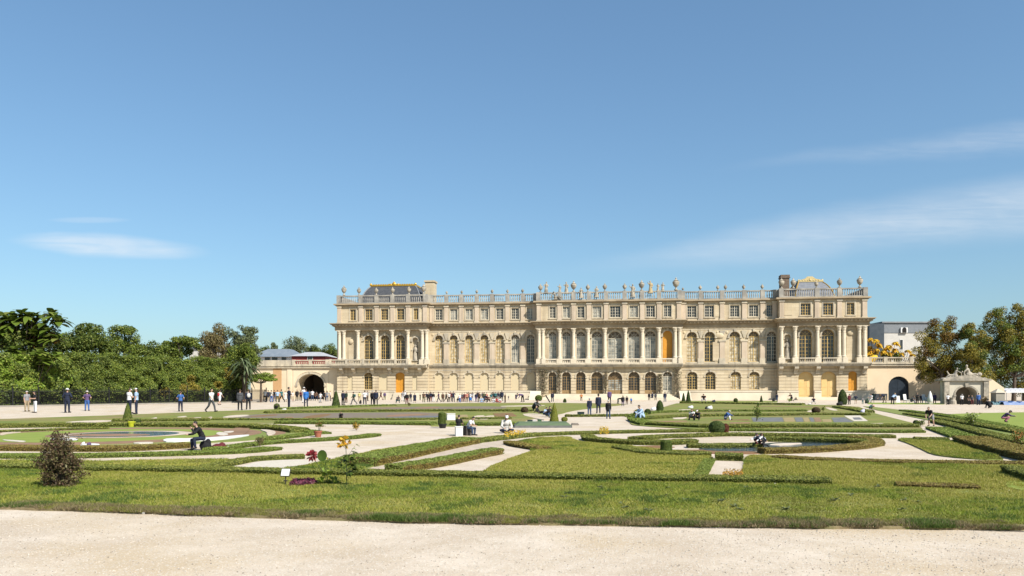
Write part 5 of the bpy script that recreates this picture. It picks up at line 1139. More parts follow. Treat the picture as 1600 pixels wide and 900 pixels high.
def fk(lean=0, hip=(0,0), knee=(0,0), abd=(4,4), sh=(0,0), sab=(8,8), elb=(12,12), inw=(0,0), head=0, foot=None, knees=None, ankles=None, bend=None):
    J = {}; up = Vector((0,-math.sin(R(lean)),math.cos(R(lean)))); p = Vector((0,0,1.0)); J['pel'] = p
    l2 = R(lean+(bend or 0)); up2 = Vector((0,-math.sin(l2),math.cos(l2)))
    J['abd'] = p+up*.20; J['chest'] = J['abd']+up2*.20; J['neck'] = J['chest']+up2*.15; h = R(lean+(bend or 0)+head) if head is not None else 0
    hu = Vector((0,-math.sin(h),math.cos(h))); J['head'] = J['neck']+up2*.06+hu*.14; J['hu'] = hu; J['hang'] = h; J['up2'] = up2; J['l2'] = l2; J['l1'] = R(lean)
    for i, s in enumerate((1,-1)):       # 0: the person's left (+x)
        q = p+Vector((s*.095,0,-.03)); k = q+D(hip[i],abd[i],s)*.43; a = hip[i]-knee[i]; an = k+D(a,abd[i]*.4,s)*.42
        if knees and knees[i]: k = p+Vector(knees[i]); 
        if ankles and ankles[i]: an = p+Vector(ankles[i])
        fa = (foot[i] if foot else a+90); to = an+D(fa,6,s)*.16+Vector((0,0,-.02))
        J['hip%d'%i] = q; J['knee%d'%i] = k; J['ank%d'%i] = an; J['toe%d'%i] = to
        S_ = J['neck']-up2*.05+Vector((s*.185,0,0)); e = S_+D(sh[i],sab[i],s)*.29; f = D(sh[i]+elb[i],0); f = (f+Vector((-s*math.tan(R(inw[i])),0,0))).normalized(); w = e+f*.25
        J['sh%d'%i] = S_; J['elb%d'%i] = e; J['wri%d'%i] = w; J['hd%d'%i] = f
    lo = min(min(J['ank%d'%i].z-.075, J['toe%d'%i].z-.045, J['knee%d'%i].z-.07) for i in (0,1)); lo = min(lo, J['pel'].z-.14)
    for k in J:
        if isinstance(J[k], Vector) and k not in ('hu','up2','hd0','hd1'): J[k] = J[k]-Vector((0,0,lo))
    return J
def capsule(mb, p, q, a, b, seg=10): mb.tube(p, q, a, b, seg); mb.ell(p,(a,a,a),seg,6); mb.ell(q,(b,b,b),seg,6)
def body_mesh(J):
    mb = MB(); M1 = Matrix.Rotation(J['l1'],3,'X'); M2 = Matrix.Rotation(J['l2'],3,'X'); MH = Matrix.Rotation(J['hang'],3,'X')
    mb.ell(J['pel'],(.155,.115,.13),12,8,M1); mb.ell(J['abd'],(.135,.10,.16),12,8,M1); mb.ell(J['chest'],(.165,.115,.19),12,8,M2)
    mb.tube(J['sh0'],J['sh1'],.07,.07); mb.tube(J['neck']-J['up2']*.04,J['head'],.055,.05)
    hd = J['head']; mb.ell(hd,(.074,.093,.115),14,10,MH); f = MH@Vector((0,-1,0)); u = MH@Vector((0,0,1))
    mb.ell(hd+f*.035-u*.055,(.05,.05,.05),10,6); mb.tube(hd+f*.085+u*.02,hd+f*.108-u*.018,.010,.016,6); mb.ell(hd+f*.105-u*.018,(.017,.014,.013),6,5)
    for s in (-1,1): mb.ell(hd+Vector((s*.076,0,0))-u*.01,(.012,.022,.033),6,6)
    for i, s in ((0,1),(1,-1)):
        capsule(mb,J['hip%d'%i],J['knee%d'%i],.088,.055); capsule(mb,J['knee%d'%i],J['ank%d'%i],.056,.038); capsule(mb,J['ank%d'%i],J['toe%d'%i],.042,.032)
        capsule(mb,J['sh%d'%i],J['elb%d'%i],.055,.042); capsule(mb,J['elb%d'%i],J['wri%d'%i],.042,.028)
        w, d = J['wri%d'%i], J['hd%d'%i]; sx = Vector((1,0,0)); sx = (sx-d*sx.dot(d)).normalized(); n = d.cross(sx)
        mb.ell(w+d*.045,(.034,.034,.045),8,6); c = w+d*.075
        for k in range(4):               # four fingers, slightly curled, and a thumb from the side
            o = c+sx*((k-1.5)*.0205); L_ = (.06,.075,.07,.05)[k]; m_ = o+d*L_*.55+sx*((k-1.5)*.006); capsule(mb,o,m_,.0095,.0088,6); capsule(mb,m_,m_+(d*.8+n*(.5 if n.y < 0 else -.5))*L_*.5,.0088,.0075,6)
        t0 = w+d*.03-sx*s*.03; t1 = t0+(d*.7-sx*s*.9)*.04; capsule(mb,t0,t1,.011,.010,6); capsule(mb,t1,t1+d*.03,.010,.008,6)
    return vox(mb,'person',SKIN,.011)
def top_mesh(J, long=False, coat=0):
    mb = MB(); M1 = Matrix.Rotation(J['l1'],3,'X'); M2 = Matrix.Rotation(J['l2'],3,'X'); g_ = .02+.012*bool(coat)
    mb.ell(J['pel']+(J['abd']-J['pel'])*.3,(.165+g_,.122+g_,.14),12,8,M1); mb.ell(J['abd'],(.145+g_,.112+g_,.18),12,8,M1); mb.ell(J['chest'],(.175+g_,.125+g_,.19),12,8,M2); mb.tube(J['sh0'],J['sh1'],.078,.078); mb.ell(J['neck']-J['up2']*.02,(.085,.075,.05),10,6)
    if coat: mb.ell(J['pel']-Vector((0,0,.06)),(.19,.15,.20),12,8)
    for i in (0,1):
        S_, e, w = J['sh%d'%i], J['elb%d'%i], J['wri%d'%i]; mb.ell(S_,(.074,.074,.074),10,6)
        if long: capsule(mb,S_,e,.070,.058); capsule(mb,e,e.lerp(w,.93),.058,.045)
        else: capsule(mb,S_,S_.lerp(e,.62),.070,.064)
    return vox(mb,'top',cloth('white'),.018)
def bottom_mesh(J, kind):
    mb = MB(); M1 = Matrix.Rotation(J['l1'],3,'X'); mb.ell(J['pel'],(.172,.130,.135),12,8,M1)
    for i in (0,1):
        h, k, a = J['hip%d'%i], J['knee%d'%i], J['ank%d'%i]
        if kind == 'skirt': mb.tube(J['pel'],h.lerp(k,1.0)+(a-k)*.25,.16,.15); mb.tube(h,k+(a-k)*.3,.13,.14)
        elif kind == 'shorts': capsule(mb,h,h.lerp(k,.85),.105,.085)
        else: capsule(mb,h,k,.104,.074); capsule(mb,k,k.lerp(a,.93),.074,.058)
    return vox(mb,'trousers',cloth('navy'),.018)
def simple(J, kind):
    mb = MB(); MH = Matrix.Rotation(J['hang'],3,'X'); hd = J['head']; f = MH@Vector((0,-1,0)); u = MH@Vector((0,0,1))
    if kind == 'shoes':
        pass
    if kind in ('shoe0','shoe1'):
        i = int(kind[-1]); a, t = J['ank%d'%i], J['toe%d'%i]; d = (t-a).normalized(); capsule(mb,a-d*.035-Vector((0,0,.02)),t+d*.01,.052,.042)
        return vox(mb,'shoe',cloth('black'),.02)
    if kind == 'hair': mb.ell(hd-f*.022+u*.028,(.084,.098,.108),12,8,MH); return vox(mb,'hair',HAIR['dark'],.016)
    if kind == 'long hair': mb.ell(hd-f*.022+u*.028,(.086,.098,.108),12,8,MH); mb.tube(hd-f*.07,hd-f*.10-Vector((0,0,.26)),.085,.06); return vox(mb,'hair',HAIR['dark'],.016)
    if kind == 'cap': mb.ell(hd-f*.005+u*.050,(.086,.104,.072),12,8,MH); mb.ell(hd+f*.11+u*.055,(.07,.075,.012),10,5,MH); return mb.mesh('cap',cloth('white'),True)
    if kind == 'hat': mb.ell(hd-f*.005+u*.055,(.092,.108,.10),12,8,MH); mb.ell(hd+u*.045,(.165,.175,.018),14,5,MH); return mb.mesh('sun_hat',cloth('white'),True)
    if kind == 'face':
        for s in (-1,1): mb.ell(hd+f*.083+u*.022+Vector((s*.030,0,0)),(.011,.008,.007),6,5); mb.ell(hd+f*.082+u*.045+Vector((s*.031,0,0)),(.018,.008,.004),6,5)
        mb.ell(hd+f*.083-u*.052,(.024,.008,.006),6,5); return mb.mesh('face_features',mat('lips and brows', (.10,.04,.035)),True)
    if kind == 'pack':
        c = J['chest']-Vector((0,0,.08)); M2 = Matrix.Rotation(J['l2'],3,'X'); mb.ell(c+M2@Vector((0,.20,0)),(.15,.10,.21),10,8,M2)
        for s in (-1,1): mb.tube(c+M2@Vector((s*.1,.14,.16)),J['neck']+Vector((s*.11,-.04,-.02)),.022,.022,6)
        return mb.mesh('backpack',cloth('black'),True)
    if kind == 'phone': w = (J['wri0']+J['wri1'])/2+J['hd0']*.09; mb.box(w.x-.04,w.x+.04,w.y-.015,w.y+.015,w.z-.06,w.z+.08); return mb.mesh('phone',cloth('black'))
POSES = {
 'stand':dict(), 'hips':dict(sh=(-8,-8),sab=(28,28),elb=(70,70),inw=(25,25),lean=2), 'walk':dict(lean=3,hip=(24,-16),knee=(14,26),sh=(-16,22),elb=(15,25)), 'stride':dict(lean=2,hip=(-14,16),knee=(22,6),sh=(14,-12),elb=(20,10)),
 'photo':dict(lean=-2,sh=(62,62),sab=(20,20),elb=(72,72),inw=(30,30),head=4), 'phone':dict(sh=(18,12),elb=(80,78),inw=(25,25),head=28), 'fold':dict(sh=(12,12),sab=(12,12),elb=(88,88),inw=(60,60)),
 'bow':dict(lean=72,bend=14,hip=(-6,8),knee=(6,14),sh=(20,36),elb=(10,6),head=-30), 'lean':dict(lean=46,bend=12,hip=(22,-2),knee=(28,16),abd=(14,12),sh=(14,10),sab=(6,6),elb=(38,20),inw=(10,14),head=-50),
 'chair':dict(hip=(84,82),knee=(84,80),abd=(8,8),lean=4,sh=(30,28),elb=(48,52),inw=(20,20),head=16), 'slump':dict(hip=(86,90),knee=(92,84),abd=(10,12),lean=20,bend=16,sh=(18,24),elb=(62,56),inw=(26,26),head=4),
 'think':dict(hip=(92,80),knee=(98,84),abd=(6,12),lean=20,bend=12,sh=(46,24),sab=(6,10),elb=(112,62),inw=(24,16),head=-14), 'crawl':dict(lean=58,bend=10,hip=(40,50),knee=(120,128),abd=(8,8),sh=(50,60),elb=(14,10),head=-20,foot=(-40,-40)),
 'knees':dict(hip=(124,112),knee=(118,96),abd=(8,10),lean=16,bend=16,sh=(50,30),elb=(20,90),inw=(12,10),head=-4), 'cross':dict(lean=10,bend=8,knees=((.30,-.30,.02),(-.30,-.30,.02)),ankles=((-.08,-.36,-.06),(.08,-.44,-.06)),hip=(90,90),sh=(22,22),sab=(14,14),elb=(50,50),inw=(20,20),head=12,foot=(90,90)),
 'crouch':dict(lean=34,bend=14,hip=(104,96),knee=(140,134),abd=(12,12),sh=(44,50),elb=(40,36),inw=(14,14),head=-8,foot=(62,62)), 'recline':dict(lean=-42,bend=10,hip=(98,112),knee=(30,80),abd=(8,6),sh=(-50,10),elb=(10,60),head=30), 'kneel':dict(lean=20,bend=10,hip=(40,44),knee=(128,132),abd=(8,8),sh=(50,50),elb=(50,50),inw=(20,20),head=-6,foot=(-40,-40)),
}
_J = {}; _M = {}
def pm(pose, kind):
    if pose not in _J: _J[pose] = fk(**POSES[pose])
    J = _J[pose]; key = (pose, kind)
    if key not in _M:
        if kind == 'body': me = body_mesh(J)
        elif kind == 'short': me = top_mesh(J)
        elif kind == 'long': me = top_mesh(J, True)
        elif kind == 'coat': me = top_mesh(J, True, 1)
        elif kind in ('trousers','shorts','skirt'): me = bottom_mesh(J, kind)
        else: me = simple(J, kind)
        _M[key] = me
    return _M[key]
def dress(o, me, name, m):
    c = link(name, me, o)
    if c.material_slots: c.material_slots[0].link = 'OBJECT'; c.material_slots[0].material = m
    return c
def person(px, py, hpx, pose, rot, top, bot, hat, label, group=None, hair='dark', sleeve='short', legs='trousers', extra=(), skin=None, Y=None, z=0, shoe='black'):
    if Y is None: Y = min(F*CH/(py-HZ), 127)
    B = AT(px, Y, z); me = pm(pose, 'body')
    H = _J[pose]['head'].z+.125+(.04 if hat else .012); H = max(H, .5)
    s = max(.40, min(1.12, hpx*Y/F/H))
    o = link('person', me, None, B); o.rotation_euler = (0,0,R(rot)); o.scale = (s*1.14,s*1.14,s) if hpx < 24 else (s*1.05,s*1.05,s)
    o.material_slots[0].link = 'OBJECT'; o.material_slots[0].material = skin or SKIN
    dress(o, pm(pose, sleeve), 'jacket' if sleeve != 'short' else 'shirt', cloth(top)); dress(o, pm(pose, legs), legs, cloth(bot)); dress(o, pm(pose, 'shoe0'), 'shoe', cloth(shoe)); dress(o, pm(pose, 'shoe1'), 'shoe', cloth(shoe))
    dress(o, pm(pose, 'long hair' if hair[-1] == '+' else 'hair'), 'hair', HAIR[hair.rstrip('+')])
    if hat: k, c = hat.split(':'); dress(o, pm(pose, k), 'sun_hat' if k == 'hat' else 'cap', cloth(c))
    if hpx > 26: dress(o, pm(pose, 'face'), 'face_features', mat('lips and brows', (.10,.04,.035)))
    for e in extra: k, c = e.split(':'); dress(o, pm(pose, k), {'pack':'backpack','phone':'phone'}[k], cloth(c))
    return tag(o, label, 'person', group)
g1 = 'people strolling on the left promenade'; g2 = 'crowd before the left part of the palace'; g3 = 'people around the centre plaza'; g4 = 'people sitting on the parterre hedges'; g5 = 'people in front of the right terrace wall'
PPL = [
 (42,643,33,'stand',60,'grey','khaki','cap:offwhite','person in grey t-shirt and khaki trousers, leftmost on the promenade',g1),
 (55,645,34,'phone',-40,'black','white',None,'person in black top and white trousers with hands at the face',g1,'dark+'),
 (105,645,39,'hips',180,'navy','navy','hat:white','person all in navy with a white sun hat, seen from behind',g1,'dark','long'),
 (136,642,32,'hips',190,'purple','blue','hat:offwhite','person in blue trousers and patterned purple top at the fence',g1),
 (202,646,40,'phone',150,'white','navy','cap:white','person in white shirt half hidden by the small cone topiary',g1,'brown'),
 (213,647,42,'stand',-70,'light blue','navy','cap:white','tall person in pale blue shirt and white cap beside the cone topiary',g1),
 (282,643,32,'hips',175,'blue','navy',None,'person in two tone blue top standing alone before the hedge',g1,'brown'),
 (330,644,37,'walk',70,'white','dgrey',None,'person in plain white t-shirt striding in dark grey trousers',g1),
 (343,633,24,'walk',160,'white','white',None,'farther person all in white with a red shoulder bag',g1,'dark','short','shorts',('pack:red',)),
 (375,641,33,'stand',185,'dgrey','black',None,'person in long grey coat seen from behind by the leaning palm',g1,'brown','coat'),
 (388,640,32,'stand',-150,'navy','black',None,'person in navy top carrying a cream bag beside the grey coat',g1,'brown','long','trousers',('pack:offwhite',)),
 (414,628.5,20,'stand',180,'white','black',None,'person in white shirt and black trousers, first of the group by the cream wall',g2),
 (424,628.5,19,'stand',160,'offwhite','blue',None,'person in off-white top and blue trousers by the cream wall',g2),
 (433.5,628.5,19,'stand',190,'light blue','olive',None,'person in pale blue top and olive trousers by the cream wall',g2),
 (440,628.3,20,'walk',-120,'teal','black',None,'person in teal top stepping left of the navy suit',g2),
 (446,627.5,17,'stand',40,'offwhite','offwhite',None,'person in pale dress just left of the navy suited person',g2,'brown+','short','skirt'),
 (451.5,637.5,33,'fold',120,'navy','navy',None,'person in full navy suit with folded arms before the cream wall',g2,'dark','coat'),
 (457.5,627,16,'stand',60,'offwhite','beige',None,'person in cream clothes just right of the navy suit',g2,'fair+','short','skirt'),
 (464,626.5,18,'stand',0,'black','black',None,'person in open black jacket at the left jamb of the archway',g2,'dark+','coat'),
 (470,626,16,'stand',170,'maroon','black',None,'person in maroon top left of the bright blue jacket',g2),
 (475,629.5,25,'stand',180,'white','white','hat:white','person with a large white sun hat behind the bright blue jacket',g2),
 (478,635.5,28,'stand',185,'bright blue','navy',None,'person in bright blue jacket before the dark archway',g2,'brown','coat'),
 (488,625.8,17,'stand',180,'white','jeans',None,'person in white shirt and jeans in the mouth of the archway',g2),
 (500.5,629.5,17,'walk',150,'white','grey',None,'person in white shirt and grey trousers walking by the archway',g2),
 (511,627.3,17,'stand',200,'grey','jeans',None,'brown haired person in grey at the right jamb of the archway',g2,'brown+'),
 (516,626.5,16,'stand',100,'offwhite','navy',None,'person in off-white top left of the dark cone topiary',g2,'fair'),
 (536,633.2,23,'stand',150,'navy','black',None,'person in navy jacket just right of the dark cone topiary',g2,'dark','coat'),
 (541,629.3,18,'stand',-30,'dark green','brown',None,'person in dark green coat right behind the navy jacket',g2,'dark+','coat'),
 (552.5,632,20,'walk',-90,'dark green','dgrey',None,'person with a backpack walking right under the dark window',g2,'dark','long','trousers',('pack:teal',)),
 (561.5,627,15,'stand',180,'yellow','khaki',None,'person in pale yellow top under the dark window',g2,'dark'),
 (570,632,22,'stand',185,'white','navy',None,'person in white shirt and navy trousers under the dark window',g2),
 (574.5,626.5,16,'stand',90,'grey','black',None,'person in grey jacket right behind the white shirt',g2,'dark','long'),
 (582,632.2,22,'stand',175,'black','navy',None,'left one of the dark coated pair left of the orange door',g2,'grey','coat'),
 (587.5,632.4,23,'stand',185,'navy','black',None,'right one of the dark coated pair left of the orange door',g2,'dark','coat'),
 (595,624,14,'walk',60,'brown','maroon',None,'person in brown near the plinth left of the orange door',g2,'brown','long'),
 (601,623,13,'stand',0,'purple','olive',None,'person in purple top near the plinth left of the orange door',g2,'brown+','long'),
 (620.5,630,12,'crouch',30,'navy','teal',None,'person in navy crouching below the orange door',g2),
 (629,626.5,15,'stand',-20,'grey','white',None,'person in grey and white below the orange door',g2,'grey'),
 (633,628,18,'stand',170,'white','black','hat:white','person with a broad white hat right of the orange door',g2),
 (635.8,632.3,19,'stand',10,'black','maroon',None,'person in black top and maroon trousers right of the orange door',g2,'dark','long'),
 (648,629.4,15,'stand',180,'navy','navy',None,'person in wide navy coat, alone right of the orange door',g2,'brown','coat','skirt'),
 (656.5,621.5,10,'stand',60,'dark green','dark green',None,'small distant person in dark green at the plinth corner',g2),
 (662,628.6,16,'stand',170,'brown','olive',None,'person in brown top and olive trousers at the end of the left block',g2),
 (666.5,624,12,'stand',190,'navy','navy',None,'distant person in navy between the brown and the white hooded visitors',g2),
 (673.3,627.7,16,'stand',185,'navy','maroon','cap:white','person in navy with a white cap and reddish trousers',g2),
 (685.5,628.4,16,'walk',-80,'purple','dgrey',None,'person in purple under the first blind arch',g2),
 (692,628.3,15,'stand',180,'brown','black',None,'person in dark brown coat right of the purple top',g2,'dark','coat'),
 (701.5,628,15,'stand',20,'offwhite','black',None,'person in off-white top under the second blind arch',g2),
 (704,627.4,16,'stand',180,'maroon','black',None,'person in maroon behind the off-white top',g2,'dark','long'),
 (708.5,628.4,17,'photo',180,'navy','navy',None,'person in navy raising both hands under the second blind arch',g2,'dark','long'),
 (715,628.6,10,'crouch',40,'dark green','olive',None,'person crouching in dark green beside the white and blue outfit',g2),
 (718.3,629,14,'stand',10,'white','blue',None,'person in white top and blue trousers left of the maroon group',g2,'fair'),
 (725.5,627.5,14,'stand',-30,'maroon','maroon',None,'person in maroon coat at the left end of the dense row',g2,'dark','coat'),
 (729.5,628.2,15,'stand',200,'salmon','brown',None,'person in salmon top at the left end of the dense row',g2,'brown'),
 (735,628.6,15,'stand',150,'white','bright blue',None,'person in white top with a bright blue skirt in the dense row',g2,'fair','short','skirt'),
 (740,628,14,'stand',190,'offwhite','white',None,'person in all white clothes next to the bright blue skirt',g2,'grey'),
 (744,628.5,15,'stand',10,'navy','purple',None,'person in navy and purple in the dense row',g2,'dark','long'),
 (748.8,628.5,16,'stand',-20,'brown','black',None,'person in rust brown top and black trousers in the dense row',g2,'brown+','long'),
 (752.5,628.9,9,'cross',10,'light blue','light blue',None,'person in pale blue sitting on the ground in the dense row',g2,'fair'),
 (756.5,627.4,15,'stand',180,'olive','dark green',None,'person in olive jacket behind the seated pale blue one',g2,'dark','long'),
 (760.5,628,15,'stand',30,'salmon','offwhite',None,'person in salmon shirt and pale trousers in the dense row',g2,'brown'),
 (764,629,11,'crouch',-20,'maroon','black',None,'person in maroon and black crouching low in the dense row',g2),
 (767.5,628,14,'stand',180,'teal','beige',None,'person in teal top and beige trousers in the dense row',g2),
 (771,626.8,15,'stand',170,'dark green','dgrey',None,'person in dark green behind the white sitter',g2),
 (771.5,628.8,8,'cross',0,'white','white',None,'person in white sitting on the ground below the fourth blind arch',g2,'grey'),
 (776,628.9,8,'cross',20,'red','maroon',None,'person in red sitting next to the white sitter',g2),
 (778.5,626.8,15,'stand',180,'navy','grey',None,'person in navy top and grey trousers behind the red sitter',g2),
 (780.8,629,8,'cross',-10,'white','red',None,'person in white top and red trousers sitting at the right of the row',g2,'fair'),
 (784.2,627,17,'stand',175,'navy','navy',None,'tall person in navy near the right end of the dense row',g2,'dark','coat'),
 (789.3,629,14,'fold',-60,'brown','brown',None,'person in dark brown at the right end of the dense row',g2,'brown','coat'),
 (794.5,620,5,'stand',180,'dgrey','grey',None,'tiny distant person in grey at the plinth right of the row',g2),
 (806.3,622.5,10,'stand',180,'navy','navy',None,'small lone person in navy before the last blind arch',g2,'dark','short','skirt'),
 (816.5,628.2,14,'bow',-60,'purple','black',None,'person in purple bending forward near the corner of the centre block',g2,'dark','long'),
 (834,642.5,18,'crouch',40,'dgrey','black',None,'brown haired person crouching behind the reclining pair by the yellow cone',g4,'brown+','coat'),
 (843,648.5,15,'recline',60,'black','black',None,'person in black reclining left of the yellow green cone',g4,'dark','long'),
 (850.5,651,15,'knees',40,'light blue','navy',None,'person in pale blue shirt and navy trousers seated by the yellow cone',g4),
 (856,652.5,18,'knees',30,'black','jeans',None,'person in black jacket and jeans seated against the yellow cone',g4,'dark','long'),
 (863.2,628,16,'stand',180,'navy','navy',None,'slim person in dark blue before the first arcade door',g3,'dark','long'),
 (908.3,626.5,12,'hips',180,'orange','brown',None,'small person in orange before the third arcade pier',g3,'brown','long'),
 (921,649.3,28,'stand',200,'navy','jeans',None,'heavy set person in navy jacket and jeans left on the centre plaza',g3,'grey','coat'),
 (935,646,31,'stand',185,'navy','navy','hat:black','tall person in a long navy coat and dark hat on the plaza',g3,'dark','coat'),
 (950.5,654.5,30,'stand',160,'black','jeans',None,'white haired person in black jacket and jeans, nearest on the plaza',g3,'grey','coat'),
 (952.3,629.5,21,'stand',190,'purple','black',None,'person in plum coat behind the white haired one',g3,'fair','coat'),
 (965.8,631,10,'bow',90,'black','dgrey',None,'person in black bending over on the plaza',g3,'dark','coat'),
 (973.3,634.8,17,'stand',175,'black','purple',None,'person in black coat at the middle of the small plaza group',g3,'dark+','coat'),
 (979.5,632.2,14,'stand',190,'black','brown','cap:yellow','person in black with a pale yellow cap in the small plaza group',g3,'dark','long'),
 (986.2,631,10,'stand',20,'bright blue','black',None,'child in bright blue jacket right of the plaza group',g3,'dark','long'),
 (1014.3,625.4,12,'stand',180,'black','black',None,'left one of the three dark figures at the open arcade door',g3,'dark','long'),
 (1019.3,625,12,'stand',185,'navy','navy',None,'middle one of the three dark figures at the open arcade door',g3,'grey','long'),
 (1024.3,625.5,12,'stand',175,'dgrey','black',None,'right one of the three dark figures at the open arcade door',g3,'dark','coat'),
 (1039,628,16,'stand',180,'navy','jeans',None,'person in navy standing alone right of the open arcade door',g3,'dark','long'),
 (1004,657.5,25,'knees',-55,'light blue','light blue',None,'person in pale blue clothes sitting bent on the curved hedge by the plaza',g4,'dark','long'),
 (1081.5,656.8,18,'knees',-20,'white','black',None,'brown haired person in white top sitting on the hedge',g4,'brown+'),
 (1091,657.5,18,'knees',-30,'black','black','cap:white','person in black with a white cap sitting next to the white top',g4,'dark','long'),
 (1133.5,657,17,'knees',60,'blue','white','cap:offwhite','person in blue jacket and pale cap sitting alone on the hedge',g4,'dark','coat'),
 (1100,629.3,14,'crouch',-20,'black','white',None,'person in black top and white trousers crouching by the plinth',g4),
 (1213.8,627.5,13,'stand',180,'navy','jeans',None,'person in navy next to a black bag at the shaded corner',g5,'dark','long'),
 (1237,627,13,'kneel',-60,'black','black',None,'person kneeling with a camera in front of the right pavilion',g5,'dark','short'),
 (1271,631.3,11,'crouch',-20,'navy','white',None,'person in navy and white crouching before the right pale yellow door',g5),
 (1327,632.2,17,'stand',190,'maroon','black',None,'person in dark maroon just right of the egg shaped topiary',g5,'dark','coat'),
 (1337.2,630.5,14,'hips',180,'navy','khaki',None,'person in wide navy jacket and khaki shorts under the orange door',g5,'fair','coat','shorts'),
 (1348,631,10,'stand',180,'grey','teal',None,'child in grey and teal at the right end of the plinth',g5,'brown'),
 (1361.5,629,14,'chair',-60,'white','offwhite',None,'dark haired person in white sitting at the dark wall base',g5),
 (1382,629.3,14,'bow',-70,'navy','beige',None,'brown haired person in navy bending beside the blue door',g5,'brown+'),
 (1394.5,632,18,'lean',120,'light blue','black',None,'person in pale blue shirt and black trousers leaning before the blue door',g5,'fair'),
 (1424,630.5,12,'knees',40,'dgrey','grey',None,'person in dark grey sitting right of the blue door',g5,'brown'),
 (1433.3,631.3,18,'fold',10,'black','black',None,'person in black with folded arms under the round vent',g5,'dark','coat'),
 (1440,630.5,15,'stand',-30,'navy','navy',None,'person in navy between the black coat and the white parasol',g5,'brown','long'),
 (1446.2,631,13,'chair',20,'white','white',None,'person in white sitting left of the furled white parasol',g5,'grey','long'),
 (1460.3,631,17,'stand',-20,'purple','black',None,'person in dark purple right of the furled white parasol',g5,'brown','coat'),
 (1481,632.3,17,'stand',180,'white','black',None,'person in white shirt at the left pillar of the grotto gate',g5,'dark'),
 (1503,632.6,17,'stand',175,'white','black',None,'person in white shirt inside the grotto arch',g5,'grey'),
 (1513.5,632.4,15,'stand',30,'black','black',None,'person in black inside the right half of the grotto arch',g5),
 (1518.8,632.6,15,'stand',-20,'dgrey','maroon',None,'person in dark grey top and maroon trousers in the grotto arch',g5,'fair'),
 (1529,633,19,'stand',170,'blue','navy',None,'person in blue hooded jacket at the right pillar of the grotto gate',g5,'dark','coat'),
 (1546.8,638.3,15,'knees',180,'black','black',None,'person in bulky black coat sitting with back turned near the kiosk',g5,'dark','coat'),
 (1455,666.5,31,'lean',-50,'black','grey',None,'person in black t-shirt and grey shorts leaning on the knee by the diagonal path',g4,'brown','short','shorts'),
 (1567,660.3,20,'crouch',60,'purple','pink','cap:navy','child in purple and pink crouching on the bright right lawn',g4,'dark','long'),
 (1182,699,15,'crawl',10,'navy','maroon',None,'brown haired child in navy bending over the oval pool',g4,'brown+','long'),
 (1193.5,699.4,15,'crawl',-60,'white','black',None,'child in white shirt bending low over the oval pool',g4,'dark','long'),
 (316.5,703.5,46,'think',-48,'black','navy',None,'person in black jacket sitting on the hedge of the round bed, hand at the face',g4,'dark','long'),
 (716.5,680,32,'chair',160,'black','black',None,'person in black t-shirt with an orange mark, seated with back turned',g4,'dark','short'),
 (731.5,680.5,30,'slump',62,'white','jeans',None,'person in white t-shirt and jeans seated beside the black t-shirt',g4),
 (790.5,676.5,30,'cross',10,'offwhite','navy','cap:white','person in white shirt and white cap sitting cross-legged at the plaza edge',g4,'brown+','long'),
 (533,655.5,12,'knees',10,'black','black',None,'person in black sitting at the grey soil bed',g4,'brown','coat'),
 (1358.7,640,9,'crouch',100,'teal','black',None,'person in dark teal sitting at the near end of the diagonal path',g4,'dark','long'),
 (430,640.5,9,'crouch',60,'black','black',None,'person in black crouching beside the small round bush',g4,'dark','long'),
 (677,628,15,'stand',170,'black','white',None,'person in black top and white trousers before the left wing corner',g2,'dark','long'),
 (697,628.2,15,'walk',80,'black','black',None,'person all in black walking left of the off-white top',g2,'dark','coat'),
 (722,628,14,'stand',200,'dgrey','maroon',None,'person in charcoal top right of the white and blue outfit',g2,'brown','long'),
 (732,627,15,'stand',170,'brown','dgrey',None,'person in brown coat behind the salmon top',g2,'dark','coat'),
 (738,627,15,'stand',180,'navy','black',None,'person in navy coat behind the bright blue skirt',g2,'dark','coat'),
 (746.5,627,16,'stand',-160,'black','dgrey',None,'person in black coat left of the rust brown top',g2,'grey','coat'),
 (754.3,627,15,'stand',20,'dgrey','black',None,'person in charcoal coat left of the olive jacket',g2,'dark+','coat'),
 (758.4,628.7,13,'crouch',10,'navy','jeans',None,'person in navy crouching at the foot of the salmon shirt',g2,'dark','long'),
 (769.3,627,14,'stand',190,'black','black',None,'person all in black between the teal and the dark green tops',g2,'dark','coat'),
 (774,627,15,'stand',170,'teal','black',None,'person in teal top and black trousers behind the red sitter',g2,'brown','long'),
 (781.8,626.8,14,'stand',200,'dgrey','navy',None,'person in dark grey coat left of the tall navy figure',g2,'dark','coat'),
 (419,627.4,18,'stand',185,'navy','black',None,'person in navy between the white shirt and the off-white top by the cream wall',g2,'dark','coat'),
 (428.6,627.2,18,'stand',170,'black','jeans',None,'person in black top and jeans between the off-white and pale blue tops',g2,'brown','long'),
 (483,626,16,'stand',170,'dgrey','black',None,'person in charcoal jacket right behind the bright blue jacket',g2,'dark','coat'),
 (494.5,626.4,15,'walk',-150,'brown','navy',None,'person in brown jacket walking in the mouth of the archway',g2,'dark','long'),
 (507,626,15,'stand',190,'black','black',None,'person all in black beside the right jamb of the archway',g2,'dark','coat'),
 (641.5,627.4,14,'stand',160,'navy','dgrey',None,'person in navy left of the wide navy coat',g2,'brown','long'),
 (669.5,628.2,15,'stand',190,'black','black',None,'person all in black next to the white capped person in navy',g2,'dark','coat'),
 (1122.5,0,0,'',0,'','',None,'',None),
]
SEATED = {}
for p in PPL:
    if not p[2]: continue
    kw = {}
    if len(p) > 10:
        for k, v in zip(('hair','sleeve','legs','extra'), p[10:]): kw[k] = v
    y = p[1]
    if p[0] in (952.3,): kw['Y'] = 98
    person(p[0], y, p[2], *p[3:9], p[9], **kw)
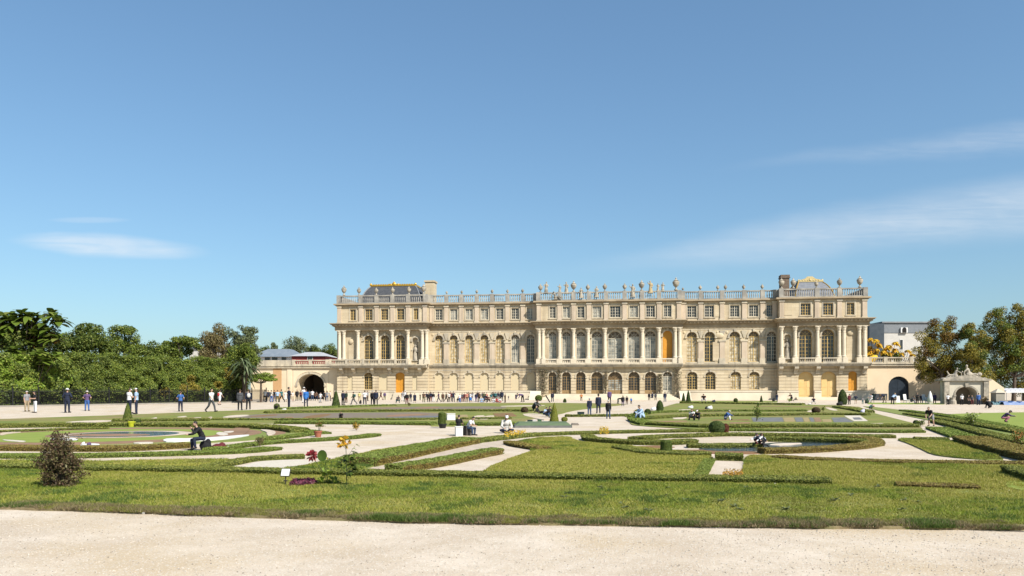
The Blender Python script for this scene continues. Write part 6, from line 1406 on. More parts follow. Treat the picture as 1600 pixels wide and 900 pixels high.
# ---------------------------------------------------------------- small things of the garden
def topiary(label, px, py, hpx, wpx, shape, m, lv, group='clipped topiaries', leafs=None, cat='topiary', name='topiary'):
    B = G(px, py); s = B.y/F; h = hpx*s; w = wpx*s/2; mb = MB()
    prof = {'cone':[(1,.0),(.98,.08),(.80,.3),(.55,.58),(.30,.82),(.12,.95),(.02,1)], 'egg':[(.75,0),(.95,.15),(1,.38),(.85,.65),(.55,.86),(.2,.98),(.02,1)], 'ball':[(.3,0),(.8,.12),(1,.45),(.85,.78),(.45,.95),(.05,1)], 'column':[(.9,0),(1,.1),(.97,.5),(.92,.9),(.6,.98),(.1,1)]}[shape]
    n = 18; vs = []; fs = []
    P2 = []
    for a, b in zip(prof[:-1], prof[1:]):
        for k in range(4): P2.append((a[0]+(b[0]-a[0])*k/4, a[1]+(b[1]-a[1])*k/4))
    P2.append(prof[-1]); mb.lathe([(r*w*.95, z*h) for r, z in P2], 0, 0, 0, n)
    mb.v = [(x*random.uniform(.95,1.04), y*random.uniform(.95,1.04), z) for x, y, z in mb.v]
    cnt = int(leafs or 2600); z = RNG.random(cnt); r = np.interp(z, [p[1] for p in prof], [p[0] for p in prof])*w; keep = RNG.random(cnt) < .25+.75*r/max(r.max(),1e-6); z = z[keep]; r = r[keep]; a = RNG.random(len(z))*2*math.pi
    dx, dy = np.cos(a), np.sin(a); P = np.stack([dx*r*1.0, dy*r*1.0, z*h], 1); ls = max(.03, s*1.5*1.0)
    N = unit(np.stack([dx, dy, np.full(len(z), .45)], 1)+RNG.normal(size=(len(z),3))*.5); q = leaf_quads(P, N, ls*RNG.uniform(.7,1.3,(len(z),1)), .6)
    nb = len(mb.v); me = bpy.data.meshes.new(name); me.from_pydata(mb.v+q.tolist(), [], mb.f+[(nb+4*i,nb+4*i+1,nb+4*i+2,nb+4*i+3) for i in range(len(z))])
    me.materials.append(m); me.materials.append(lv); me.polygons.foreach_set('material_index', [0]*len(mb.f)+[1]*len(z)); me.update()
    return tag(link(name, me, None, B), label, cat, group)
YG = mat('yellow green topiary core', (.13,.14,.02), (.17,.17,.03), 8, .95); LYG = leafmat('yellow green topiary leaves', [(.15,.18,.02),(.22,.24,.03),(.28,.28,.04),(.12,.15,.02)], .25); LDG = leafmat('dark topiary leaves', [(.02,.045,.008),(.04,.075,.012),(.065,.10,.018),(.09,.12,.025)], .2)
LMG = leafmat('green topiary leaves', [(.05,.085,.012),(.08,.12,.018),(.11,.15,.022),(.14,.17,.035)], .2)
topiary('yellow green cone topiary in front of the capped pair on the left', 199.5, 658.5, 29, 15, 'cone', YG, LMG); topiary('small dark green cone topiary before the left pavilion', 525, 634, 24, 12.5, 'cone', HEDGEB, LDG)
topiary('yellow cone topiary beside the reclining group at the plaza', 866, 658.5, 29, 14, 'cone', YG, LYG); topiary('round green bush next to the person crouching in black', 432.5, 639.5, 9, 9, 'ball', HEDGEB, LMG)
topiary('left, lower one of the twin dark cones at the palace plinth', 1068, 630.5, 16, 6.5, 'cone', HEDGEB, LDG); topiary('right, taller one of the twin dark cones at the palace plinth', 1075.5, 630.5, 20.5, 8, 'cone', HEDGEB, LDG)
topiary('small dark ball bush before the right wing plinth', 1149.5, 628.5, 6, 6, 'ball', HEDGEB, LDG); topiary('thin little dark cone before the right wing plinth', 1189.5, 628.5, 10, 4, 'cone', HEDGEB, LDG); topiary('egg shaped dark green topiary before the right pavilion', 1316.5, 632.5, 24, 13.5, 'egg', HEDGEB, LDG, leafs=3500)
topiary('dark conical bush on the right side of the plaza', 1031, 643.5, 18, 11, 'egg', HEDGEB, LDG); topiary('small dark bush on the gravel before the second arcade door', 882.5, 629, 6, 4.5, 'egg', HEDGEB, LDG); topiary('dark bush at the foot of the left arcade climber', 841.5, 626.5, 9, 11, 'ball', HEDGEB, LMG)
topiary('low olive bush at the right foot of the yellow cone', 882, 658.5, 7, 10, 'ball', HEDGEB, LYG, leafs=900); topiary('yellow green ball bush behind the seated figure in pale blue', 997.5, 651.5, 12, 15, 'ball', YG, LYG); topiary('dark green bush behind the yellow green ball by the plaza', 1012, 648, 9, 10, 'ball', HEDGEB, LDG)
topiary('round dark green bush in front of the hedge walk', 1120, 677.5, 20, 25, 'ball', HEDGEB, LDG, leafs=3500); topiary('small red brown ball bush joined to the dark green one', 1134, 676, 14, 10, 'ball', HEDGEBR, leafmat('red brown leaves', [(.08,.02,.015),(.14,.04,.02),(.20,.07,.03)], .2)); topiary('upright green bush at the left end of the pool bed', 1041, 706.5, 19, 18, 'column', HEDGEB, LMG, leafs=3000)
topiary('dark reddish bush among the far right hedges', 1275, 645.5, 9, 13, 'ball', HEDGEBR, leafmat('dark reddish leaves', [(.05,.03,.015),(.10,.05,.025),(.08,.07,.02)], .2)); topiary('dark reddish bush left of the crouching brown haired person', 819.5, 645, 9, 11, 'ball', HEDGEBR, MAT['dark reddish leaves']); topiary('dark bush next to the yellow pot', 214.5, 666.5, 12, 11, 'ball', HEDGEB, LDG, leafs=1500)
topiary('small dark bush at the left of the leaning person', 1431, 663.5, 7, 8, 'ball', HEDGEB, LDG, leafs=900)
# loose plants
def leafy(label, px, py, hpx, wpx, look, n=500, leaf=.07, name='shrub', cat='shrub', stems=7, extra=None, lift=.15):
    B = G(px, py); s = B.y/F; h, w = hpx*s, wpx*s/2; t = empty(name, label, cat, B); mb = MB(); tips = []
    for i in range(stems):
        a = random.uniform(0, 6.28); e = Vector((math.cos(a)*w*random.uniform(.2,.8), math.sin(a)*w*random.uniform(.2,.7), h*random.uniform(.55,.95))); m_ = e*.5+Vector((0,0,h*.08)); r = max(.005, h*.012)
        mb.tube((0,0,0), m_, r, r*.7, 5); mb.tube(m_, e, r*.7, r*.3, 5); tips += [m_, e, m_.lerp(e,.5)]
    mb.build('stem', BARK, t, True); T = np.array([tuple(p) for p in tips]); P = T[RNG.integers(0,len(T),n)]+RNG.normal(size=(n,3))*np.array([w*.26,w*.26,h*.12]); P[:,2] = np.clip(P[:,2], h*lift*.3, h*1.02)
    q = leaf_quads(P, unit(RNG.normal(size=(n,3))+np.array([0,-.3,.6])), leaf*RNG.uniform(.6,1.4,(n,1)), .55, .1); mats = [LM[look] if look in LM else MAT[look]]; mi = None
    if extra: mats.append(MAT[extra[0]]); mi = (RNG.random(n) < extra[1]).astype(int)
    link('foliage', npmesh('foliage', q, 4, mats, mi), t); return t
leafmat('dark red shrub leaves', [(.05,.028,.018),(.11,.055,.03),(.09,.085,.03),(.19,.14,.075),(.15,.15,.05)], .2); leafmat('orange petals', [(.55,.20,.04),(.62,.32,.10),(.45,.12,.03)], .25); leafmat('white petals', [(.72,.70,.62),(.66,.60,.50)], .25)
# bronze shrub in the foreground: dense, broad at the foot, narrow at the top
def bronze():
    B = G(93, 763.5); s = B.y/F; h, w = 86*s, 35*s; t = empty('shrub', 'large bronze leaved shrub on the front lawn at left', 'shrub', B); mb = MB(); tips = []
    prof = lambda z: w*float(np.interp(z, (0,.2,.5,.75,.9,1), (.88,1.0,.86,.66,.36,.14)))
    for i in range(85):
        z = random.random()**1.25*.95; a = random.uniform(0, 6.28); r = prof(z)*random.uniform(.35,1.05); e = Vector((math.cos(a)*r, math.sin(a)*r, h*(.07+.95*z))); m_ = Vector((e.x*.3, e.y*.3, e.z*.68))
        mb.tube((0,0,0), m_, .008, .006, 5); mb.tube(m_, e, .006, .003, 5); tips += [e, m_.lerp(e,.5), m_.lerp(e,.75)]
        for _ in range(2): q = e+Vector((random.gauss(0,.05),random.gauss(0,.05),random.gauss(.02,.04))); mb.tube(m_.lerp(e,.7), q, .004, .002, 4); tips.append(q)
    mb.build('stem', BARK, t); T = np.array([tuple(p) for p in tips]); n = 7500; P = T[RNG.integers(0,len(T),n)]+RNG.normal(size=(n,3))*.032; P[:,2] = np.maximum(P[:,2], .02)
    link('foliage', npmesh('foliage', leaf_quads(P, unit(RNG.normal(size=(n,3))+np.array([0,-.2,.5])), .036*RNG.uniform(.6,1.4,(n,1)), .6, .1), 4, MAT['dark red shrub leaves']), t)
bronze()
leafy('leafy plant with a white flower beside the diagonal path at right', 1519, 668.5, 23, 24, 'mid', 420, .07, 'flowering_plant', 'plant', 8, ('white petals', .07)); leafy('small green bush in front of the leaning person', 1439, 666.5, 12, 14, 'mid', 260, .06); leafy('orange flowering plant at the right edge of the picture', 1590, 699, 26, 26, 'mid', 420, .05, 'flowering_plant', 'plant', 8, ('orange petals', .3))
leafy('airy sapling rising from grey stones in the far right bed', 1182, 659, 26, 18, 'mid', 260, .09, 'sapling', 'tree', 8); leafy('thin grey shrub on the gravel behind the tongue hedge', 406, 698.5, 17, 16, 'brown', 160, .05, 'shrub', 'shrub', 9); leafy('low plant with yellow blooms on the plaza left of centre', 557, 672.5, 13, 15, 'rust', 260, .06, 'flowering_plant', 'plant', 8, ('yellow blossoms', .35))
leafy('tiny green plant beside the far white bundle', 1286, 644, 9, 8, 'mid', 100, .08); leafy('flowering green bush at the foot of the right pavilion', 1233, 628.6, 6, 9, 'fresh', 150, .1); leafy('reddish dry shrub right of the grotto gate', 1539, 632, 12, 13, 'rust', 300, .12); leafy('dark low shrub with two dark stems at the round pot', 640, 635, 6, 9, 'brown', 120, .1)
def stone(label, px, py, w, h, m=None, name='stone', cat='stone', group=None):
    B = G(px, py); mb = MB(); mb.ell((0,0,h*.45), (w/2, w*.38, h*.55), 10, 7); mb.v = [(x*random.uniform(.85,1.12), y*random.uniform(.85,1.12), max(0,z*random.uniform(.85,1.1))) for x, y, z in mb.v]
    return tag(mb.build(name, m or mat('pale stone', (.60,.57,.51), (.70,.67,.62), 6), None, True, B), label, cat, group)
stone('pale flat stone beside the bronze shrub at the hedge foot', 135, 738.5, .17, .06); stone('pale stone on the front hedge near the pebble lens', 352, 738, .07, .07)
for lab, px, py, w in (('white stone on the path edge left of centre', 224, 803.5, .045), ('small white stone at the lawn edge on the far left', 57, 797, .05), ('round white stone in the grass edge at lower right', 1416, 818, .05), ('smaller pale stone left of the round white one', 1392, 821, .032), ('pale stone in the right lawn', 1363, 807, .03), ('white stone on the front hedge right of the gravel strip', 1211, 759, .06), ('pale stone at the browning hedge end', 1422, 766.5, .045), ('white stone at the far right of the lawn', 1576, 770, .06)): stone(lab, px, py, w, w*.8)
# pots, boxes, placard
def pot(label, px, py, hpx, wpx, m, name='plant_pot', cat='pot'):
    B = G(px, py); s = B.y/F; h, r = hpx*s, wpx*s/2; mb = MB(); mb.lathe([(r*.72,0),(r*.95,h*.7),(r*.98,h*.8),(r*1.1,h*.82),(r*1.1,h),(r*.95,h),(r*.9,h*.88)], 0, 0, 0, 16); return tag(mb.build(name, m, None, True, B), label, cat), B, h
TERRA = mat('terracotta', (.30,.10,.055), (.36,.135,.08), 5, .85); o, B, h = pot('terracotta pot on the tongue lawn left of the plaza', 497, 683, 10, 12, TERRA)
t = leafy('reddish green plant growing in the terracotta pot', 499, 683, 25, 16, 'rust', 420, .06, 'potted_plant', 'plant', 7, ('leaves mid', .5), 2.2); t.location.z += .02
pot('bright yellow pot beside the small cone topiary', 205.5, 667.5, 9, 11, mat('yellow glaze', (.50,.52,.03), (.44,.46,.03), 3, .4)); o, B, h = pot('black pot under the green planted column', 691.5, 669, 7, 13, mat('black plastic', (.012,.012,.013), (.02,.02,.02), 3, .5))
tp = topiary('clipped green column growing in the black pot', 690.5, 669, 27, 12, 'column', HEDGEB, LMG); tp.location.z += h*.8; tp.scale.z = .72
def crate(label, px, py, wpx, hpx, dep, m, name, cat, rot=0, taper=0):
    B = G(px, py); s = B.y/F; w, h = wpx*s/2, hpx*s; mb = MB(); mb.frustum(-w, w, -dep/2, dep/2, 0, -w*(1-taper), w*(1-taper), -dep/2*(1-taper), dep/2*(1-taper), h*.93); mb.box(-w*(1-taper)-.015, w*(1-taper)+.015, -dep/2-.015, dep/2+.015, h*.93+.001, h)
    o = mb.build(name, m, None, False, B); o.rotation_euler.z = R(rot); return tag(o, label, cat)
crate('white box behind the pair of seated friends', 704.5, 657, 13, 11, .4, WHITEP, 'storage_box', 'box', 12, .05); crate('dark low seat box under the person in white t-shirt and jeans', 729.5, 680.3, 9, 15, .34, mat('dark seat board', (.05,.045,.04), (.07,.06,.055), 4), 'seat_box', 'box', 30)
crate('white seat box under the person in the black t-shirt', 717, 681.2, 11, 15, .36, WHITEP, 'seat_box', 'box', 10); crate('dark green box standing on the clipped plaza hedge', 907.5, 650.5, 10, 7, .4, mat('dark green plastic', (.015,.03,.028), (.02,.04,.035), 3, .5), 'storage_box', 'box')
crate('dark green crate at the left of the green platform', 828, 661, 8, 5, .3, MAT['dark green plastic'], 'storage_box', 'box'); crate('green crate at the middle of the green platform', 843, 660.5, 6, 5, .3, mat('green plastic', (.05,.10,.05), (.06,.12,.06), 3, .5), 'storage_box', 'box'); 
crate('white crate on the gravel between the two green crates', 835, 660.6, 6, 4, .3, WHITEP, 'storage_box', 'box'); crate('wide white crate next to the yellow cone', 852, 661, 9, 3.5, .3, WHITEP, 'storage_box', 'box')
B = G(849, 668.5); s = B.y/F; mb = MB(); w = 45*s; mb.box(-w, w, 0, 2.4, 0, .10); mb.mi = 1; mb.frustum(-w+.03, w-.03, .02, 2.38, .101, -w+.2, w-.14, .3, 2.2, .20); o = mb.build('platform', [mat('grey timber', (.12,.125,.12), (.17,.17,.16), 4, .8), mat('green felt', (.10,.145,.075), (.125,.17,.09), 3, .95)], None, False, B); tag(o, 'long low green topped platform on the plaza in front of the yellow cone', 'platform')
B = G(899, 664.5); mb = MB(); mb.box(-.17, .17, 0, .5, 0, .06); mb.box(-.14, .14, .05, .45, .0605, .09); tag(mb.build('slab', mat('grey brown slab', (.20,.17,.14), (.26,.22,.18), 4), None, False, B), 'small grey brown slab at the right end of the green platform', 'slab')
# placard
B = G(446, 761); t = empty('placard', 'blank white placard on a short dark post in the front lawn', 'sign', B, R(-6)); mb = MB(); mb.tube((0,0,0), (0,.01,.19), .011, .009, 8); mb.box(-.03, .03, -.008, .02, .10, .12); mb.build('post', mat('dark bronze metal', (.03,.026,.022), (.045,.04,.034), 6, .5), t)
mb = MB(); M_ = Matrix.Rotation(R(-24), 4, 'X'); 
def slabp(x0,x1,y0,y1,z0,z1,m,name):
    mb = MB(); mb.box(x0,x1,y0,y1,z0,z1); mb.v = [tuple(M_@Vector(v)+Vector((0,0,.255))) for v in mb.v]; return mb.build(name, m, t)
slabp(-.083,.083,0,.014,-.072,.072,MAT['dark bronze metal'],'frame'); slabp(-.073,.073,-.004,.0,-.060,.064,mat('white enamel', (.78,.78,.77), (.74,.74,.73), 8, .35),'panel')
# cloths, sheets, bundles
def bundle(label, px, py, wpx, hpx, m, name='bundle', cat='bundle', knob=None):
    B = G(px, py); s = B.y/F; w, h = wpx*s/2, hpx*s; mb = MB(); mb.ell((0,0,h*.35), (w, w*.7, h*.5), 12, 8); mb.ell((w*.4,.0,h*.6), (w*.5, w*.45, h*.4), 10, 7); mb.ell((-w*.5,.05,h*.3), (w*.45, w*.5, h*.35), 10, 7); mb.v = [(x*random.uniform(.93,1.07), y, max(0,z*random.uniform(.93,1.07))) for x, y, z in mb.v]
    return tag(mb.build(name, m, None, True, B), label, cat)
bundle('maroon jacket and bag heap beside the person in black', 342, 702.5, 24, 11, cloth('maroon'), 'clothes_heap', 'clothes'); bundle('bulky black bag under the person in black jacket by the round bed', 321, 702.8, 19, 17, cloth('black'), 'bag', 'bag'); bundle('white cloth on top of the maroon heap', 340.5, 702, 7, 10, cloth('white'), 'cloth', 'cloth'); bundle('pale cloth lying at the right end of the maroon heap', 355, 703, 9, 6, cloth('offwhite'), 'cloth', 'cloth')
bundle('white bundle on the hedge left of the person in the blue jacket', 1079, 638.5, 9, 5, cloth('white'), 'bundle', 'bundle'); bundle('white bundle with a dark edge farther along the hedge', 1109, 639.8, 9, 6, cloth('white')); bundle('dark bag on the hedge left of the second white bundle', 1103.4, 639.6, 4, 5, cloth('black'), 'bag', 'bag'); bundle('dark bag on the ground by the palace plinth', 1115, 629.5, 6, 5, cloth('navy'), 'bag', 'bag')
bundle('black bag beside the person in navy at the shaded corner', 1208.8, 627.6, 4.5, 6, cloth('black'), 'bag', 'bag'); bundle('black bag at the foot of the egg shaped topiary', 1312, 633.3, 10, 6, cloth('black'), 'bag', 'bag'); bundle('black bag on the promenade under the dark window', 563, 631, 4, 6, cloth('black'), 'bag', 'bag'); bundle('lilac and white round bag at the start of the diagonal path', 1348, 645, 7, 6, mat('lilac cloth', (.50,.48,.66), (.62,.60,.70), 5), 'bag', 'bag')
bundle('small red bag lying on the gravel near the person in teal', 1364, 636, 5, 2.5, cloth('red'), 'bag', 'bag'); bundle('black bag behind the person in pale blue by the plaza', 997, 657.5, 8, 8, cloth('black'), 'bag', 'bag'); bundle('white bundle left of the person in pale blue by the plaza', 986, 650, 9, 4, cloth('white'))
bundle('white bundle near the dark conical bush on the plaza', 1021, 641.5, 9, 6, cloth('white')); bundle('cream bundle on the grass behind the round bush', 444, 641, 8, 3, cloth('offwhite')); bundle('white bundle with yellow flowers on the far lawn', 1265, 632.3, 6, 2.6, cloth('offwhite'))
bundle('dark green seat bag behind the sitter at the wall base', 1354.5, 630.4, 6, 8, cloth('dark green'), 'bag', 'bag')
def blanket(label, pts, items):
    P = chaikin(gp(pts), 1); mb = MB(); mb.prism([(p.x,p.y) for p in P], .05, .075, True); o = mb.build('picnic_blanket', WHITEP); c = sum(P, Vector())/len(P); centre_origin(o, Vector((c.x,c.y,0))); tag(o, label, 'blanket'); return o
blanket('white picnic blanket on the hedge of the round bed', [(124,701),(128,697),(154,696.4),(157,700)], 0)
bundle('white parcel on the picnic blanket', 130, 700.2, 6, 6, cloth('white'), 'parcel', 'parcel').location.z = .075; bundle('dark purple parcel on the picnic blanket', 139, 700, 7, 5, cloth('purple'), 'parcel', 'parcel').location.z = .075
# white boards, chairs and furled parasol at the right wall
def easel(label, px, py, h, w):
    B = G(px, py); t = empty('sign_board', label, 'sign', B, R(8)); mb = MB(); mb.prism_yz([(-.02,.12),(.02,.12),(.12,h),(.08,h)], -w/2, w/2); mb.build('board', WHITEP, t); mb = MB()
    for x in (-w/2+.03, w/2-.03): mb.tube((x,0,0),(x,.1,h*.95),.02,.02,5); mb.tube((x,.4,0),(x,.1,h*.9),.018,.018,5)
    mb.build('leg', WHITEP, t)
easel('white leaning board just right of the leaning person at the blue door', 1403.5, 630.6, .95, .5)
def chair(label, px, py, m=None, rz=20):
    B = G(px, py); W_ = m or WHITEP; t = empty('garden_chair', label, 'chair', B, R(rz)); mb = MB(); mb.box(-.24,.24,-.24,.24,.42,.47); mb.build('seat', W_, t); mb = MB(); mb.prism_yz([(.2,.47),(.25,.47),(.36,1.15),(.31,1.15)], -.23, .23); mb.build('backrest', W_, t)
    for x in (-.2,.2):
        for y in (-.2,.2): mb = MB(); mb.tube((x*1.1,y*1.1,0),(x,y,.42),.025,.028,6); mb.build('leg', W_, t)
chair('white garden chair in front of the blue door', 1416.5, 630.6); chair('dark green chair under the person sitting at the dark wall base', 1361.5, 629, mat('dark green chair paint', (.015,.04,.03), (.02,.05,.035), 4, .5), -60); chair('white chair under the person sitting left of the furled parasol', 1446.2, 631, None, 20)
B = G(1453.3, 631.5); t = empty('parasol', 'furled white parasol standing before the shaded curved wall', 'parasol', B); mb = MB(); mb.lathe([(.20,.25),(.30,.4),(.26,.8),(.16,1.25),(.06,1.5),(.01,1.56)], 0, 0, 0, 10); mb.build('canopy', WHITEP, t, True); mb = MB(); mb.tube((0,0,0),(0,0,.3),.03,.03); mb.box(-.25,.25,-.25,.25,0,.07); mb.build('base', WHITEP, t)
B = AT(856.5, 103); mb = MB(); mb.tube((-.1,0,.0),(-.62,.1,.85),.07,.09,8); mb.ell((-.64,.1,.9),(.1,.1,.1),8,6); tag(mb.build('umbrella', cloth('black'), None, True, B+Vector((.35,0,0))), 'furled dark umbrella stuck in the ground left of the slim person in dark blue', 'umbrella')
# two tall flowering plants by the placard
def petals(V, c, r, n, look=None, up=.3):
    for i in range(n):
        d = Vector((random.gauss(0,1), random.gauss(0,1)-.4, random.gauss(0,1)+up)).normalized(); s = d.orthogonal().normalized(); s.rotate(Matrix.Rotation(random.uniform(0,6.28),3,d)); b = c+d*r*.15; m_ = c+d*r*.7; e = c+d*r*random.uniform(.9,1.15); w = r*.22
        V += [b, m_-s*w, e, m_+s*w]
def flat(V): return np.array([tuple(v) for v in V])
YF = leafmat('golden petals', [(.65,.36,.02),(.72,.50,.05),(.60,.25,.02),(.70,.42,.03)], .3); RF = leafmat('crimson petals', [(.32,.02,.04),(.45,.05,.07),(.50,.12,.12),(.25,.015,.03)], .3); STEMM = mat('green stem', (.05,.08,.02), (.08,.11,.03), 8)
def leafset(V, c, n, L_, w, spread=.6, el0=.0, el1=1.0, m=None):
    for i in range(n):
        a = random.uniform(0, 6.28); e = random.uniform(el0, el1); d = Vector((math.cos(a)*math.cos(e), math.sin(a)*math.cos(e), math.sin(e))); s = Vector((-math.sin(a), math.cos(a), 0)); l = L_*random.uniform(.7,1.2)
        V += [c, c+d*l*.5-s*w*.5, c+d*l-Vector((0,0,l*.2)), c+d*l*.5+s*w*.5]
B = G(542, 762.5); s = B.y/F; hh = 76*s; t = empty('flowering_plant', 'tall single stemmed plant with yellow blossoms on the front lawn', 'plant', B); mb = MB(); mb.tube((0,0,0),(-.01,0,hh*.55),.009,.007,6); mb.tube((-.01,0,hh*.55),(-.02,0,hh),.007,.004,6)
for x, z0_, z1_ in ((.14,.45,.72),(-.12,.3,.42),(.17,.36,.42),(.13,.6,.86),(-.1,.8,.9),(.1,.22,.34),(-.13,.36,.5)): mb.tube((-.01,0,hh*z0_),(x,random.uniform(-.06,.06),hh*z1_),.004,.002,5)
mb.build('stem', mat('dark green stem', (.02,.035,.012), (.03,.05,.018), 8), t); V = []
for x, z in ((-.12,.42),(.17,.42),(.1,.34),(-.13,.5),(.14,.72),(.06,.5),(-.06,.55),(.02,.3),(.19,.5),(-.02,.66),(.08,.62)): leafset(V, Vector((x*.8,0,hh*z)), 7, .13, .07, el0=-.5, el1=.5)
link('foliage', npmesh('foliage', flat(V), 4, LM['deep']), t); V = []
for x, z in ((.13,.80),(.17,.74),(.20,.86),(.11,.70),(.15,.90),(.05,.2),(-.08,.14),(.1,.1)): leafset(V, Vector((x,0,hh*z)), 3, .05, .03, el0=-.2, el1=.8)
link('young_leaves', npmesh('young_leaves', flat(V), 4, LM['fresh']), t)
for c, r in (((-.10,-.02,hh*.93),.085),((-.03,-.03,hh*.99),.075),((-.05,0,hh*.88),.07),((.02,-.02,hh*.93),.06)): V = []; petals(V, Vector(c), r*1.25, 18); link('blossom', npmesh('blossom', flat(V), 4, YF), t)
B = G(513, 760); hh = 48*B.y/F; t = empty('flowering_plant', 'plant with a spiky crimson flower head and one big round leaf on the front lawn', 'plant', B); mb = MB(); hp = Vector((-.29,.0,hh)); pts_ = [Vector((0,0,0)),Vector((-.08,0,hh*.45)),Vector((-.2,0,hh*.75)),hp]
for a, b in zip(pts_[:-1], pts_[1:]): mb.tube(a, b, .008, .006, 6)
mb.tube((0,0,.02),(-.06,.02,hh*.8),.008,.006,6); mb.tube((.02,0,.02),(.05,.02,hh*.8),.007,.005,6); mb.build('stem', STEMM, t); V = []; petals(V, hp, .115, 60, up=.6); link('flower_head', npmesh('flower_head', flat(V), 4, RF), t)
mb = MB(); mb.lathe([(.001,0),(.06,.012),(.10,.03),(.10,.036),(.06,.018),(.001,.006)], 0, 0, 0, 14, .85, 1.05); Ml = Matrix.Rotation(R(68),4,'X')@Matrix.Rotation(R(25),4,'Y'); mb.v = [tuple(Ml@Vector(v)+Vector((-.12,.02,hh*.98))) for v in mb.v]; mb.build('round_leaf', mat('broad dark leaf', (.03,.055,.01), (.045,.075,.014), 6, .9, spec=.05), t, True)
V = []; petals(V, Vector((.0,0,hh*.86)), .055, 14, up=1); link('bud', npmesh('bud', flat(V), 4, leafmat('yellow bud petals', [(.50,.46,.03),(.42,.42,.05),(.58,.48,.04)], .3)), t); V = []
for k in range(14): leafset(V, Vector((random.uniform(-.12,.16),random.uniform(-.06,.06),random.uniform(.02,hh*.5))), 3, .17, .065, el0=.4, el1=1.35)
link('foliage', npmesh('foliage', flat(V), 4, LM['fresh']), t); V = []
for k in range(16): leafset(V, Vector((random.uniform(-.16,.08),random.uniform(-.05,.05),random.uniform(.0,.06))), 4, .1, .05, el0=.0, el1=.9)
link('dark_leaves', npmesh('dark_leaves', flat(V), 4, LM['deep']), t)
# ---------------------------------------------------------------- grass blades and loose pebbles
GM = leafmat('grass blades', [(.15,.215,.018),(.215,.295,.026),(.28,.34,.038),(.335,.36,.055),(.41,.39,.11)], .35, .7); GD = leafmat('dry grass blades', [(.26,.29,.030),(.345,.35,.050),(.43,.39,.09),(.52,.45,.16)], .35, .7)
STRAW = leafmat('straw at the lawn edge', [(.17,.13,.065),(.25,.19,.10),(.34,.27,.16),(.14,.12,.045)], .25, .8)
def blades(label, poly, n, h, w, m, z, patches=.5, hv=.5):
    poly = [(p[0],p[1]) for p in poly]; xs = [p[0] for p in poly]; ys = [p[1] for p in poly]; X = RNG.uniform(max(min(xs),-14),min(max(xs),16),n*5); Y = RNG.uniform(min(ys),max(ys),n*5); k = inside(poly,X,Y)&(np.abs(X) < Y*.70+.6); X = X[k][:n]; Y = Y[k][:n]; k = len(X)
    dry = fbm(X, Y, .55); tuft = fbm(X*1.0, Y*1.3, 1.9, 31)
    H = h*(1-hv+2*hv*RNG.random(k))*np.clip(.45+1.5*(tuft-.22)-.5*(dry-.5), .3, 1.7)
    a = RNG.random(k)*2*math.pi; ln = (.15+RNG.random(k)*1.25)*H; W_ = w*RNG.uniform(.7,1.3,k)
    b0 = np.stack([X-np.cos(a)*W_/2,Y-np.sin(a)*W_/2,np.full(k,z)],1); b1 = np.stack([X+np.cos(a)*W_/2,Y+np.sin(a)*W_/2,np.full(k,z)],1); ta = RNG.random(k)*2*math.pi; tp = np.stack([X+np.cos(ta)*ln,Y+np.sin(ta)*ln,z+H],1)
    V = np.stack([b0,b1,tp],1).reshape(-1,3); mi = np.where(dry+RNG.normal(size=k)*.07 > 1-patches, 1, np.where(tuft+RNG.normal(size=k)*.07 > .60, 2, np.where(tuft+RNG.normal(size=k)*.06 < .38, 3, 0)))
    o = link('grass', npmesh('grass', V, 3, [m, GD, GDK, GOL], mi)); tag(o, label, 'grass', kind='stuff')
GDK = leafmat('deep green blades', [(.075,.125,.022),(.11,.175,.032),(.15,.21,.045)], .35, .7); GOL = leafmat('olive blades', [(.17,.18,.03),(.23,.235,.045),(.28,.27,.06)], .35, .7)
P0b = [Vector((p.x,p.y+.09+.06*math.sin(p.x*2.3),0)) for p in resample(gp(FRONT_EDGE), .5)]+P0[len(FRONT_EDGE):]
blades('short mown grass of the front lawn', P0b, 360000, .034, .011, GM, .034, patches=.47)
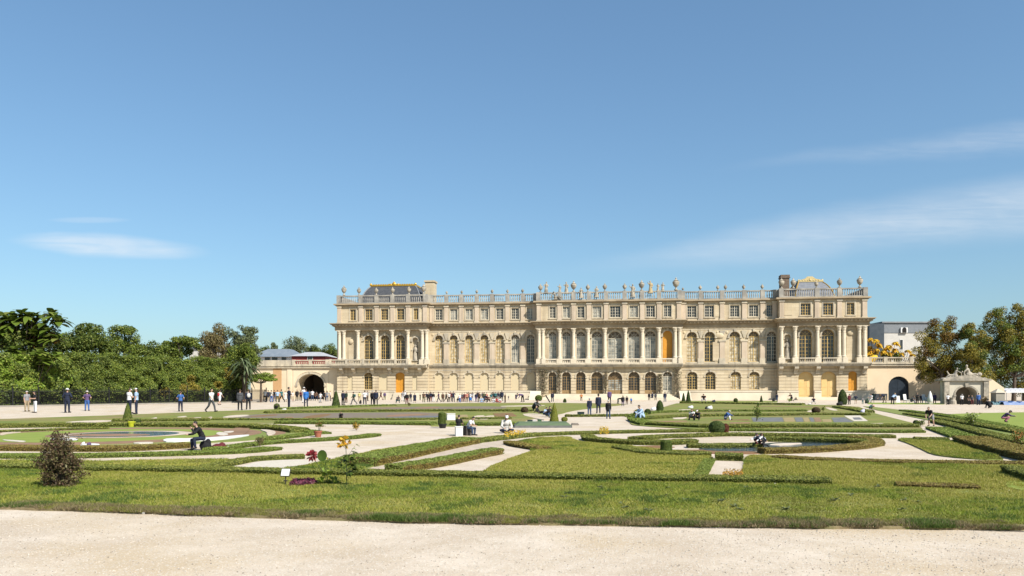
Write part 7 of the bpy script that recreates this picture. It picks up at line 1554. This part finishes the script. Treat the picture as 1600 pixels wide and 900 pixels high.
edge = [p+Vector((0,random.uniform(-.03,.03)+.03*math.sin(p.x*1.7),0)) for p in resample(gp(FRONT_EDGE[1:-1]), .25)]; band = [Vector((p.x,p.y-.06+random.uniform(-.03,.03),0)) for p in edge]+[Vector((p.x,p.y+.46+random.uniform(-.15,.1),0)) for p in edge[::-1]]
X = []
blades('dry straw fringe along the edge of the front lawn', band, 90000, .045, .010, STRAW, .030, patches=-9)
blades('dry grass of the round lawn', P1, 140000, .032, .016, GM, .029, patches=.56); blades('dry weedy grass between the right hedges', P2, 140000, .045, .015, GM, .029, patches=.56)
blades('grass of the green triangle lawn at right', P3, 30000, .04, .02, GM, .029, patches=.38); blades('grass strip behind the front hedge at left', PG, 30000, .035, .016, GM, .029, patches=.5); blades('grass bank by the pebble lens', PH, 26000, .035, .018, GM, .029, patches=.35)
n = 9000; Y = RNG.uniform(6.2, 10.6, n); X = RNG.uniform(-1,1,n)*(Y*.70); s = RNG.uniform(.004,.013,n)**1.0; k = ~inside([(p.x,p.y) for p in P0], X, Y); X, Y, s = X[k], Y[k], s[k]; T = np.array([(1,0,0),(-.5,.87,0),(-.5,-.87,0),(0,0,.8)]); n = len(X)
ang = RNG.random(n)*6.28; c_, s_ = np.cos(ang), np.sin(ang); Vt = np.stack([np.stack([(T[j,0]*c_-T[j,1]*s_)*s+X,(T[j,0]*s_+T[j,1]*c_)*s+Y,T[j,2]*s+.001],1) for j in range(4)],1)
tri = Vt[:,[0,1,3, 1,2,3, 2,0,3]].reshape(-1,3)
o = link('pebbles', npmesh('pebbles', tri, 3, [mat('loose pebbles', (.56,.50,.42), (.42,.37,.31), 3, .9), mat('dark loose pebbles', (.30,.26,.21), (.24,.21,.17), 3, .9)], np.repeat((RNG.random(n) < .16).astype(int), 3))); tag(o, 'loose pebbles on the foreground gravel', 'gravel', kind='stuff')
# a few broad weeds in the front lawn at right
n = 260; cx = RNG.uniform(.5, 7.5, 26); cy = RNG.uniform(10.4, 13.2, 26); V = []
for x, y in zip(cx, cy): leafset(V, Vector((x, y, .04)), 10, .09, .04, el0=.1, el1=.8)
o = link('weeds', npmesh('weeds', flat(V), 4, LM['grey'])); tag(o, 'broad leaved weeds scattered through the front lawn', 'weeds', kind='stuff')
